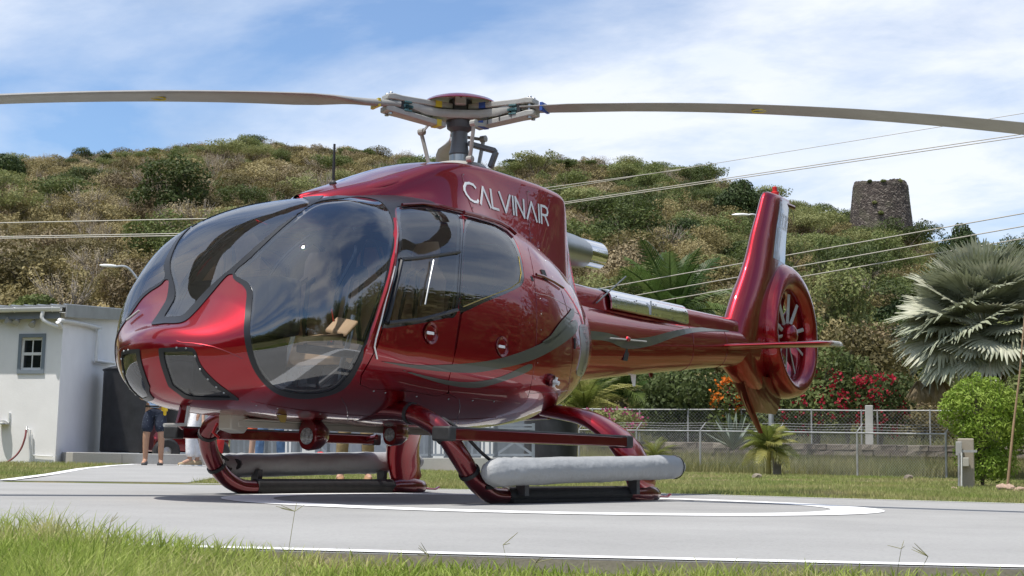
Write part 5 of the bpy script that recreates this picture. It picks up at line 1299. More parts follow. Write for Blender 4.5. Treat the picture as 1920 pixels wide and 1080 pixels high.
# belt of trees round the rest of the clearing, mirrored in the paintwork and glass
bp_ = []
for k in range(150):
    a = CYAW+.56+(2*math.pi-1.12)*rnd.random(); r = rnd.uniform(24, 52); x, y = C2[0]+r*math.cos(a), C2[1]+r*math.sin(a); bp_.append((x, y, gz(x, y)-.1, rnd.choice([0, 1, 2, 7, 7, 9, 9, 8]), rnd.uniform(1.6, 2.9)))
pm2 = bpy.data.meshes.new('tree_belt'); pm2.from_pydata([t[:3] for t in bp_], [], [])
for nm, typ, vals in (('idx', 'INT', [t[3] for t in bp_]), ('scl', 'FLOAT', [t[4] for t in bp_]), ('rz', 'FLOAT', [rnd.uniform(0, 6.28) for t in bp_])):
    at_ = pm2.attributes.new(nm, typ, 'POINT'); at_.data.foreach_set('value', vals)
h2 = link('tree_belt', pm2); tag(h2, kind='stuff'); m2_ = h2.modifiers.new('scatter', 'NODES'); m2_.node_group = ng
# ================================================================== BUILDING, TANKS, FENCES, PLANTS, PEOPLE
def plane_pt(x, y, P0, n):
    d = ray(x, y); return CP+d*(((np.array(P0)-CP)@n)/(d@n))
def wmat(name, col, n=.05, b=.15): return pbr(name, col, .8, noise=n, nscale=1.5, bump=b, bscale=25, bdist=.01)
MT['white_wall'] = wmat('white_render_wall', (.85, .84, .83)); MT['fascia'] = pbr('blue_grey_fascia', (.20, .22, .25), .5, noise=.1)
MT['gutter'] = pbr('white_gutter', (.72, .72, .70), .4, noise=.05); MT['galv'] = pbr('galvanised_sheet', (.42, .43, .43), .4, metal=.5, noise=.12, nscale=3)
MT['frame_blue'] = pbr('slate_window_frame', (.20, .235, .27), .5); MT['pane'] = pbr('dark_pane', (.015, .018, .02), .06, coat=1)
MT['black_plastic'] = pbr('black_tank_plastic', (.022, .022, .024), .42, noise=.35, nscale=5)
MT['gate'] = pbr('grey_painted_steel', (.20, .225, .25), .45, noise=.1)
C0 = atD(103, 868, 28.0); C0[2] = 0.10
CL = atD(-20, 874, 28.9); CR = atD(420, 868, 44.0)
dl = (CL-C0)[:2]; dl /= np.linalg.norm(dl); dr = (CR-C0)[:2]; dr /= np.linalg.norm(dr)
nl = np.array((dl[1], -dl[0], 0)); nl = nl if nl@(CP-C0) > 0 else -nl
nr = np.array((dr[1], -dr[0], 0)); nr = nr if nr@(CP-C0) > 0 else -nr
WL, WR = 7.0, 15.0
def Bp(a, b, z): return (C0[0]+dl[0]*a+dr[0]*b, C0[1]+dl[1]*a+dr[1]*b, z)
def roofz(a, b): return 3.06+.085*b
bld = empty('white_building', (C0[0], C0[1], 0), 0, 'low white rendered building with grey trim, small sash window and sloping metal roof', 'building')
bld.location = (0, 0, 0)
mb = MB(); v = [Bp(0, 0, -.2), Bp(WL, 0, -.2), Bp(WL, WR, -.2), Bp(0, WR, -.2), Bp(0, 0, roofz(0, 0)), Bp(WL, 0, roofz(0, 0)), Bp(WL, WR, roofz(0, WR)), Bp(0, WR, roofz(0, WR))]
# wall facing the lawn has a recess where the window sits
wa = [plane_pt(x, y, C0, nl) for x, y in ((42, 633), (79, 631), (77, 694), (43, 694))]
def la(p): return (np.array(p)-C0)[:2]@dl-(((np.array(p)-C0)[:2]@dr)*0)
a0, a1 = min(la(p) for p in wa), max(la(p) for p in wa); z0w, z1w = wa[3][2], wa[0][2]
def quad(ps, mb_=None): (mb_ or mb).add(ps, [(0, 1, 2, 3)])
for (A0, A1, Z0, Z1) in ((0, a0, -.2, None), (a1, WL, -.2, None), (a0, a1, -.2, z0w), (a0, a1, z1w, None)):
    zz0 = Z0; t0 = Z1 if Z1 is not None else roofz(0, 0)
    quad([Bp(A0, 0, zz0), Bp(A1, 0, zz0), Bp(A1, 0, t0), Bp(A0, 0, t0)])
quad([Bp(0, 0, -.2), Bp(0, WR, -.2), Bp(0, WR, roofz(0, WR)), Bp(0, 0, roofz(0, 0))]); quad([Bp(WL, 0, -.2), Bp(WL, WR, -.2), Bp(WL, WR, roofz(0, WR)), Bp(WL, 0, roofz(0, 0))]); quad([Bp(0, WR, -.2), Bp(WL, WR, -.2), Bp(WL, WR, roofz(0, WR)), Bp(0, WR, roofz(0, WR))])
for (p, q) in (((a0, z0w), (a1, z0w)), ((a1, z0w), (a1, z1w)), ((a1, z1w), (a0, z1w)), ((a0, z1w), (a0, z0w))):
    quad([Bp(p[0], 0, p[1]), Bp(q[0], 0, q[1]), Bp(q[0], .12, q[1]), Bp(p[0], .12, p[1])])
mb.build('wall', MT['white_wall'], bld, smooth=0, fixn=False)
mb = MB(); e = .14
r = [(-e, -.28), (WL+e, -.28), (WL+e, WR+e), (-e, WR+e)]
mb.loft([[Bp(a, b, roofz(a, b)+dz) for a, b in r] for dz in (.002, .05)]); roof = mb.build('roof', MT['galv'], bld, smooth=0)
for k in range(24):
    a = -.1+k*.3
    if a > WL: break
    mb = MB(); mb.loft([[Bp(a-.02, b, roofz(a, b)+.052), Bp(a+.02, b, roofz(a, b)+.052), Bp(a+.01, b, roofz(a, b)+.075), Bp(a-.01, b, roofz(a, b)+.075)] for b in (-.28, WR)]); mb.build('roof_rib', MT['galv'], roof, smooth=0)
mb = MB(); mb.loft([[Bp(a, -.20, 2.84), Bp(a, -.16, 2.84), Bp(a, -.16, 3.02), Bp(a, -.20, 3.02)] for a in (-.0, WL)]); mb.build('eaves_fascia', MT['fascia'], bld, smooth=0)
mb = MB(); mb.loft([[Bp(-.145, b, roofz(0, b)-.18), Bp(-.165, b, roofz(0, b)-.18), Bp(-.165, b, roofz(0, b)+.06), Bp(-.145, b, roofz(0, b)+.06)] for b in (-.28, WR)]); mb.build('verge_fascia', MT['galv'], bld, smooth=0)
mb = MB(); mb.loft([[Bp(-.143, b, roofz(0, b)-.10), Bp(-.0, b, roofz(0, b)-.10), Bp(-.0, b, roofz(0, b)-.09), Bp(-.143, b, roofz(0, b)-.09)] for b in (-.28, WR)]); mb.build('soffit', MT['white_wall'], bld, smooth=0)
# half-round gutter with brackets
def gut(a, b0=-.30):
    return [Bp(a, b0+.07*math.cos(t), 3.03+.07*math.sin(t)) for t in np.linspace(math.pi, 2*math.pi, 9)]+[Bp(a, b0+.058*math.cos(t), 3.035+.058*math.sin(t)) for t in np.linspace(2*math.pi, math.pi, 9)]
mb = MB(); mb.loft([gut(-.05), gut(WL)]); gt = mb.build('gutter', MT['gutter'], bld)
for k in range(8):
    mb = MB(); a = .15+k*.85; mb.tube([Bp(a, -.30+.075*math.cos(t), 3.03+.075*math.sin(t)) for t in np.linspace(math.pi, 2*math.pi, 7)], .008, 4); mb.tube([Bp(a, -.375, 3.04), Bp(a, -.2, 3.06)], .008, 4); mb.build('gutter_bracket', MT['gutter'], gt)
PW = lambda x, y, off=.08: plane_pt(x, y, np.array(C0)+nr*off, nr)
mb = MB(); pp = [Bp(.35, -.30, 2.97), Bp(.34, -.30, 2.80), Bp(.0, -.12, 2.68), PW(112, 600), PW(183, 614), PW(184, 622), PW(180, 671), PW(184, 677), PW(213, 681)]
mb.tube(spline(pp, 3), .038, 10); mb.build('downpipe', MT['gutter'], bld)
# window: frame, sash bars, panes
PL = lambda a, b, z: Bp(a, b, z)
wn = bpy.data.objects.new('window', None); 
def frame_box(A0, A1, Z0, Z1, b0, b1):
    m = MB(); P = [Bp(a, b, z) for z in (Z0, Z1) for (a, b) in ((A0, b0), (A1, b0), (A1, b1), (A0, b1))]
    return m.add(P, [(0, 3, 2, 1), (4, 5, 6, 7), (0, 1, 5, 4), (1, 2, 6, 5), (2, 3, 7, 6), (3, 0, 4, 7)])
t_ = .07
mbw = frame_box(a0-t_, a0, z0w-t_, z1w+t_, -.03, .02); 
for g_ in ((a1, a1+t_, z0w-t_, z1w+t_), (a0, a1, z1w, z1w+t_), (a0, a1, z0w-t_, z0w)):
    f_ = frame_box(*g_, -.03, .02); mbw.add(f_.v, f_.f)
win = mbw.build('window', MT['frame_blue'], bld, smooth=0)
mbw = MB(); sw = .022
am = (a0+a1)/2; zm_ = (z0w+z1w)/2
for g_ in ((a0, a0+.04, z0w, z1w), (a1-.04, a1, z0w, z1w), (a0+.04, a1-.04, z0w, z0w+.05), (a0+.04, a1-.04, z1w-.05, z1w), (a0+.04, a1-.04, zm_-.025, zm_+.03), (am-.012, am+.012, z0w+.05, zm_-.025), (am-.012, am+.012, zm_+.03, z1w-.05)):
    f_ = frame_box(*g_, .045, .085); mbw.add(f_.v, f_.f)
mbw.build('sash', MT['white'], win, smooth=0)
for (A0, A1) in ((a0+.04, am-.012), (am+.012, a1-.04)):
    for (Z0, Z1) in ((z0w+.05, zm_-.025), (zm_+.03, z1w-.05)):
        frame_box(A0, A1, Z0, Z1, .06, .068).build('pane', MT['pane'], win, smooth=0)
# things fixed to the wall
WLp = lambda x, y, off: plane_pt(x, y, np.array(C0)+nl*off, nl)
def wall_lamp(x, y, two=False):
    o = empty('flood_lamp', (0, 0, 0), 0, 'twin-headed floodlight fixed left of the window under the eaves' if two else 'single small floodlight fixed above the small window', 'wall lamp')
    p = WLp(x, y, .0); q = WLp(x, y, .10)
    mb = MB(); mb.tube([p, q], .03, 10); mb.build('bracket', MT['light_metal'], o)
    for k, dx in enumerate((-.16, 0.02) if two else (0,)):
        mb = MB(); c = WLp(x, y, .16)+np.array((dl[0], dl[1], 0))*(-dx); d = np.array((*dl, 0))*(.25 if k == 0 and two else -.1)*(1)+nl*.6+np.array((0, 0, -.5 if not (two and k == 0) else .1)); d /= np.linalg.norm(d)
        mb.tube([c-d*.09, c-d*.02, c+d*.07], [.03, .045, .065], 14); mb.tube([q, c], .012, 6); mb.build('lamp_head', MT['light_metal'], o)
    return o
wall_lamp(31, 602, True); wall_lamp(62, 606)
o = empty('wall_sconce', (0, 0, 0), 0, 'half-round light fitting low on the white wall at the frame edge', 'wall lamp')
mb = MB(); p = WLp(10, 794, .0); mb.lathe([(0, .06), (.06, .05), (.12, .0), (.12, -.02), (0, -.02)], 16, tuple(p+nl*.08)); mb.build('shade', MT['steel'], o)
mb = MB(); p = WLp(17, 786, .02); mb.bar(p+np.array((0, 0, -.06)), p+np.array((0, 0, .12)), .04); mb.build('bracket', MT['white'], o)
o = empty('garden_tap', (0, 0, 0), 0, 'outdoor tap with standpipe and hanging dark red hose on the white wall', 'tap')
mb = MB(); mb.tube([WLp(56, 868, .06), WLp(56, 806, .06), WLp(50, 803, .06)], .02, 8); mb.tube([WLp(60, 866, .04), WLp(60, 815, .04)], .016, 8); mb.build('standpipe', MT['gutter'], o)
mb = MB(); mb.tube([WLp(50, 800, .06), WLp(50, 806, .12), WLp(50, 810, .14)], .018, 8); mb.build('spout', MT['steel'], o)
o = mb = MB(); mb.tube(spline([WLp(49, 806, .14), WLp(47, 820, .18), WLp(40, 840, .22), WLp(28, 856, .3), WLp(10, 868, .4), WLp(-10, 872, .5)], 6), .018, 8); tag(mb.build('garden_hose', pbr('dark_red_hose', (.22, .05, .05), .5)), 'dark red hose looping from the wall tap down to the grass', 'hose')
mb = MB(); mb.tube([WLp(58, 853, .03), WLp(78, 855, .03), WLp(98, 856, .03)], .012, 6); tag(mb.build('conduit', MT['gutter']), 'thin white conduit running low along the white wall to its corner', 'pipe')
# concrete plinth with the tanks
def P3(x, y, D): return atD(x, y, D)
pa, pb_ = P3(135, 872, 27.6), P3(345, 868, 28.2)
dv = (pb_-pa)[:2]; ln = np.linalg.norm(dv); dv /= ln; nv = np.array((-dv[1], dv[0])); nv = nv if nv@(C2-pa[:2]) < 0 else -nv
mb = MB()
def Q(a, b, z): return (pa[0]+dv[0]*a+nv[0]*b, pa[1]+dv[1]*a+nv[1]*b, z)
mb.loft([[Q(a, b, z) for a, b in ((0, 0), (ln*.43, 0), (ln*.435, .02), (ln+3.2, .02), (ln+3.2, 2.2), (0, 2.2))] for z in (-.1, .34)]); tag(mb.build('concrete_plinth', MT['concrete'], smooth=0, bevel=.02), 'low grey concrete plinth carrying the black tank beside the building', 'plinth')
def tank(px, yb, yt, D, wpx, label):
    c = P3(px, yb, D); s_ = CF/D; r = wpx/s_/2; h = (yb-yt)/s_; z0 = c[2]
    o = empty('water_tank', (c[0], c[1], z0), 0, label, 'water tank', None)
    prof = [(0, 0), (r*.97, 0), (r, .03)]
    for k in range(1, 12): zz = h*k/12; prof += [(r, zz)]
    prof += [(r, h-.02), (r*1.03, h), (r*1.03, h+.02), (r*.9, h+.06), (r*.45, h+.16)]
    mb = MB(); mb.lathe(prof, 40); mb.build('body', MT['black_plastic'], o)
    mb = MB(); mb.lathe([(r*.46, h+.14), (r*.46, h+.27), (r*.40, h+.30), (0, h+.31)], 24); mb.build('lid', MT['black_plastic'], o)
    return o
tank(263, 849, 703, 30.0, 142, 'large black plastic water tank against the white building')
tank(1032, 868, 784, 33.0, 100, 'black plastic water tank right of the grey railing behind the rear skid')
# white low wall and ramp under the railing
def slab(name, x0, x1, yt0, yt1, yb, D0, D1, mat, th, label, cat, n=1):
    A_ = P3(x0, yb, D0); B_ = P3(x1, yb, D1); zt0 = P3(x0, yt0, D0)[2]; zt1 = P3(x1, yt1, D1)[2]; d = (B_-A_)[:2]; d /= np.linalg.norm(d); nn = np.array((-d[1], d[0])); nn = nn if nn@(C2-A_[:2]) < 0 else -nn
    mb = MB(); mb.loft([[(p[0], p[1], -.1+p[2]*0), (p[0], p[1], z), (p[0]+nn[0]*th, p[1]+nn[1]*th, z), (p[0]+nn[0]*th, p[1]+nn[1]*th, -.1)] for p, z in ((A_, zt0), (B_, zt1))]); return tag(mb.build(name, mat, smooth=0, bevel=.01), label, cat)
slab('ramp', 425, 1000, 860, 858, 872, 31.5, 31.0, MT['concrete'], 3.0, 'long pale concrete walkway edge below the grey railing', 'walkway')
slab('grey_wall', 430, 1000, 770, 770, 860, 37, 37, MT['fascia'], .2, 'low dark grey wall behind the railing, seen through its bars', 'wall')
for x0_, x1_, lb_ in ((528, 545, 'narrow white upright screen wall behind the railing right of the jeans'), (812, 832, 'white upright screen wall behind the railing above the near skid leg'), (902, 924, 'white upright screen wall behind the railing above the float')): slab('screen_wall', x0_, x1_, 792, 792, 858, 36.2, 36.2, MT['white_wall'], .1, lb_, 'wall')
# railing: each bay its own thing of rails, balusters and braces
def bay(x0, x1, D0, D1, kind, label):
    o = empty('railing_bay', (0, 0, 0), 0, label, 'railing', 'bays of the grey steel railing')
    yt, yb = 797, 853
    T0, T1, B0, B1 = P3(x0, yt, D0), P3(x1, yt, D1), P3(x0, yb, D0), P3(x1, yb, D1)
    L_ = lambda a, b, t: a+(b-a)*t
    for a, b in ((T0, T1), (B0, B1), (L_(T0, B0, .12), L_(T1, B1, .12))): mb = MB(); mb.bar(a, b, .04, .05); mb.build('rail', MT['gate'], o, smooth=0)
    for a, b in ((T0, B0), (T1, B1)): mb = MB(); mb.bar(a+np.array((0, 0, .04)), b+np.array((0, 0, -.2)), .07, .07); mb.build('post', MT['gate'], o, smooth=0)
    wv = abs(x1-x0)
    if kind == 'x':
        for a, b in ((L_(T0, B0, .12), B1), (B0, L_(T1, B1, .12))): mb = MB(); mb.bar(a, b, .03, .05); mb.build('brace', MT['gate'], o, smooth=0)
    else:
        n = max(3, int(wv/10))
        for k in range(1, n): mb = MB(); t = k/n; mb.bar(L_(T0, T1, t)-np.array((0, 0, .03)), L_(B0, B1, t), .03, .045); mb.build('baluster', MT['gate'], o, smooth=0)
    return o
xs = [426, 500, 560, 616, 680, 740, 806, 838, 874, 930, 1000]
kn = ['s', 's', 'x', 's', 'x', 's', 's', 'x', 's', 'x']
desc = ['leftmost railing bay of upright bars behind the far skid leg', 'second railing bay from the left, upright bars behind the person in jeans', 'braced railing bay left of the hanging landing lamp', 'railing bay of upright bars between the landing lamp and the khaki trousers', 'braced railing bay right behind the khaki trousers', 'railing bay of upright bars behind the red rear skid leg', 'railing bay of upright bars just left of the front skid leg', 'narrow braced railing bay above the near float tip', 'railing bay of upright bars right of the narrow braced bay', 'rightmost railing bay with crossed braces beside the black tank']
for i in range(10): bay(xs[i], xs[i+1], 33.0-.15*i, 33.0-.15*(i+1), kn[i], desc[i])

# ---- fences
def fence_line(nodes, ztop_fn, name, label, arm=True, mesh=True, wire_r=.0035, cellsz=.075, postr=.028, railr=.022, no_rail=False):
    """nodes: list of (px, y_foot, D); z of the rail from its picture row"""
    o = empty(name, (0, 0, 0), 0, label, 'fence'); F0 = []; T0 = []
    for x, yf, D, yt in nodes: f = P3(x, yf, D); t = P3(x, yt, D); F0.append(f); T0.append(np.array((f[0], f[1], t[2])))
    for f, t in zip(F0, T0):
        mb = MB(); mb.tube([f-np.array((0, 0, .1)), t+np.array((0, 0, .04))], postr, 8)
        if arm: vdir = np.array((CP[0]-f[0], CP[1]-f[1], 0)); sd_ = np.array((.75, -.66, 0)); mb.tube([t+np.array((0, 0, .03)), t+sd_*.16+np.array((0, 0, .24))], .014, 6)
        mb.build('post', MT['galv_post'], o)
    for i in range(len(F0)-1):
        mb = MB(); mb.tube([T0[i], T0[i+1]], railr, 8); mb.build('top_rail', MT['galv_post'], o)
        if arm:
            for k in range(3):
                q = np.array((.75, -.66, 0))*(.05+.05*k)+np.array((0, 0, .09+.07*k)); mb = MB(); a, b = T0[i]+q, T0[i+1]+q
                mb.tube([a, (a+b)/2-np.array((0, 0, .02)), b], .004, 4); 
                for t in np.linspace(.05, .95, 20): c = a+(b-a)*t-np.array((0, 0, .02*(1-abs(2*t-1)))); mb.bar(c-np.array((.012, .012, .012)), c+np.array((.012, .012, .012)), .004)
                mb.build('barbed_wire', MT['galv_post'], o)
        if mesh:
            a, b = F0[i], F0[i+1]; ta, tb = T0[i], T0[i+1]; L_ = np.linalg.norm((b-a)[:2]); h = ta[2]-a[2]; n = int(L_/cellsz); mb = MB()
            def pt_(u, v): u = min(max(u, 0), L_); t = u/L_; lo = a+(b-a)*t; hi = ta+(tb-ta)*t; return lo+(hi-lo)*min(max(v/h, 0), 1)
            for s_ in (1, -1):
                for k in range(-int(h/cellsz)-1, n+int(h/cellsz)+2):
                    u0 = k*cellsz
                    u1 = u0+s_*h; v0, v1 = 0, h
                    ua, ub = u0, u1; va, vb = v0, v1
                    # clip to the bay
                    for lim in (0, L_):
                        pass
                    def cl(u, v, uu, vv):
                        if u < 0: t = (0-u)/(uu-u) if uu != u else 0; return 0, v+(vv-v)*t
                        if u > L_: t = (L_-u)/(uu-u) if uu != u else 0; return L_, v+(vv-v)*t
                        return u, v
                    if (ua <= 0 and ub <= 0) or (ua >= L_ and ub >= L_): continue
                    ca = cl(ua, va, ub, vb); cb = cl(ub, vb, ua, va)
                    mb.bar(pt_(*ca), pt_(*cb), wire_r)
            ob = mb.build('chain_link_mesh', MT['galv_post'], o, smooth=0, fixn=False); ob['kind'] = 'stuff'
    return o
MT['galv_post'] = pbr('galvanised_pipe', (.36, .36, .35), .5, metal=.3, noise=.25, nscale=6)
fence_line([(1085, 874, 42.2, 806), (1193, 878, 41.2, 807), (1313, 883, 40, 808), (1459, 890, 38.5, 810), (1608, 897, 37, 812), (1775, 904, 35.6, 814)], None, 'chain_link_fence', 'near galvanised chain-link fence with angled barbed wire arms along the lawn')
fence_line([(1080, 845, 47.5, 767), (1110, 846, 47.3, 767), (1199, 846, 47, 768), (1290, 846, 46.8, 768), (1390, 847, 46.5, 768), (1522, 848, 46.2, 769), (1616, 849, 46, 770), (1646, 850, 46, 770), (1745, 850, 45.8, 770), (1850, 850, 45.6, 771), (1960, 850, 45.4, 771)], None, 'pipe_fence', 'far galvanised pipe fence standing on the low stone wall', arm=False, cellsz=.12, wire_r=.003)
# low rubble wall built from stones
MT['stone'] = pbr('grey_rubble_stone', (.18, .15, .12), .9, noise=.3, nscale=3, bump=.6, bscale=12, objrand=.3); MT['mortar'] = pbr('old_mortar', (.27, .24, .20), .95, noise=.2, nscale=4)
wl = empty('stone_wall', (0, 0, 0), 0, 'low weathered stone wall running behind the chain-link fence', 'wall')
Aw, Bw = P3(1070, 852, 46.9), P3(1960, 856, 45.2); Lw = np.linalg.norm((Bw-Aw)[:2]); dw = (Bw-Aw)/Lw; nw = np.array((-dw[1], dw[0], 0)); nw = nw if nw@(CP-Aw) > 0 else -nw
ztw = P3(1500, 832, 46)[2]
mb = MB(); mb.loft([[tuple(p+nw*k+np.array((0, 0, z-p[2]))) for k, z in ((0, -.1), (0, ztw), (-.3, ztw), (-.3, -.1))] for p in (Aw, Bw)]); mb.build('wall_core', MT['mortar'], wl, smooth=0)
sm = []
for k in range(5):
    q = random.Random(k); mb = MB(); bmv = MB().box((-.5, 0, -.5), (.5, .12, .5)); vs = [(x+q.uniform(-.08, .08), y+q.uniform(-.02, .03)*(y > 0), z+q.uniform(-.1, .1)) for x, y, z in bmv.v]; mb.add(vs, bmv.f); sm.append(mb.mesh('stone', 0)); sm[-1].materials.append(MT['stone'])
u = 0; ang = math.atan2(dw[1], dw[0]); sgn = 1 if nw@np.array((-math.sin(ang), math.cos(ang), 0)) > 0 else -1
for row in range(2):
    u = -rnd.random()*.2; h = (ztw-P3(1500, 852, 46)[2])/2
    while u < Lw:
        w_ = rnd.uniform(.25, .5); p = Aw+dw*(u+w_/2); o = bpy.data.objects.new('stone', rnd.choice(sm)); S.collection.objects.link(o); o.parent = wl
        o.location = (p[0], p[1], ztw-h*(row+.5)-.02); o.rotation_euler = (0, 0, ang if sgn > 0 else ang+math.pi); o.scale = (w_*.94, 1, h*.93); u += w_
# concrete pillar in the far fence
def block(name, x0, x1, y0, y1, D, depth, mat, label, cat, bev=.02):
    a = P3(x0, y1, D); b = P3(x1, y1, D); zt = P3((x0+x1)/2, y0, D)[2]; d = (b-a); d[2] = 0; L_ = np.linalg.norm(d); d /= L_; nn = np.array((-d[1], d[0], 0)); nn = nn if nn@(CP-a) < 0 else -nn
    mb = MB(); mb.loft([[tuple(np.array((q[0], q[1], z))+nn*k) for q, k in ((a, 0), (b, 0), (b, depth), (a, depth))] for z in (a[2]-.05, zt)]); o = mb.build(name, mat, None, smooth=0, bevel=bev)
    return tag(o, label, cat) if label else o
block('concrete_pillar', 1623, 1638, 760, 848, 45.6, .3, MT['concrete'], 'pale square concrete pillar in the far pipe fence', 'pillar')
# electrical post
ep = empty('electrical_post', (0, 0, 0), 0, 'weathered concrete post with grey meter box and conduits beside the lime green bush', 'post')
o = block('post', 1797, 1828, 822, 916, 25, .28, MT['kerb'], None, None, .02); o.parent = ep
for x0, x1, y0, y1, m_, nm in ((1792, 1804, 828, 849, MT['light_metal'], 'meter_box'), (1805, 1817, 858, 869, MT['beige'], 'junction_box')):
    o = block(nm, x0, x1, y0, y1, 24.85, .12, m_, None, None, .01); o.parent = ep
mb = MB(); mb.tube([P3(1798, 849, 24.85), P3(1798, 911, 24.85)], .018, 8); mb.build('conduit', MT['galv_post'], ep)
mb = MB(); mb.tube([P3(1803, 849, 24.85), P3(1803, 912, 24.85)], .014, 8); mb.build('conduit', MT['gutter'], ep)
mb = MB(); mb.bar(P3(1792, 846, 24.9), P3(1832, 846, 24.9), .03, .04); mb.build('bracket', MT['galv_post'], ep)
# white pole of the lamp behind the small palm, and the lamps
def street_lamp(px, yb, D, yt, hx, hy, label):
    b = P3(px, yb, D); t = P3(px, yt, D); o = empty('street_lamp', (0, 0, 0), 0, label, 'street lamp'); h = P3(hx, hy, D)
    mb = MB(); mb.tube([b, (b[0], b[1], t[2])], [.085, .06], 12); mb.build('pole', MT['galv'], o)
    T_ = np.array((b[0], b[1], t[2])); mid = T_*.45+h*.55+np.array((0, 0, .25*abs(t[2]-h[2])+.12)); mb = MB(); mb.tube(spline([T_-np.array((0, 0, .3)), T_, mid, h], 5), .035, 8); mb.build('arm', MT['galv'], o)
    d = h-mid; d[2] = 0; d /= np.linalg.norm(d); mb = MB(); mb.loft([[tuple(h+d*k+np.array((-d[1], d[0], 0))*w*c+np.array((0, 0, zz*s_+.02))) for c, s_ in [(math.cos(q), math.sin(q)) for q in np.linspace(0, 2*math.pi, 10, False)]] for k, w, zz in ((-.05, .04, .035), (.1, .10, .05), (.32, .10, .05), (.46, .04, .02))]); mb.build('lamp_head', MT['white'], o)
street_lamp(255, 862, 46, 545, 215, 500, 'grey street lamp curving up behind the bubble nose')
street_lamp(1446, 850, 44, 450, 1400, 404, 'white street lamp pole behind the tail fin, its head left of the fin')
# ---- stone mill tower on the ridge
tw = empty('stone_mill_tower', (0, 0, 0), 0, 'old round tapering stone windmill tower on the ridge', 'tower')
TD = 185.0; tc_ = P3(1652, 450, TD); tp = P3(1648, 347, TD); rb = 61/CF*TD*1.03; rt = 48/CF*TD*1.03; zb = tc_[2]-1.5; zt = tp[2]
vs = []; fs = []; nn_, mm_ = 150, 60; q = np.random.default_rng(5)
for j in range(mm_+1):
    t = j/mm_; z = zb+(zt-zb)*t; r = rb+(rt-rb)*(t**.9)
    if t > .97: r -= .12*(t-.97)/.03
    for i in range(nn_):
        a = 2*math.pi*i/nn_; d = .05*q.random()+.02*math.sin(i*1.7+j*2.1); zz = z+(.22*math.sin(a*3+1)+.15*q.random())*(j == mm_)
        vs.append((tc_[0]+(r-d)*math.cos(a), tc_[1]+(r-d)*math.sin(a), zz))
for j in range(mm_):
    for i in range(nn_): a = j*nn_+i; b = j*nn_+(i+1) % nn_; fs.append((a, b, b+nn_, a+nn_))
b0 = len(vs)
for i in range(nn_): a = 2*math.pi*i/nn_; vs.append((tc_[0]+(rt-.7)*math.cos(a), tc_[1]+(rt-.7)*math.sin(a), zt-.1))
for i in range(nn_): vs.append((tc_[0]+(rt-.7)*math.cos(2*math.pi*i/nn_), tc_[1]+(rt-.7)*math.sin(2*math.pi*i/nn_), zt-4))
for i in range(nn_): k = (i+1) % nn_; fs += [(mm_*nn_+i, mm_*nn_+k, b0+k, b0+i), (b0+i, b0+k, b0+nn_+k, b0+nn_+i)]
def tower_mat():
    m, t, o = new_mat('weathered_mill_stone'); b = t.nodes.new('ShaderNodeBsdfPrincipled'); t.links.new(b.outputs[0], o.inputs[0]); b.inputs['Roughness'].default_value = .95
    tcn = t.nodes.new('ShaderNodeTexCoord'); mp_ = N(t, 'ShaderNodeMapping'); mp_.inputs['Scale'].default_value = (1, 1, 1.8); t.links.new(tcn.outputs['Object'], mp_.inputs[0])
    v = N(t, 'ShaderNodeTexVoronoi', _Scale=3.0); t.links.new(mp_.outputs[0], v.inputs['Vector'])
    r = ramp(t, [(.0, (.045, .036, .032)), (.4, (.07, .055, .048)), (.75, (.10, .078, .067)), (.95, (.20, .17, .145))]); sp = t.nodes.new('ShaderNodeSeparateColor'); t.links.new(v.outputs['Color'], sp.inputs[0]); t.links.new(sp.outputs[0], r.inputs[0])
    e_ = N(t, 'ShaderNodeTexVoronoi', _Scale=3.0, feature='DISTANCE_TO_EDGE'); t.links.new(mp_.outputs[0], e_.inputs['Vector']); re = ramp(t, [(.02, .55), (.08, 1)]); t.links.new(e_.outputs['Distance'], re.inputs[0])
    mx = N(t, 'ShaderNodeMix', data_type='RGBA', blend_type='MULTIPLY'); mx.inputs[0].default_value = 1; t.links.new(r.outputs[0], mx.inputs[6]); t.links.new(re.outputs[0], mx.inputs[7])
    pz = N(t, 'ShaderNodeTexNoise', _Scale=.35, _Detail=4.0); t.links.new(tcn.outputs['Object'], pz.inputs['Vector']); rp = ramp(t, [(.5, 0), (.66, .55)]); t.links.new(pz.outputs[0], rp.inputs[0])
    m2 = N(t, 'ShaderNodeMix', data_type='RGBA'); t.links.new(rp.outputs[0], m2.inputs[0]); t.links.new(mx.outputs[2], m2.inputs[6]); m2.inputs[7].default_value = (.12, .12, .07, 1); t.links.new(m2.outputs[2], b.inputs['Base Color'])
    bp = N(t, 'ShaderNodeBump', _Strength=.8, _Distance=.1); t.links.new(e_.outputs['Distance'], bp.inputs['Height']); t.links.new(bp.outputs[0], b.inputs['Normal']); return m
MT['mill'] = tower_mat()
me = bpy.data.meshes.new('shell'); me.from_pydata(vs, [], fs); link('stone_shell', me, MT['mill'], tw)
mb = MB()   # pale facing stones standing proud in patches
for k in range(200):
    a = CYAW+math.pi+rnd.uniform(-1.5, 1.5); t = rnd.random()
    patchy = mnoise.noise(Vector((a*3, t*4, 2)))
    if patchy < .05 and not (.55 < t < .85 and abs(a-CYAW-math.pi+.6) < .8): continue
    r = rb+(rt-rb)*(t**.9)-.02; w_ = rnd.uniform(.05, .11); c = np.array((tc_[0]+r*math.cos(a), tc_[1]+r*math.sin(a), zb+(zt-zb)*t)); mb.obox(c, (math.cos(a)*.03, math.sin(a)*.03, 0), (-math.sin(a)*w_, math.cos(a)*w_, 0), (0, 0, rnd.uniform(.03, .06)))
ob = mb.build('facing_stones', pbr('pale_facing_stone', (.30, .26, .22), .9, noise=.3), tw, smooth=0, fixn=False); ob['kind'] = 'stuff'
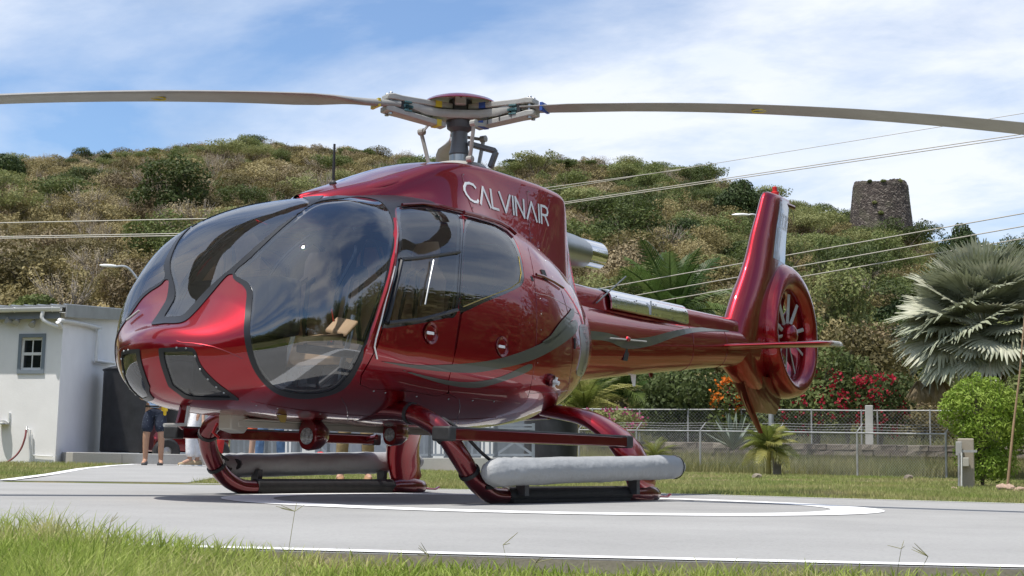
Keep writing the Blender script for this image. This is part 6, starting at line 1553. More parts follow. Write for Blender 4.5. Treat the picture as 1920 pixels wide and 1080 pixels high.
for (a, t, s_) in ((3.6, .98, .35), (3.1, .99, .3), (4.3, 1.0, .3), (3.3, .66, .3), (3.5, .5, .35)):
    V, F = leaf_cloud(240, [(0, 0, 0, s_, s_, s_*.7)], .09, .2, seed=int(a*10)); r = rb+(rt-rb)*t-.1*(t > .9)
    o = mesh_np('wall_plant', V+np.array((tc_[0]+r*math.cos(a), tc_[1]+r*math.sin(a), zb+(zt-zb)*t)), F, MT['green'], tw)

# ---- overhead wires
def wire(p, q, D0, D1, label, r=.022, ext=1.6, sag=.004):
    (x0, y0), (x1, y1) = p, q; A_, B_ = P3(x0, y0, D0), P3(x1, y1, D1); d = B_-A_; a = A_-d*ext; b = B_+d*ext; L_ = np.linalg.norm(b-a)
    pts_ = []
    for t in np.linspace(0, 1, 30): pts_.append(a+(b-a)*t)
    mb = MB(); mb.tube(pts_, r, 5); return tag(mb.build('overhead_wire', MT['wire']), label, 'wire')
MT['wire'] = pbr('pale_cable', (.42, .39, .33), .6)
wire((0, 418), (390, 410), 60, 58, 'upper overhead wire crossing left of the bubble nose', ext=.6)
wire((0, 444), (335, 438), 60, 58, 'middle of the three wires crossing the scrub left of the nose', ext=.6)
wire((0, 447), (330, 442), 61, 59, 'lowest wire on the left, just under its neighbour', ext=.6)
wire((1040, 350), (1220, 326), 58, 56, 'thin wire sloping up right from the top of the cowling', r=.016, ext=.3)
wire((1220, 326), (1780, 235), 56, 50, 'thin high wire against the clouds right of the rotor mast', r=.012, ext=.8)
wire((1060, 379), (1920, 251), 57, 48, 'upper wire of the close pair passing above the tail fin', r=.018, ext=.2)
wire((1060, 382), (1920, 256), 57, 48, 'lower wire of the close pair passing above the tail fin', r=.018, ext=.2)
wire((1170, 533), (1920, 400), 57, 47, 'upper of three wires crossing behind the tail fin', r=.02, ext=.2)
wire((1180, 556), (1920, 424), 57, 47, 'middle of three wires crossing behind the tail fin', r=.02, ext=.2)
wire((1230, 566), (1920, 447), 57, 47, 'lowest of three wires crossing behind the tail fin', r=.02, ext=.2)

# ---- palms
MT['silver'] = leafmat('silver_fan_leaf', [(.24, .26, .17), (.34, .36, .26), (.46, .46, .35)], scale=2, orand=.5, trans=.15, rough=.45)
MT['silver_dry'] = leafmat('straw_fan_leaf', [(.22, .17, .10), (.36, .28, .18)], scale=2, orand=.3, trans=.2)
MT['frond'] = leafmat('palm_frond', [(.045, .085, .018), (.08, .13, .03), (.14, .18, .05)], scale=1.5, orand=.5, trans=.35, rough=.4)
MT['frond_y'] = leafmat('yellow_palm_frond', [(.12, .15, .03), (.22, .24, .06), (.34, .32, .10)], scale=1.5, orand=.5, trans=.4, rough=.4)
MT['lime'] = leafmat('lime_leaf', [(.15, .24, .03), (.24, .35, .05), (.36, .45, .09)], scale=2.2, orand=.1, trans=.4)
MT['agave'] = leafmat('agave_leaf', [(.14, .17, .13), (.22, .26, .20)], scale=2, trans=.1)
def fan_leaf(seed, R=1.0, n=46, spread=2.7, droop=.25):
    q = random.Random(seed); V = []; F = []
    for k in range(n):
        a = -spread/2*1.0+spread*k/(n-1); a *= 1.0
        L_ = R*(.86+.14*math.cos(a))*q.uniform(.93, 1.05); w = R*spread/n*.56
        d = np.array((math.cos(a), math.sin(a), 0)); s_ = np.array((-math.sin(a), math.cos(a), 0)); up_ = np.array((0, 0, 1.0)); cup = .25*abs(a)/1.4
        b = len(V); segs = (0.03, .45, .72, 1.0)
        for i, t in enumerate(segs):
            c = d*L_*t*math.cos(cup*.8)+up_*(L_*t*cup*.55-droop*R*(max(0, t-.5)**1.6)*q.uniform(.6, 2.2))
            ww = w*(t if t <= .5 else (.62 if t < .8 else .10))*1.25
            fold = w*.35*(t if t < .8 else .3)
            V += [tuple(c-s_*ww-up_*0), tuple(c+up_*fold), tuple(c+s_*ww)]
        for i in range(3):
            for j in (0, 1): F.append((b+i*3+j, b+i*3+j+1, b+i*3+3+j+1, b+i*3+3+j))
    return V, F
fan_me = []
for k in range(3):
    V, F = fan_leaf(k, 1.0, 40, 3.6, .16+.12*k); mb = MB(); mb.tube([(-1.0, 0, -.12), (-.5, 0, -.04), (0, 0, 0)], [.035, .025, .02], 5, flat=.5); fan_me.append(combine(mb, V, F, 'fan_leaf_%d' % k, [MT['silver'], MT['silver']]))
def fan_palm(px, py, D, R, n, ybase, label):
    c = P3(px, py, D); s_ = R; b = P3(px, ybase, D); o = empty('silver_fan_palm', (c[0], c[1], b[2]), 0, label, 'palm'); h = c[2]-b[2]
    mb = MB(); pr_ = []; 
    for k in range(26): t = k/25; pr_ += [(.26-.04*t+.025*(k % 2), h*.88*t)]
    mb.lathe([(0, -.05)]+pr_+[(0, h*.88)], 14); mb.build('trunk', MT['bark'], o)
    q = random.Random(3)
    for k in range(n):
        t = k/n; el = math.radians(82-118*t**1.05)+q.uniform(-.06, .06); az = k*2.39996+q.uniform(-.15, .15)
        d = np.array((math.cos(el)*math.cos(az), math.cos(el)*math.sin(az), math.sin(el))); pl = R*q.uniform(.42, .52)
        lf = bpy.data.objects.new('leaf', fan_me[q.randrange(3)]); S.collection.objects.link(lf); lf.parent = o
        sc_ = R*q.uniform(.50, .60)
        x = Vector(d); x.z -= .18; x.normalize(); y = Vector((-math.sin(az), math.cos(az), 0)); y = (y-x*y.dot(x)).normalized(); z = x.cross(y)
        rot_ = Matrix((x, y, z)).transposed() @ Matrix.Rotation(q.uniform(-.5, .5), 3, 'X')
        lf.matrix_local = Matrix.Translation(Vector((0, 0, h))+Vector(d)*pl) @ rot_.to_4x4() @ Matrix.Diagonal((sc_, sc_, sc_, 1))
    # dead skirts
    for (dx, dz, sc_) in ((-.9, -.95, .42), (.25, -.75, .45), (-1.25, -1.1, .3)):
        for k in range(7):
            lf = bpy.data.objects.new('dead_leaf', dead_me); S.collection.objects.link(lf); lf.parent = o
            lf.location = Vector((Rv[0]*dx*R*.6+rnd.uniform(-.05, .05), Rv[1]*dx*R*.6+rnd.uniform(-.05, .05), h+dz*R*.5)); lf.rotation_euler = (0, math.radians(78+rnd.uniform(-8, 8)), rnd.uniform(0, 6.28)); lf.scale = (sc_*R*.85,)*3
    return o
V, F = fan_leaf(9, 1.0, 26, 1.1, .1); dead_me = bpy.data.meshes.new('dead_fan'); dead_me.from_pydata(V, [], F); dead_me.materials.append(MT['silver_dry'])
def feather_frond(seed, L_=1.0, n=34, arch=.55, leaf=.26, name='frond', mat=None, vee=.35, w0=.016):
    q = random.Random(seed); mb = MB(); rach = []
    for t in np.linspace(0, 1, 14): rach.append(np.array((L_*t*(1-.12*t*arch), 0, L_*(.10*t+.0)-arch*L_*t**2.2*.75)))
    mb.tube(rach, [.016*L_*(1-.85*t)+.002 for t in np.linspace(0, 1, 14)], 5)
    V = []; F = []
    for k in range(n):
        t = .14+.85*k/(n-1); i = min(12, int(t*13)); f = t*13-i; p = rach[i]*(1-f)+rach[i+1]*f; d = rach[i+1]-rach[i]; d /= np.linalg.norm(d); ll = leaf*L_*math.sin(math.pi*min(1, .12+t*.93))**.6*q.uniform(.85, 1.1)
        for s_ in (1, -1):
            e_ = np.array((0, s_*.8, 0))+d*.75+np.array((0, 0, vee)); e_ /= np.linalg.norm(e_); tip = p+e_*ll+np.array((0, 0, -ll*q.uniform(.35, .75))); mid = p+e_*ll*.55; wd = w0*L_; b = len(V)
            V += [tuple(p-d*wd*.5), tuple(p+d*wd*.5), tuple(mid+d*wd*.6), tuple(mid-d*wd*.6), tuple(tip)]; F += [(b, b+1, b+2, b+3), (b+3, b+2, b+4)]
    me = bpy.data.meshes.new(name); nv = len(mb.v); me.from_pydata(mb.v+V, [], mb.f+[tuple(a+nv for a in f) for f in F]); me.materials.append(mat); return me
fr_g = [feather_frond(k, arch=a, mat=MT['frond']) for k, a in ((1, .35), (2, .6), (3, .85))]
fr_y = [feather_frond(k+10, arch=a, mat=MT['frond_y'], n=30, leaf=.30) for k, a in ((1, .5), (2, .75), (3, .95))]
def feather_palm(name, px, py, D, L_, n, ybase, frs, label, trunk=.13, elmax=84, elmin=-5, wide=1.0, trunk_mat='bark', group=None, seed=1, cat='palm'):
    c = P3(px, py, D); b = P3(px, ybase, D); o = empty(name, (c[0], c[1], b[2]), 0, label, cat, group); h = max(.05, c[2]-b[2])
    if trunk: mb = MB(); mb.lathe([(0, -.1)]+[(trunk*(1.25-.35*k/14)+.008*(k % 2), h*k/14) for k in range(15)]+[(0, h)], 12); mb.build('trunk', MT[trunk_mat], o)
    q = random.Random(seed)
    for k in range(n):
        t = (k+.5)/n; el = math.radians(elmax-(elmax-elmin)*t)+q.uniform(-.08, .08); az = k*2.39996+q.uniform(-.2, .2)
        lf = bpy.data.objects.new('frond', frs[min(2, int(t*3))]); S.collection.objects.link(lf); lf.parent = o; lf.location = (0, 0, h); lf.rotation_mode = 'XYZ'
        lf.matrix_local = Matrix.Translation((0, 0, h)) @ Matrix.Rotation(az, 4, 'Z') @ Matrix.Rotation(-el, 4, 'Y') @ Matrix.Rotation(q.uniform(-.6, .6), 4, 'X') @ Matrix.Diagonal((L_*q.uniform(.85, 1.1),)*3+(1,))
    return o
fan_palm(1848, 622, 36, 2.2, 84, 862, 'big silver-leaved fan palm at the right edge behind the fences')
feather_palm('coconut_palm', 1262, 600, 62, 3.9, 26, 800, fr_g, 'coconut palm with upright fronds rising behind the tail boom', seed=4, elmin=-25)
feather_palm('areca_palm', 1095, 775, 50, 2.1, 22, 850, fr_y, 'yellow-green clumping palm just right of the black tank', trunk=.06, seed=2, elmin=10)
feather_palm('areca_palm', 1165, 745, 52, 2.3, 24, 850, fr_g, 'greener clumping palm under the tail boom between tank and leafy shrub', trunk=.07, seed=6, elmin=0)
MT['yellow_bark'] = pbr('yellow_palm_stem', (.38, .32, .10), .6, noise=.2)
fr_s = [feather_frond(k+20, arch=a, mat=MT['frond_l'] if 'frond_l' in MT else MT['frond_y'], n=22, leaf=.42, w0=.035) for k, a in ((1, .5), (2, .8), (3, 1.1))]
feather_palm('small_palm', 1441, 846, 35.5, .80, 22, 888, fr_s, 'small bright palm with yellow stem in front of the chain-link fence', trunk=.05, seed=3, elmin=-2, trunk_mat='yellow_bark')
o = block('tree_stump', 1449, 1465, 848, 888, 35.9, .2, MT['bark_pale'], 'short grey stump beside the small bright palm', 'stump', .04)
feather_palm('fern_plant', 1228, 862, 40.4, .75, 12, 870, fr_y, 'low yellow-green ferny plant at the foot of the near fence', trunk=0, seed=8, elmin=25, cat='plant')
# agave
def agave(px, py, D, s_, label):
    c = P3(px, py, D); o = empty('agave', (c[0], c[1], c[2]), 0, label, 'plant')
    for k in range(22):
        az = k*2.4; el = math.radians(80-62*(k/22)); mb = MB(); d = np.array((math.cos(az)*math.cos(el), math.sin(az)*math.cos(el), math.sin(el))); t = np.array((-math.sin(az), math.cos(az), 0)); 
        mb.loft([[tuple(d*q*s_-t*w*s_+np.array((0, 0, .02*s_))), tuple(d*q*s_-np.array((0, 0, w*.4*s_))), tuple(d*q*s_+t*w*s_+np.array((0, 0, .02*s_)))] for q, w in ((0, .04), (.4, .07), (.75, .045), (1, .004))]); mb.build('leaf', MT['agave'], o)
agave(1375, 842, 44, 1.15, 'spiky blue-grey agave behind the near fence left of the small palm')
# leafy bushes near the fences
def on_ground(px, yb, D):
    p = P3(px, yb, D); p[2] = min(p[2], gz(p[0], p[1])+.1) if D > 60 else p[2]; return p
def bush(name, px, yb, D, ells, n, leaf, mat, label, cat='shrub', group=None, seed=1, flowers=None, br=5, stem=.05, asp=.6, bias=.6):
    b = on_ground(px, yb, D); o = empty(name, (b[0], b[1], b[2]), 0, label, cat, group)
    ex = [(Rv[0]*u-Fv[0]*w*0+Fv[0]*w, Rv[1]*u+Fv[1]*w, z, r1, r1, r2) for (u, w, z, r1, r2) in ells]
    V, F = leaf_cloud(n, ex, leaf, bias, seed=seed, asp=asp); mesh_np('foliage', V, F, mat, o)
    mb = MB(); R_ = max(e[3]+abs(e[0]) for e in ex); H_ = max(e[2] for e in ex); branches(mb, H_, R_*.7, br, stem, .7, seed, 2); mb.build('stems', MT['bark'], o, fixn=False)
    for mt, nf, sz, ee in (flowers or []):
        ex2 = [(Rv[0]*u+Fv[0]*w, Rv[1]*u+Fv[1]*w, z, r1, r1, r2) for (u, w, z, r1, r2) in ee]
        # flowers come in clusters
        c_, _ = leaf_cloud(nf, ex2, .001, .98, seed=seed+5); c_ = c_[::4]; V_ = []; 
        r_ = np.random.default_rng(seed+9); cc = np.repeat(c_, 9, 0)+r_.normal(size=(len(c_)*9, 3))*sz*1.6; t1 = r_.normal(size=cc.shape); t1 /= np.linalg.norm(t1, axis=1, keepdims=True); t2 = np.cross(t1, r_.normal(size=cc.shape)); t2 /= np.linalg.norm(t2, axis=1, keepdims=True)
        V_ = np.stack([cc-t1*sz, cc-t2*sz, cc+t1*sz, cc+t2*sz], 1).reshape(-1, 3); fo = mesh_np('flowers', V_, np.arange(len(V_)).reshape(-1, 4), mt, o); fo['kind'] = 'stuff'
    return o
def fmat(n, c): return leafmat(n, [tuple(x*.6 for x in c), c], trans=.3, scale=3)
MT['magenta'] = fmat('crimson_bract', (.45, .02, .045)); MT['orange'] = fmat('orange_bract', (.75, .20, .02)); MT['pink'] = fmat('pink_bract', (.55, .12, .25))
bush('mango_shrub', 1290, 852, 48, [(0, 0, 2.0, 1.35, 1.0), (-.7, 0, 1.3, .9, .9), (.9, 0, 1.5, 1.0, .9), (.2, .2, .9, 1.2, .6), (1.2, 0, 2.2, .6, .5), (-.9, 0, 2.1, .6, .5)], 6500, .085, MT['green'], 'dense broad-leaved green shrub behind the fences under the tail boom', seed=11)
bush('bougainvillea', 1378, 850, 47, [(0, 0, 1.6, .8, .7), (.2, 0, 2.1, .6, .5), (-.2, 0, .9, .8, .6)], 2200, .07, MT['green'], 'bougainvillea with orange and crimson flowers left of the tail skid', seed=12, flowers=[(MT['orange'], 40, .05, [(-.25, -.2, 1.75, .5, .6)]), (MT['magenta'], 60, .05, [(.3, -.1, 1.9, .5, .5)])])
bush('bougainvillea', 1530, 850, 48, [(0, 0, 1.5, 1.4, .9), (.8, 0, 2.1, 1.0, .7), (-.8, 0, 1.3, .9, .8), (.4, .2, 2.9, .9, .8), (1.3, .3, 2.6, .8, .7)], 6500, .075, MT['green'], 'crimson-flowered bougainvillea hedge behind the fence right of the tail fan', seed=13, flowers=[(MT['magenta'], 80, .05, [(0, -.3, 1.4, 1.2, .7), (.6, -.3, 2.1, .9, .6), (-.8, -.3, 1.3, .8, .7)])])
bush('bougainvillea', 1650, 850, 47.5, [(0, 0, 1.3, .9, .8), (.5, 0, 2.0, .8, .6)], 2500, .07, MT['green'], 'sparser crimson-flowered bougainvillea around the concrete pillar', seed=14, flowers=[(MT['magenta'], 60, .05, [(-.1, -.3, 2.1, .7, .4), (0, -.2, 1.2, .7, .6)])])
bush('grey_green_shrub', 1590, 840, 53, [(0, 0, 2.4, 1.6, 1.2), (1.2, 0, 3.0, 1.2, 1.0), (-1.0, 0, 2.8, 1.1, .9), (.2, 0, 3.7, 1.0, .7)], 5500, .09, MT['olive'], 'tall grey-green bush rising behind the crimson bougainvillea', seed=15)
bush('lime_bush', 1842, 905, 26.5, [(0, 0, 1.35, .50, .32), (-.50, 0, 1.30, .26, .2), (.45, 0, 1.35, .28, .22), (.05, -.1, .95, .45, .3), (.58, .1, .95, .22, .25), (-.2, 0, 1.68, .22, .16), (.2, 0, 1.74, .2, .14), (-.35, 0, 1.52, .22, .18), (-.62, 0, 1.1, .16, .14), (.62, 0, 1.2, .18, .2), (.0, 0, 1.55, .3, .2), (.5, 0, .65, .2, .2), (.35, 0, 1.6, .2, .15), (-.3, 0, .95, .25, .2), (.25, 0, .45, .2, .25), (-.1, 0, .6, .3, .3), (.72, 0, .8, .12, .12), (.1, -.1, .28, .32, .28), (-.3, 0, .5, .2, .3), (.4, 0, .3, .25, .28), (-.15, 0, .15, .2, .15), (-.05, 0, 1.85, .1, .1), (-.55, 0, 1.5, .12, .1), (.55, 0, 1.55, .12, .1)], 10500, .038, MT['lime'], 'bright lime green feathery bush above the electrical post', seed=16, br=9, stem=.03, asp=.4)
bush('hedge_shrub', 1930, 870, 30, [(0, 0, 1.1, .6, .7), (.3, 0, 1.6, .5, .4), (-.25, 0, .6, .4, .4)], 2600, .055, MT['green'], 'dark leafy shrub cut by the right frame edge beside the bamboo cane', seed=17)
bush('pink_oleander', 1150, 850, 46, [(0, 0, .9, 1.0, .5)], 1500, .06, MT['green'], 'low shrub with a few pink flowers at the foot of the clumping palms', seed=18, flowers=[(MT['pink'], 40, .045, [(0, -.2, 1.0, .9, .4)])])
# dark trees
def big_tree(name, px, yb, D, ells, n, leaf, mat, label, seed=1, stem=.3):
    return bush(name, px, yb, D, ells, n, leaf, mat, label, 'tree', None, seed, None, 6, stem)
sD = lambda D: D/CF
big_tree('dark_tree', 5, 345, 190, [(0, 0, 3.0, 2.6, 1.8), (-2, 0, 3.5, 2, 1.6), (1.4, 0, 2.2, 1.3, 1.0)], 5200, .20, MT['darkgreen'], 'dark leafy tree on the ridge at the top left edge', seed=21)
big_tree('dark_tree', 1385, 410, 150, [(0, 0, 3.8, 2.1, 1.7), (-1.7, 0, 3.3, 1.4, 1.2), (1.8, 0, 3.6, 1.5, 1.3), (2.8, 0, 4.4, 1.0, .8), (.3, 0, 5.3, 1.2, .9), (0, 0, 2.0, 2.3, 1.4)], 9500, .15, MT['darkgreen'], 'dense dark green tree on the ridge just left of the tail fin tip', seed=22)
big_tree('dark_tree', 1800, 482, 150, [(0, 0, 3.6, 1.9, 1.4), (-1.4, 0, 3.0, 1.2, .8), (1.7, 0, 3.2, 1.3, .9), (.2, 0, 5.2, .9, .9), (2.8, 0, 2.6, .9, .8), (.5, 0, 4.6, 1.2, .8), (0, 0, 2.0, 1.8, 1.2)], 8500, .13, MT['darkgreen'], 'dark rounded juniper-like tree on the ridge right of the stone tower', seed=23)
big_tree('wispy_tree', 1738, 462, 165, [(0, 0, 2.0, 1.3, .9), (.7, 0, 2.6, .9, .5)], 700, .10, MT['green'], 'sparse wispy tree between the stone tower and the dark juniper-like tree', seed=24, stem=.12)
for i, (px, yb, D, w_, h_, lb) in enumerate(((1150, 470, 120, 2.6, 1.3, 'broad dark green tree on the slope right of the exhaust'), (1230, 545, 95, 2.4, 1.2, 'broad green tree on the slope above the coconut palm'), (1330, 545, 98, 2.8, 1.4, 'wide spreading dark tree on the slope left of the fin root'), (1270, 455, 125, 3.0, 1.1, 'flat green tree in mid slope left of the fin'), (1390, 500, 120, 2.2, 1.1, 'green spreading tree half hidden by the fin'), (1560, 700, 70, 2.6, 1.4, 'broad green tree low on the slope right of the tail fan'), (1700, 600, 90, 2.4, 1.3, 'green tree on the slope left of the silver palm'), (95, 380, 150, 1.8, 1.3, 'small round bright green bush in the upper left scrub'), (60, 560, 80, 2.0, 1.3, 'dark green tree low on the slope behind the white building'))):
    e_ = [(0, 0, h_*1.5, w_*.6, h_*.55), (-w_*.5, 0, h_*1.3, w_*.5, h_*.45), (w_*.55, .2, h_*1.35, w_*.5, h_*.45), (w_*.15, 0, h_*1.9, w_*.5, h_*.35), (-w_*.2, 0, h_*.9, w_*.7, h_*.6), (w_*.9, 0, h_*1.1, w_*.3, h_*.3), (-w_*.95, 0, h_*1.05, w_*.3, h_*.3)]
    bush('spreading_tree', px, yb, D, e_, 5600, .11, MT['green'] if i % 3 else MT['darkgreen'], lb, 'tree', 'green trees on the slope', 30+i, None, 6, .16)
# flat acacias on the skyline
for i, (px, yb) in enumerate(((985, 312), (1045, 306), (1098, 312), (1190, 336), (165, 303), (660, 283), (790, 284), (325, 285), (1255, 338))):
    w_ = 2.8*rnd.uniform(.8, 1.15); D = 215; e_ = [(rnd.uniform(-1, 1)*w_, rnd.uniform(-1, 1), 2.5+rnd.uniform(-.5, .6), rnd.uniform(.6, 1.2), rnd.uniform(.25, .5)) for _ in range(8)]
    lbs = ['just right of the rotor mast', 'second to the right of the rotor mast', 'third to the right of the rotor mast', 'right of the cowling where the ridge drops', 'at the far left of the skyline', 'above the whip antenna', 'left of the rotor mast', 'on the left skyline beside the tallest scrub', 'furthest right before the dark tree']
    bush('flat_topped_tree', px, yb, D, e_, 2600, .11, MT['green'], 'flat-topped open tree on the skyline '+lbs[i], 'tree', 'flat-topped trees on the skyline', 50+i, None, 9, .10, bias=.15)
# cane with rocks at its foot
mb = MB(); mb.tube([P3(1889, 912, 23.5), P3(1900, 800, 23.5), P3(1912, 700, 23.5), P3(1924, 560, 23.5)], [.022, .018, .014, .01], 8)
tag(mb.build('bamboo_cane', pbr('brown_cane', (.33, .22, .13), .7, noise=.3, nscale=4)), 'tall thin brown cane leaning at the right edge with stones at its foot', 'cane')
def rock(px, py, D, s_, label, group, mat):
    c = P3(px, py, D); bm = bmesh.new(); bmesh.ops.create_icosphere(bm, subdivisions=2, radius=s_)
    sd = rnd.uniform(0, 50)
    for v in bm.verts: v.co *= 1+.35*mnoise.noise(v.co/s_*1.3+Vector((sd, 0, 0))); v.co.z *= .6
    me = bpy.data.meshes.new('rock'); bm.to_mesh(me); bm.free(); o = link('rock', me, mat); o.location = c; tag(o, label, 'rock', group)
MT['rock'] = pbr('pinkish_rock', (.40, .28, .21), .9, noise=.3, nscale=10, bump=.5, bscale=20)
for i, (x, y, s_) in enumerate(((1880, 914, .10), (1893, 916, .11), (1903, 920, .09), (1886, 921, .07), (1914, 917, .07))): rock(x, y, 23.3, s_, 'pinkish stone in the little heap at the foot of the brown cane', 'stones heaped at the foot of the cane', MT['rock'])
rock(1789, 917, 24, .06, 'pale stone in the grass just left of the electrical post', None, MT['rock']); rock(1815, 931, 20, .035, 'small flat pale stone on the lawn near the pad edge', None, MT['rock'])
rock(1703, 895, 33, .10, 'grey rock lying in the dry grass behind the lawn', None, MT['stone']); rock(1419, 893, 30, .10, 'mossy green rock on the lawn left of the small palm', None, MT['stone'])

# ---- people
MT['skin'] = pbr('tanned_skin', (.42, .24, .16), .55, noise=.08, nscale=20); MT['skin2'] = pbr('fair_skin', (.52, .33, .24), .55)
def cloth(n, c, nz=.12): return pbr(n, c, .85, noise=nz, nscale=12, bump=.5, bscale=14, bdist=.02)
def spot_cloth(n, base, spot):
    m, t, o = new_mat(n); b = t.nodes.new('ShaderNodeBsdfPrincipled'); t.links.new(b.outputs[0], o.inputs[0]); b.inputs['Roughness'].default_value = .85
    tcn = t.nodes.new('ShaderNodeTexCoord'); v = N(t, 'ShaderNodeTexVoronoi', _Scale=26.0); t.links.new(tcn.outputs['Object'], v.inputs['Vector']); r = ramp(t, [(.12, spot), (.2, base)]); t.links.new(v.outputs['Distance'], r.inputs[0]); t.links.new(r.outputs[0], b.inputs['Base Color']); return m
def skin_chain(name, V, E, R_, mat, parent, lev=2, root=0):
    me = bpy.data.meshes.new(name); me.from_pydata(V, E, []); o = link(name, me, mat, parent)
    sk = o.modifiers.new('skin', 'SKIN'); sk.use_smooth_shade = True
    for i, r in enumerate(R_):
        d = me.skin_vertices[0].data[i]; d.radius = (r, r) if not hasattr(r, '__len__') else r; d.use_root = (i == root)
    sb = o.modifiers.new('sub', 'SUBSURF'); sb.levels = lev; sb.render_levels = lev
    return o
def person(px, py, D, face, label, pants, pmat, shirt, smat, shoes, skin='skin', stance=.11, arms='hold', knee=0.05, hair=(.05, .03, .02), scale=1.0, belt=None, sock=False, step=0.0):
    b = P3(px, py, D); o = empty('person', (b[0], b[1], b[2]), face, label, 'person'); s = scale
    P = {'pel': (0, 0, .98), 'sp': (0, 0, 1.18), 'ch': (0, -.01, 1.36), 'nk': (0, .0, 1.50), 'hd': (0, -.02, 1.60), 'ht': (0, -.02, 1.70)}
    order = ['pel', 'sp', 'ch', 'nk', 'hd', 'ht']; V = [P[k] for k in order]; E = [(i, i+1) for i in range(5)]; R_ = [(.16, .12), (.145, .105), (.175, .11), .06, .085, .075]
    legs = []
    for sg in (-1, 1):
        h_ = (sg*.09, 0, .93); k_ = (sg*(.10+stance*.3), -.03-knee*(sg > 0)-step*.4*sg, .50); a_ = (sg*(.09+stance*.4), .02-step*sg, .09); t_ = (sg*(.10+stance*.5), -.13-step*sg, .035)
        i = len(V); V += [h_, k_, a_, t_]; E += [(0, i), (i, i+1), (i+1, i+2), (i+2, i+3)]; R_ += [.095, .062, .042, .035]; legs.append((h_, k_, a_, t_))
    for sg in (-1, 1):
        sh = (sg*.19, 0, 1.43)
        if arms == 'hold': el = (sg*.25, .03, 1.16); wr = (sg*.10, -.24, 1.13); hd = (sg*.05, -.28, 1.12)
        elif arms == 'down': el = (sg*.25, .02, 1.15); wr = (sg*.27, -.05, .92); hd = (sg*.27, -.07, .84)
        else: el = (sg*.27, .06, 1.17); wr = (sg*.16, -.1, 1.02); hd = (sg*.12, -.14, 1.0)
        i = len(V); V += [sh, el, wr, hd]; E += [(2, i), (i, i+1), (i+1, i+2), (i+2, i+3)]; R_ += [.06, .042, .03, .032]
        # fingers and thumb
        hv = np.array(hd)-np.array(wr); hv /= np.linalg.norm(hv)+1e-9; sv = np.cross(hv, (0, 0, 1)); sv /= np.linalg.norm(sv)+1e-9
        for f in range(4):
            p0 = np.array(hd)+sv*(f-1.5)*.018+hv*.02; p1 = p0+hv*(.035-.004*abs(f-1.2)); p2 = p1+hv*.018+np.array((0, 0, -.012)); j = len(V); V += [tuple(p1), tuple(p2)]; E += [(i+3, j), (j, j+1)]; R_ += [.009, .008]
        j = len(V); V += [tuple(np.array(hd)+sv*.04*sg+hv*.0), tuple(np.array(hd)+sv*.05*sg+hv*.03)]; E += [(i+3, j), (j, j+1)]; R_ += [.011, .009]
    skin_chain('body', V, E, R_, MT[skin], o)
    # head details
    mb = MB(); mb.lathe([(0, 1.735), (.05, 1.73), (.09, 1.69), (.10, 1.62), (.095, 1.58)], 16, (0, .012, 0)); mb.build('hair', pbr('hair', hair, .7), o)
    mb = MB()
    for sg in (-1, 1): mb.lathe([(0, -.008), (.011, 0), (0, .008)], 8, (sg*.032, -.098, 1.635), 'y')
    mb.build('eyes', MT['black_matt'], o)
    mb = MB(); mb.loft([[(-.006, -.095, 1.64), (.006, -.095, 1.64), (0, -.105, 1.64)], [(-.014, -.098, 1.60), (.014, -.098, 1.60), (0, -.125, 1.602)]]); mb.build('nose', MT[skin], o)
    # clothes
    low = {'long': .12, 'short': .58}[pants]; V = [(0, 0, 1.04), (0, 0, .96)]; E = [(0, 1)]; R_ = [(.165, .13), (.178, .142)]
    for h_, k_, a_, t_ in legs:
        i = len(V)
        if pants == 'long': V += [h_, k_, (a_[0], a_[1], .13)]; R_ += [.112, .086, .078]; E += [(1, i), (i, i+1), (i+1, i+2)]
        else: m_ = tuple(h_[j]+(k_[j]-h_[j])*.9 for j in range(3)); V += [h_, m_]; R_ += [.118, .112]; E += [(1, i), (i, i+1)]
    skin_chain('trousers' if pants == 'long' else 'shorts', V, E, R_, pmat, o, root=1)
    V = [(0, 0, .97), (0, 0, 1.18), (0, -.01, 1.38), (0, 0, 1.46)]; E = [(0, 1), (1, 2), (2, 3)]; R_ = [(.185, .148), (.165, .125), (.19, .125), (.08, .07)]
    for sg in (-1, 1): i = len(V); V += [(sg*.19, 0, 1.43), (sg*.235, .02, 1.27)]; E += [(2, i), (i, i+1)]; R_ += [.075, .07]
    skin_chain('shirt', V, E, R_, smat, o, root=1)
    for h_, k_, a_, t_ in legs:
        mb = MB(); mb.loft([[(a_[0]+w*math.cos(q), y+0*w, z+.0+hh*(.5+.5*math.sin(q))) for q in np.linspace(0, 2*math.pi, 12, False)] for y, w, z, hh in ((a_[1]+.075, .02, .01, .06), (a_[1]+.05, .042, .0, .10), (a_[1]-.03, .045, .0, .10), (a_[1]-.12, .05, 0, .065), (a_[1]-.19, .042, 0, .05), (a_[1]-.215, .015, .005, .03))]); sh_ = mb.build('shoe', shoes, o)
        mb = MB(); mb.box((a_[0]-.052, a_[1]-.21, -.012), (a_[0]+.052, a_[1]+.07, .012)); mb.build('sole', MT['white'], sh_, bevel=.01)
    if belt: mb = MB(); mb.lathe([(.178, 1.0), (.182, 1.01), (.182, 1.025), (.178, 1.03)], 20); bb = mb.build('waist_belt', MT['black_matt'], o); bb.scale = (1, .8, 1); mb = MB(); mb.box((.12, -.2, .93), (.22, -.1, 1.06)); mb.box((.15, -.19, .86), (.2, -.12, .95)); mb.build('yellow_pouch', MT['yellow_p'], o, bevel=.02)
    o.scale = (s, s, s)
    return o
MT['yellow_p'] = pbr('yellow_nylon', (.75, .50, .02), .6)
toward = CYAW-math.pi/2   # faces the camera
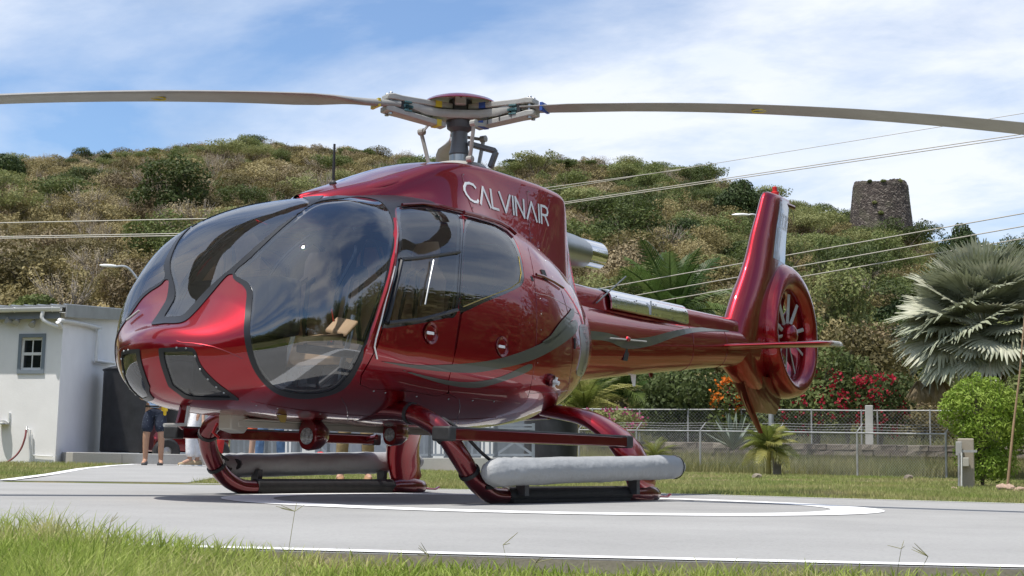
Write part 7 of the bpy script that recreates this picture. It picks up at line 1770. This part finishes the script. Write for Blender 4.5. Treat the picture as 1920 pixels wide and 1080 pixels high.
person(286, 874, 25, toward+.15, 'person in light blue shirt and dark spotted shorts holding something, left of the nose', 'short', spot_cloth('navy_spotted_cloth', (.015, .022, .045), (.16, .20, .24)), 'tee', cloth('light_blue_shirt', (.28, .42, .66)), MT['black_matt'], arms='hold', belt=True, stance=.10)
person(361, 873, 25, toward-.9, 'person in white trousers and tan shoes behind the far skid leg', 'long', cloth('white_trousers', (.74, .74, .76)), 'tee', cloth('navy_shirt', (.05, .08, .2)), pbr('tan_suede', (.40, .30, .18), .8), arms='down', step=.14)
person(400, 874, 28, toward+.5, 'person in red trousers seen between the skid leg and the hose', 'long', cloth('red_trousers', (.42, .02, .02)), 'tee', cloth('blue_top', (.04, .08, .25)), MT['white'], arms='down', skin='skin2', scale=.95, stance=.02)
person(474, 875, 26, toward+1.3, 'person with bare legs and orange-red shorts seen under the belly', 'short', cloth('orange_shorts', (.70, .13, .06)), 'tee', cloth('white_shirt', (.7, .7, .7)), MT['white'], arms='down', skin='skin2', scale=.97, stance=.0)
person(505, 876, 25.5, toward+.2, 'person in faded blue jeans with feet apart, seen under the belly', 'long', cloth('blue_jeans', (.10, .18, .32), .3), 'tee', cloth('pale_blue_shirt', (.3, .42, .6)), MT['dark_grey'], arms='hips', stance=.26)
person(664, 903, 16.8, toward+.1, 'person in khaki cargo trousers and tan boots standing by the far skid', 'long', cloth('khaki_cargo', (.30, .22, .11), .2), 'tee', cloth('khaki_shirt', (.32, .25, .14)), pbr('tan_boot', (.30, .17, .08), .8), arms='down', stance=.20, scale=.93)
# small things around the railing
o = block('white_post', 566, 590, 838, 866, 27, .2, MT['white'], 'short white post below the hanging landing lamp', 'post', .01)
ex = empty('fire_extinguisher', tuple(P3(600, 873, 25)), 0, 'red fire extinguisher with black nozzle standing behind the far float', 'extinguisher')
mb = MB(); mb.lathe([(0, 0), (.1, 0), (.105, .03), (.105, .16), (.07, .22), (.03, .24), (0, .25)], 18); mb.build('cylinder', MT['red_tag'], ex)
mb = MB(); mb.tube([(0, 0, .22), (0, 0, .32), (.06, 0, .34)], .014, 8); mb.tube([(0, 0, .3), (-.08, 0, .33)], .012, 6); mb.build('valve', MT['steel'], ex)
# red cart half hidden behind the nose
ct = empty('red_utility_cart', tuple(P3(345, 872, 29)), CYAW-math.pi/2+.5, 'dark red utility cart half hidden behind the nose and skid leg', 'cart')
mb = MB(); mb.loft([[(x, y, z) for (y, z) in ((-.45, .25), (-.5, .5), (-.42, zt), (.42, zt), (.5, .5), (.45, .25))] for x, zt in ((-.75, .55), (-.6, .78), (-.1, .82), (.2, .6), (.75, .62))]); mb.build('body', MT['red_dark'], ct, bevel=.03)
for x in (-.5, .5):
    for y in (-.48, .48): 
        mb = MB(); mb.lathe([(.09, -.08), (.22, -.09), (.26, -.06), (.26, .06), (.22, .09), (.09, .08)], 22, (x, y, .26), 'y'); w_ = mb.build('wheel', MT['black_matt'], ct); mb = MB(); mb.lathe([(0, -.07), (.12, -.06), (.13, .06), (0, .07)], 16, (x, y, .26), 'y'); mb.build('rim', MT['steel'], w_)
mb = MB(); mb.tube([(.1, 0, .6), (-.05, 0, .95)], .02, 8); mb.tube([(-.05, -.3, .98), (-.05, .3, .98)], .016, 8); mb.build('handlebar', MT['black_matt'], ct)
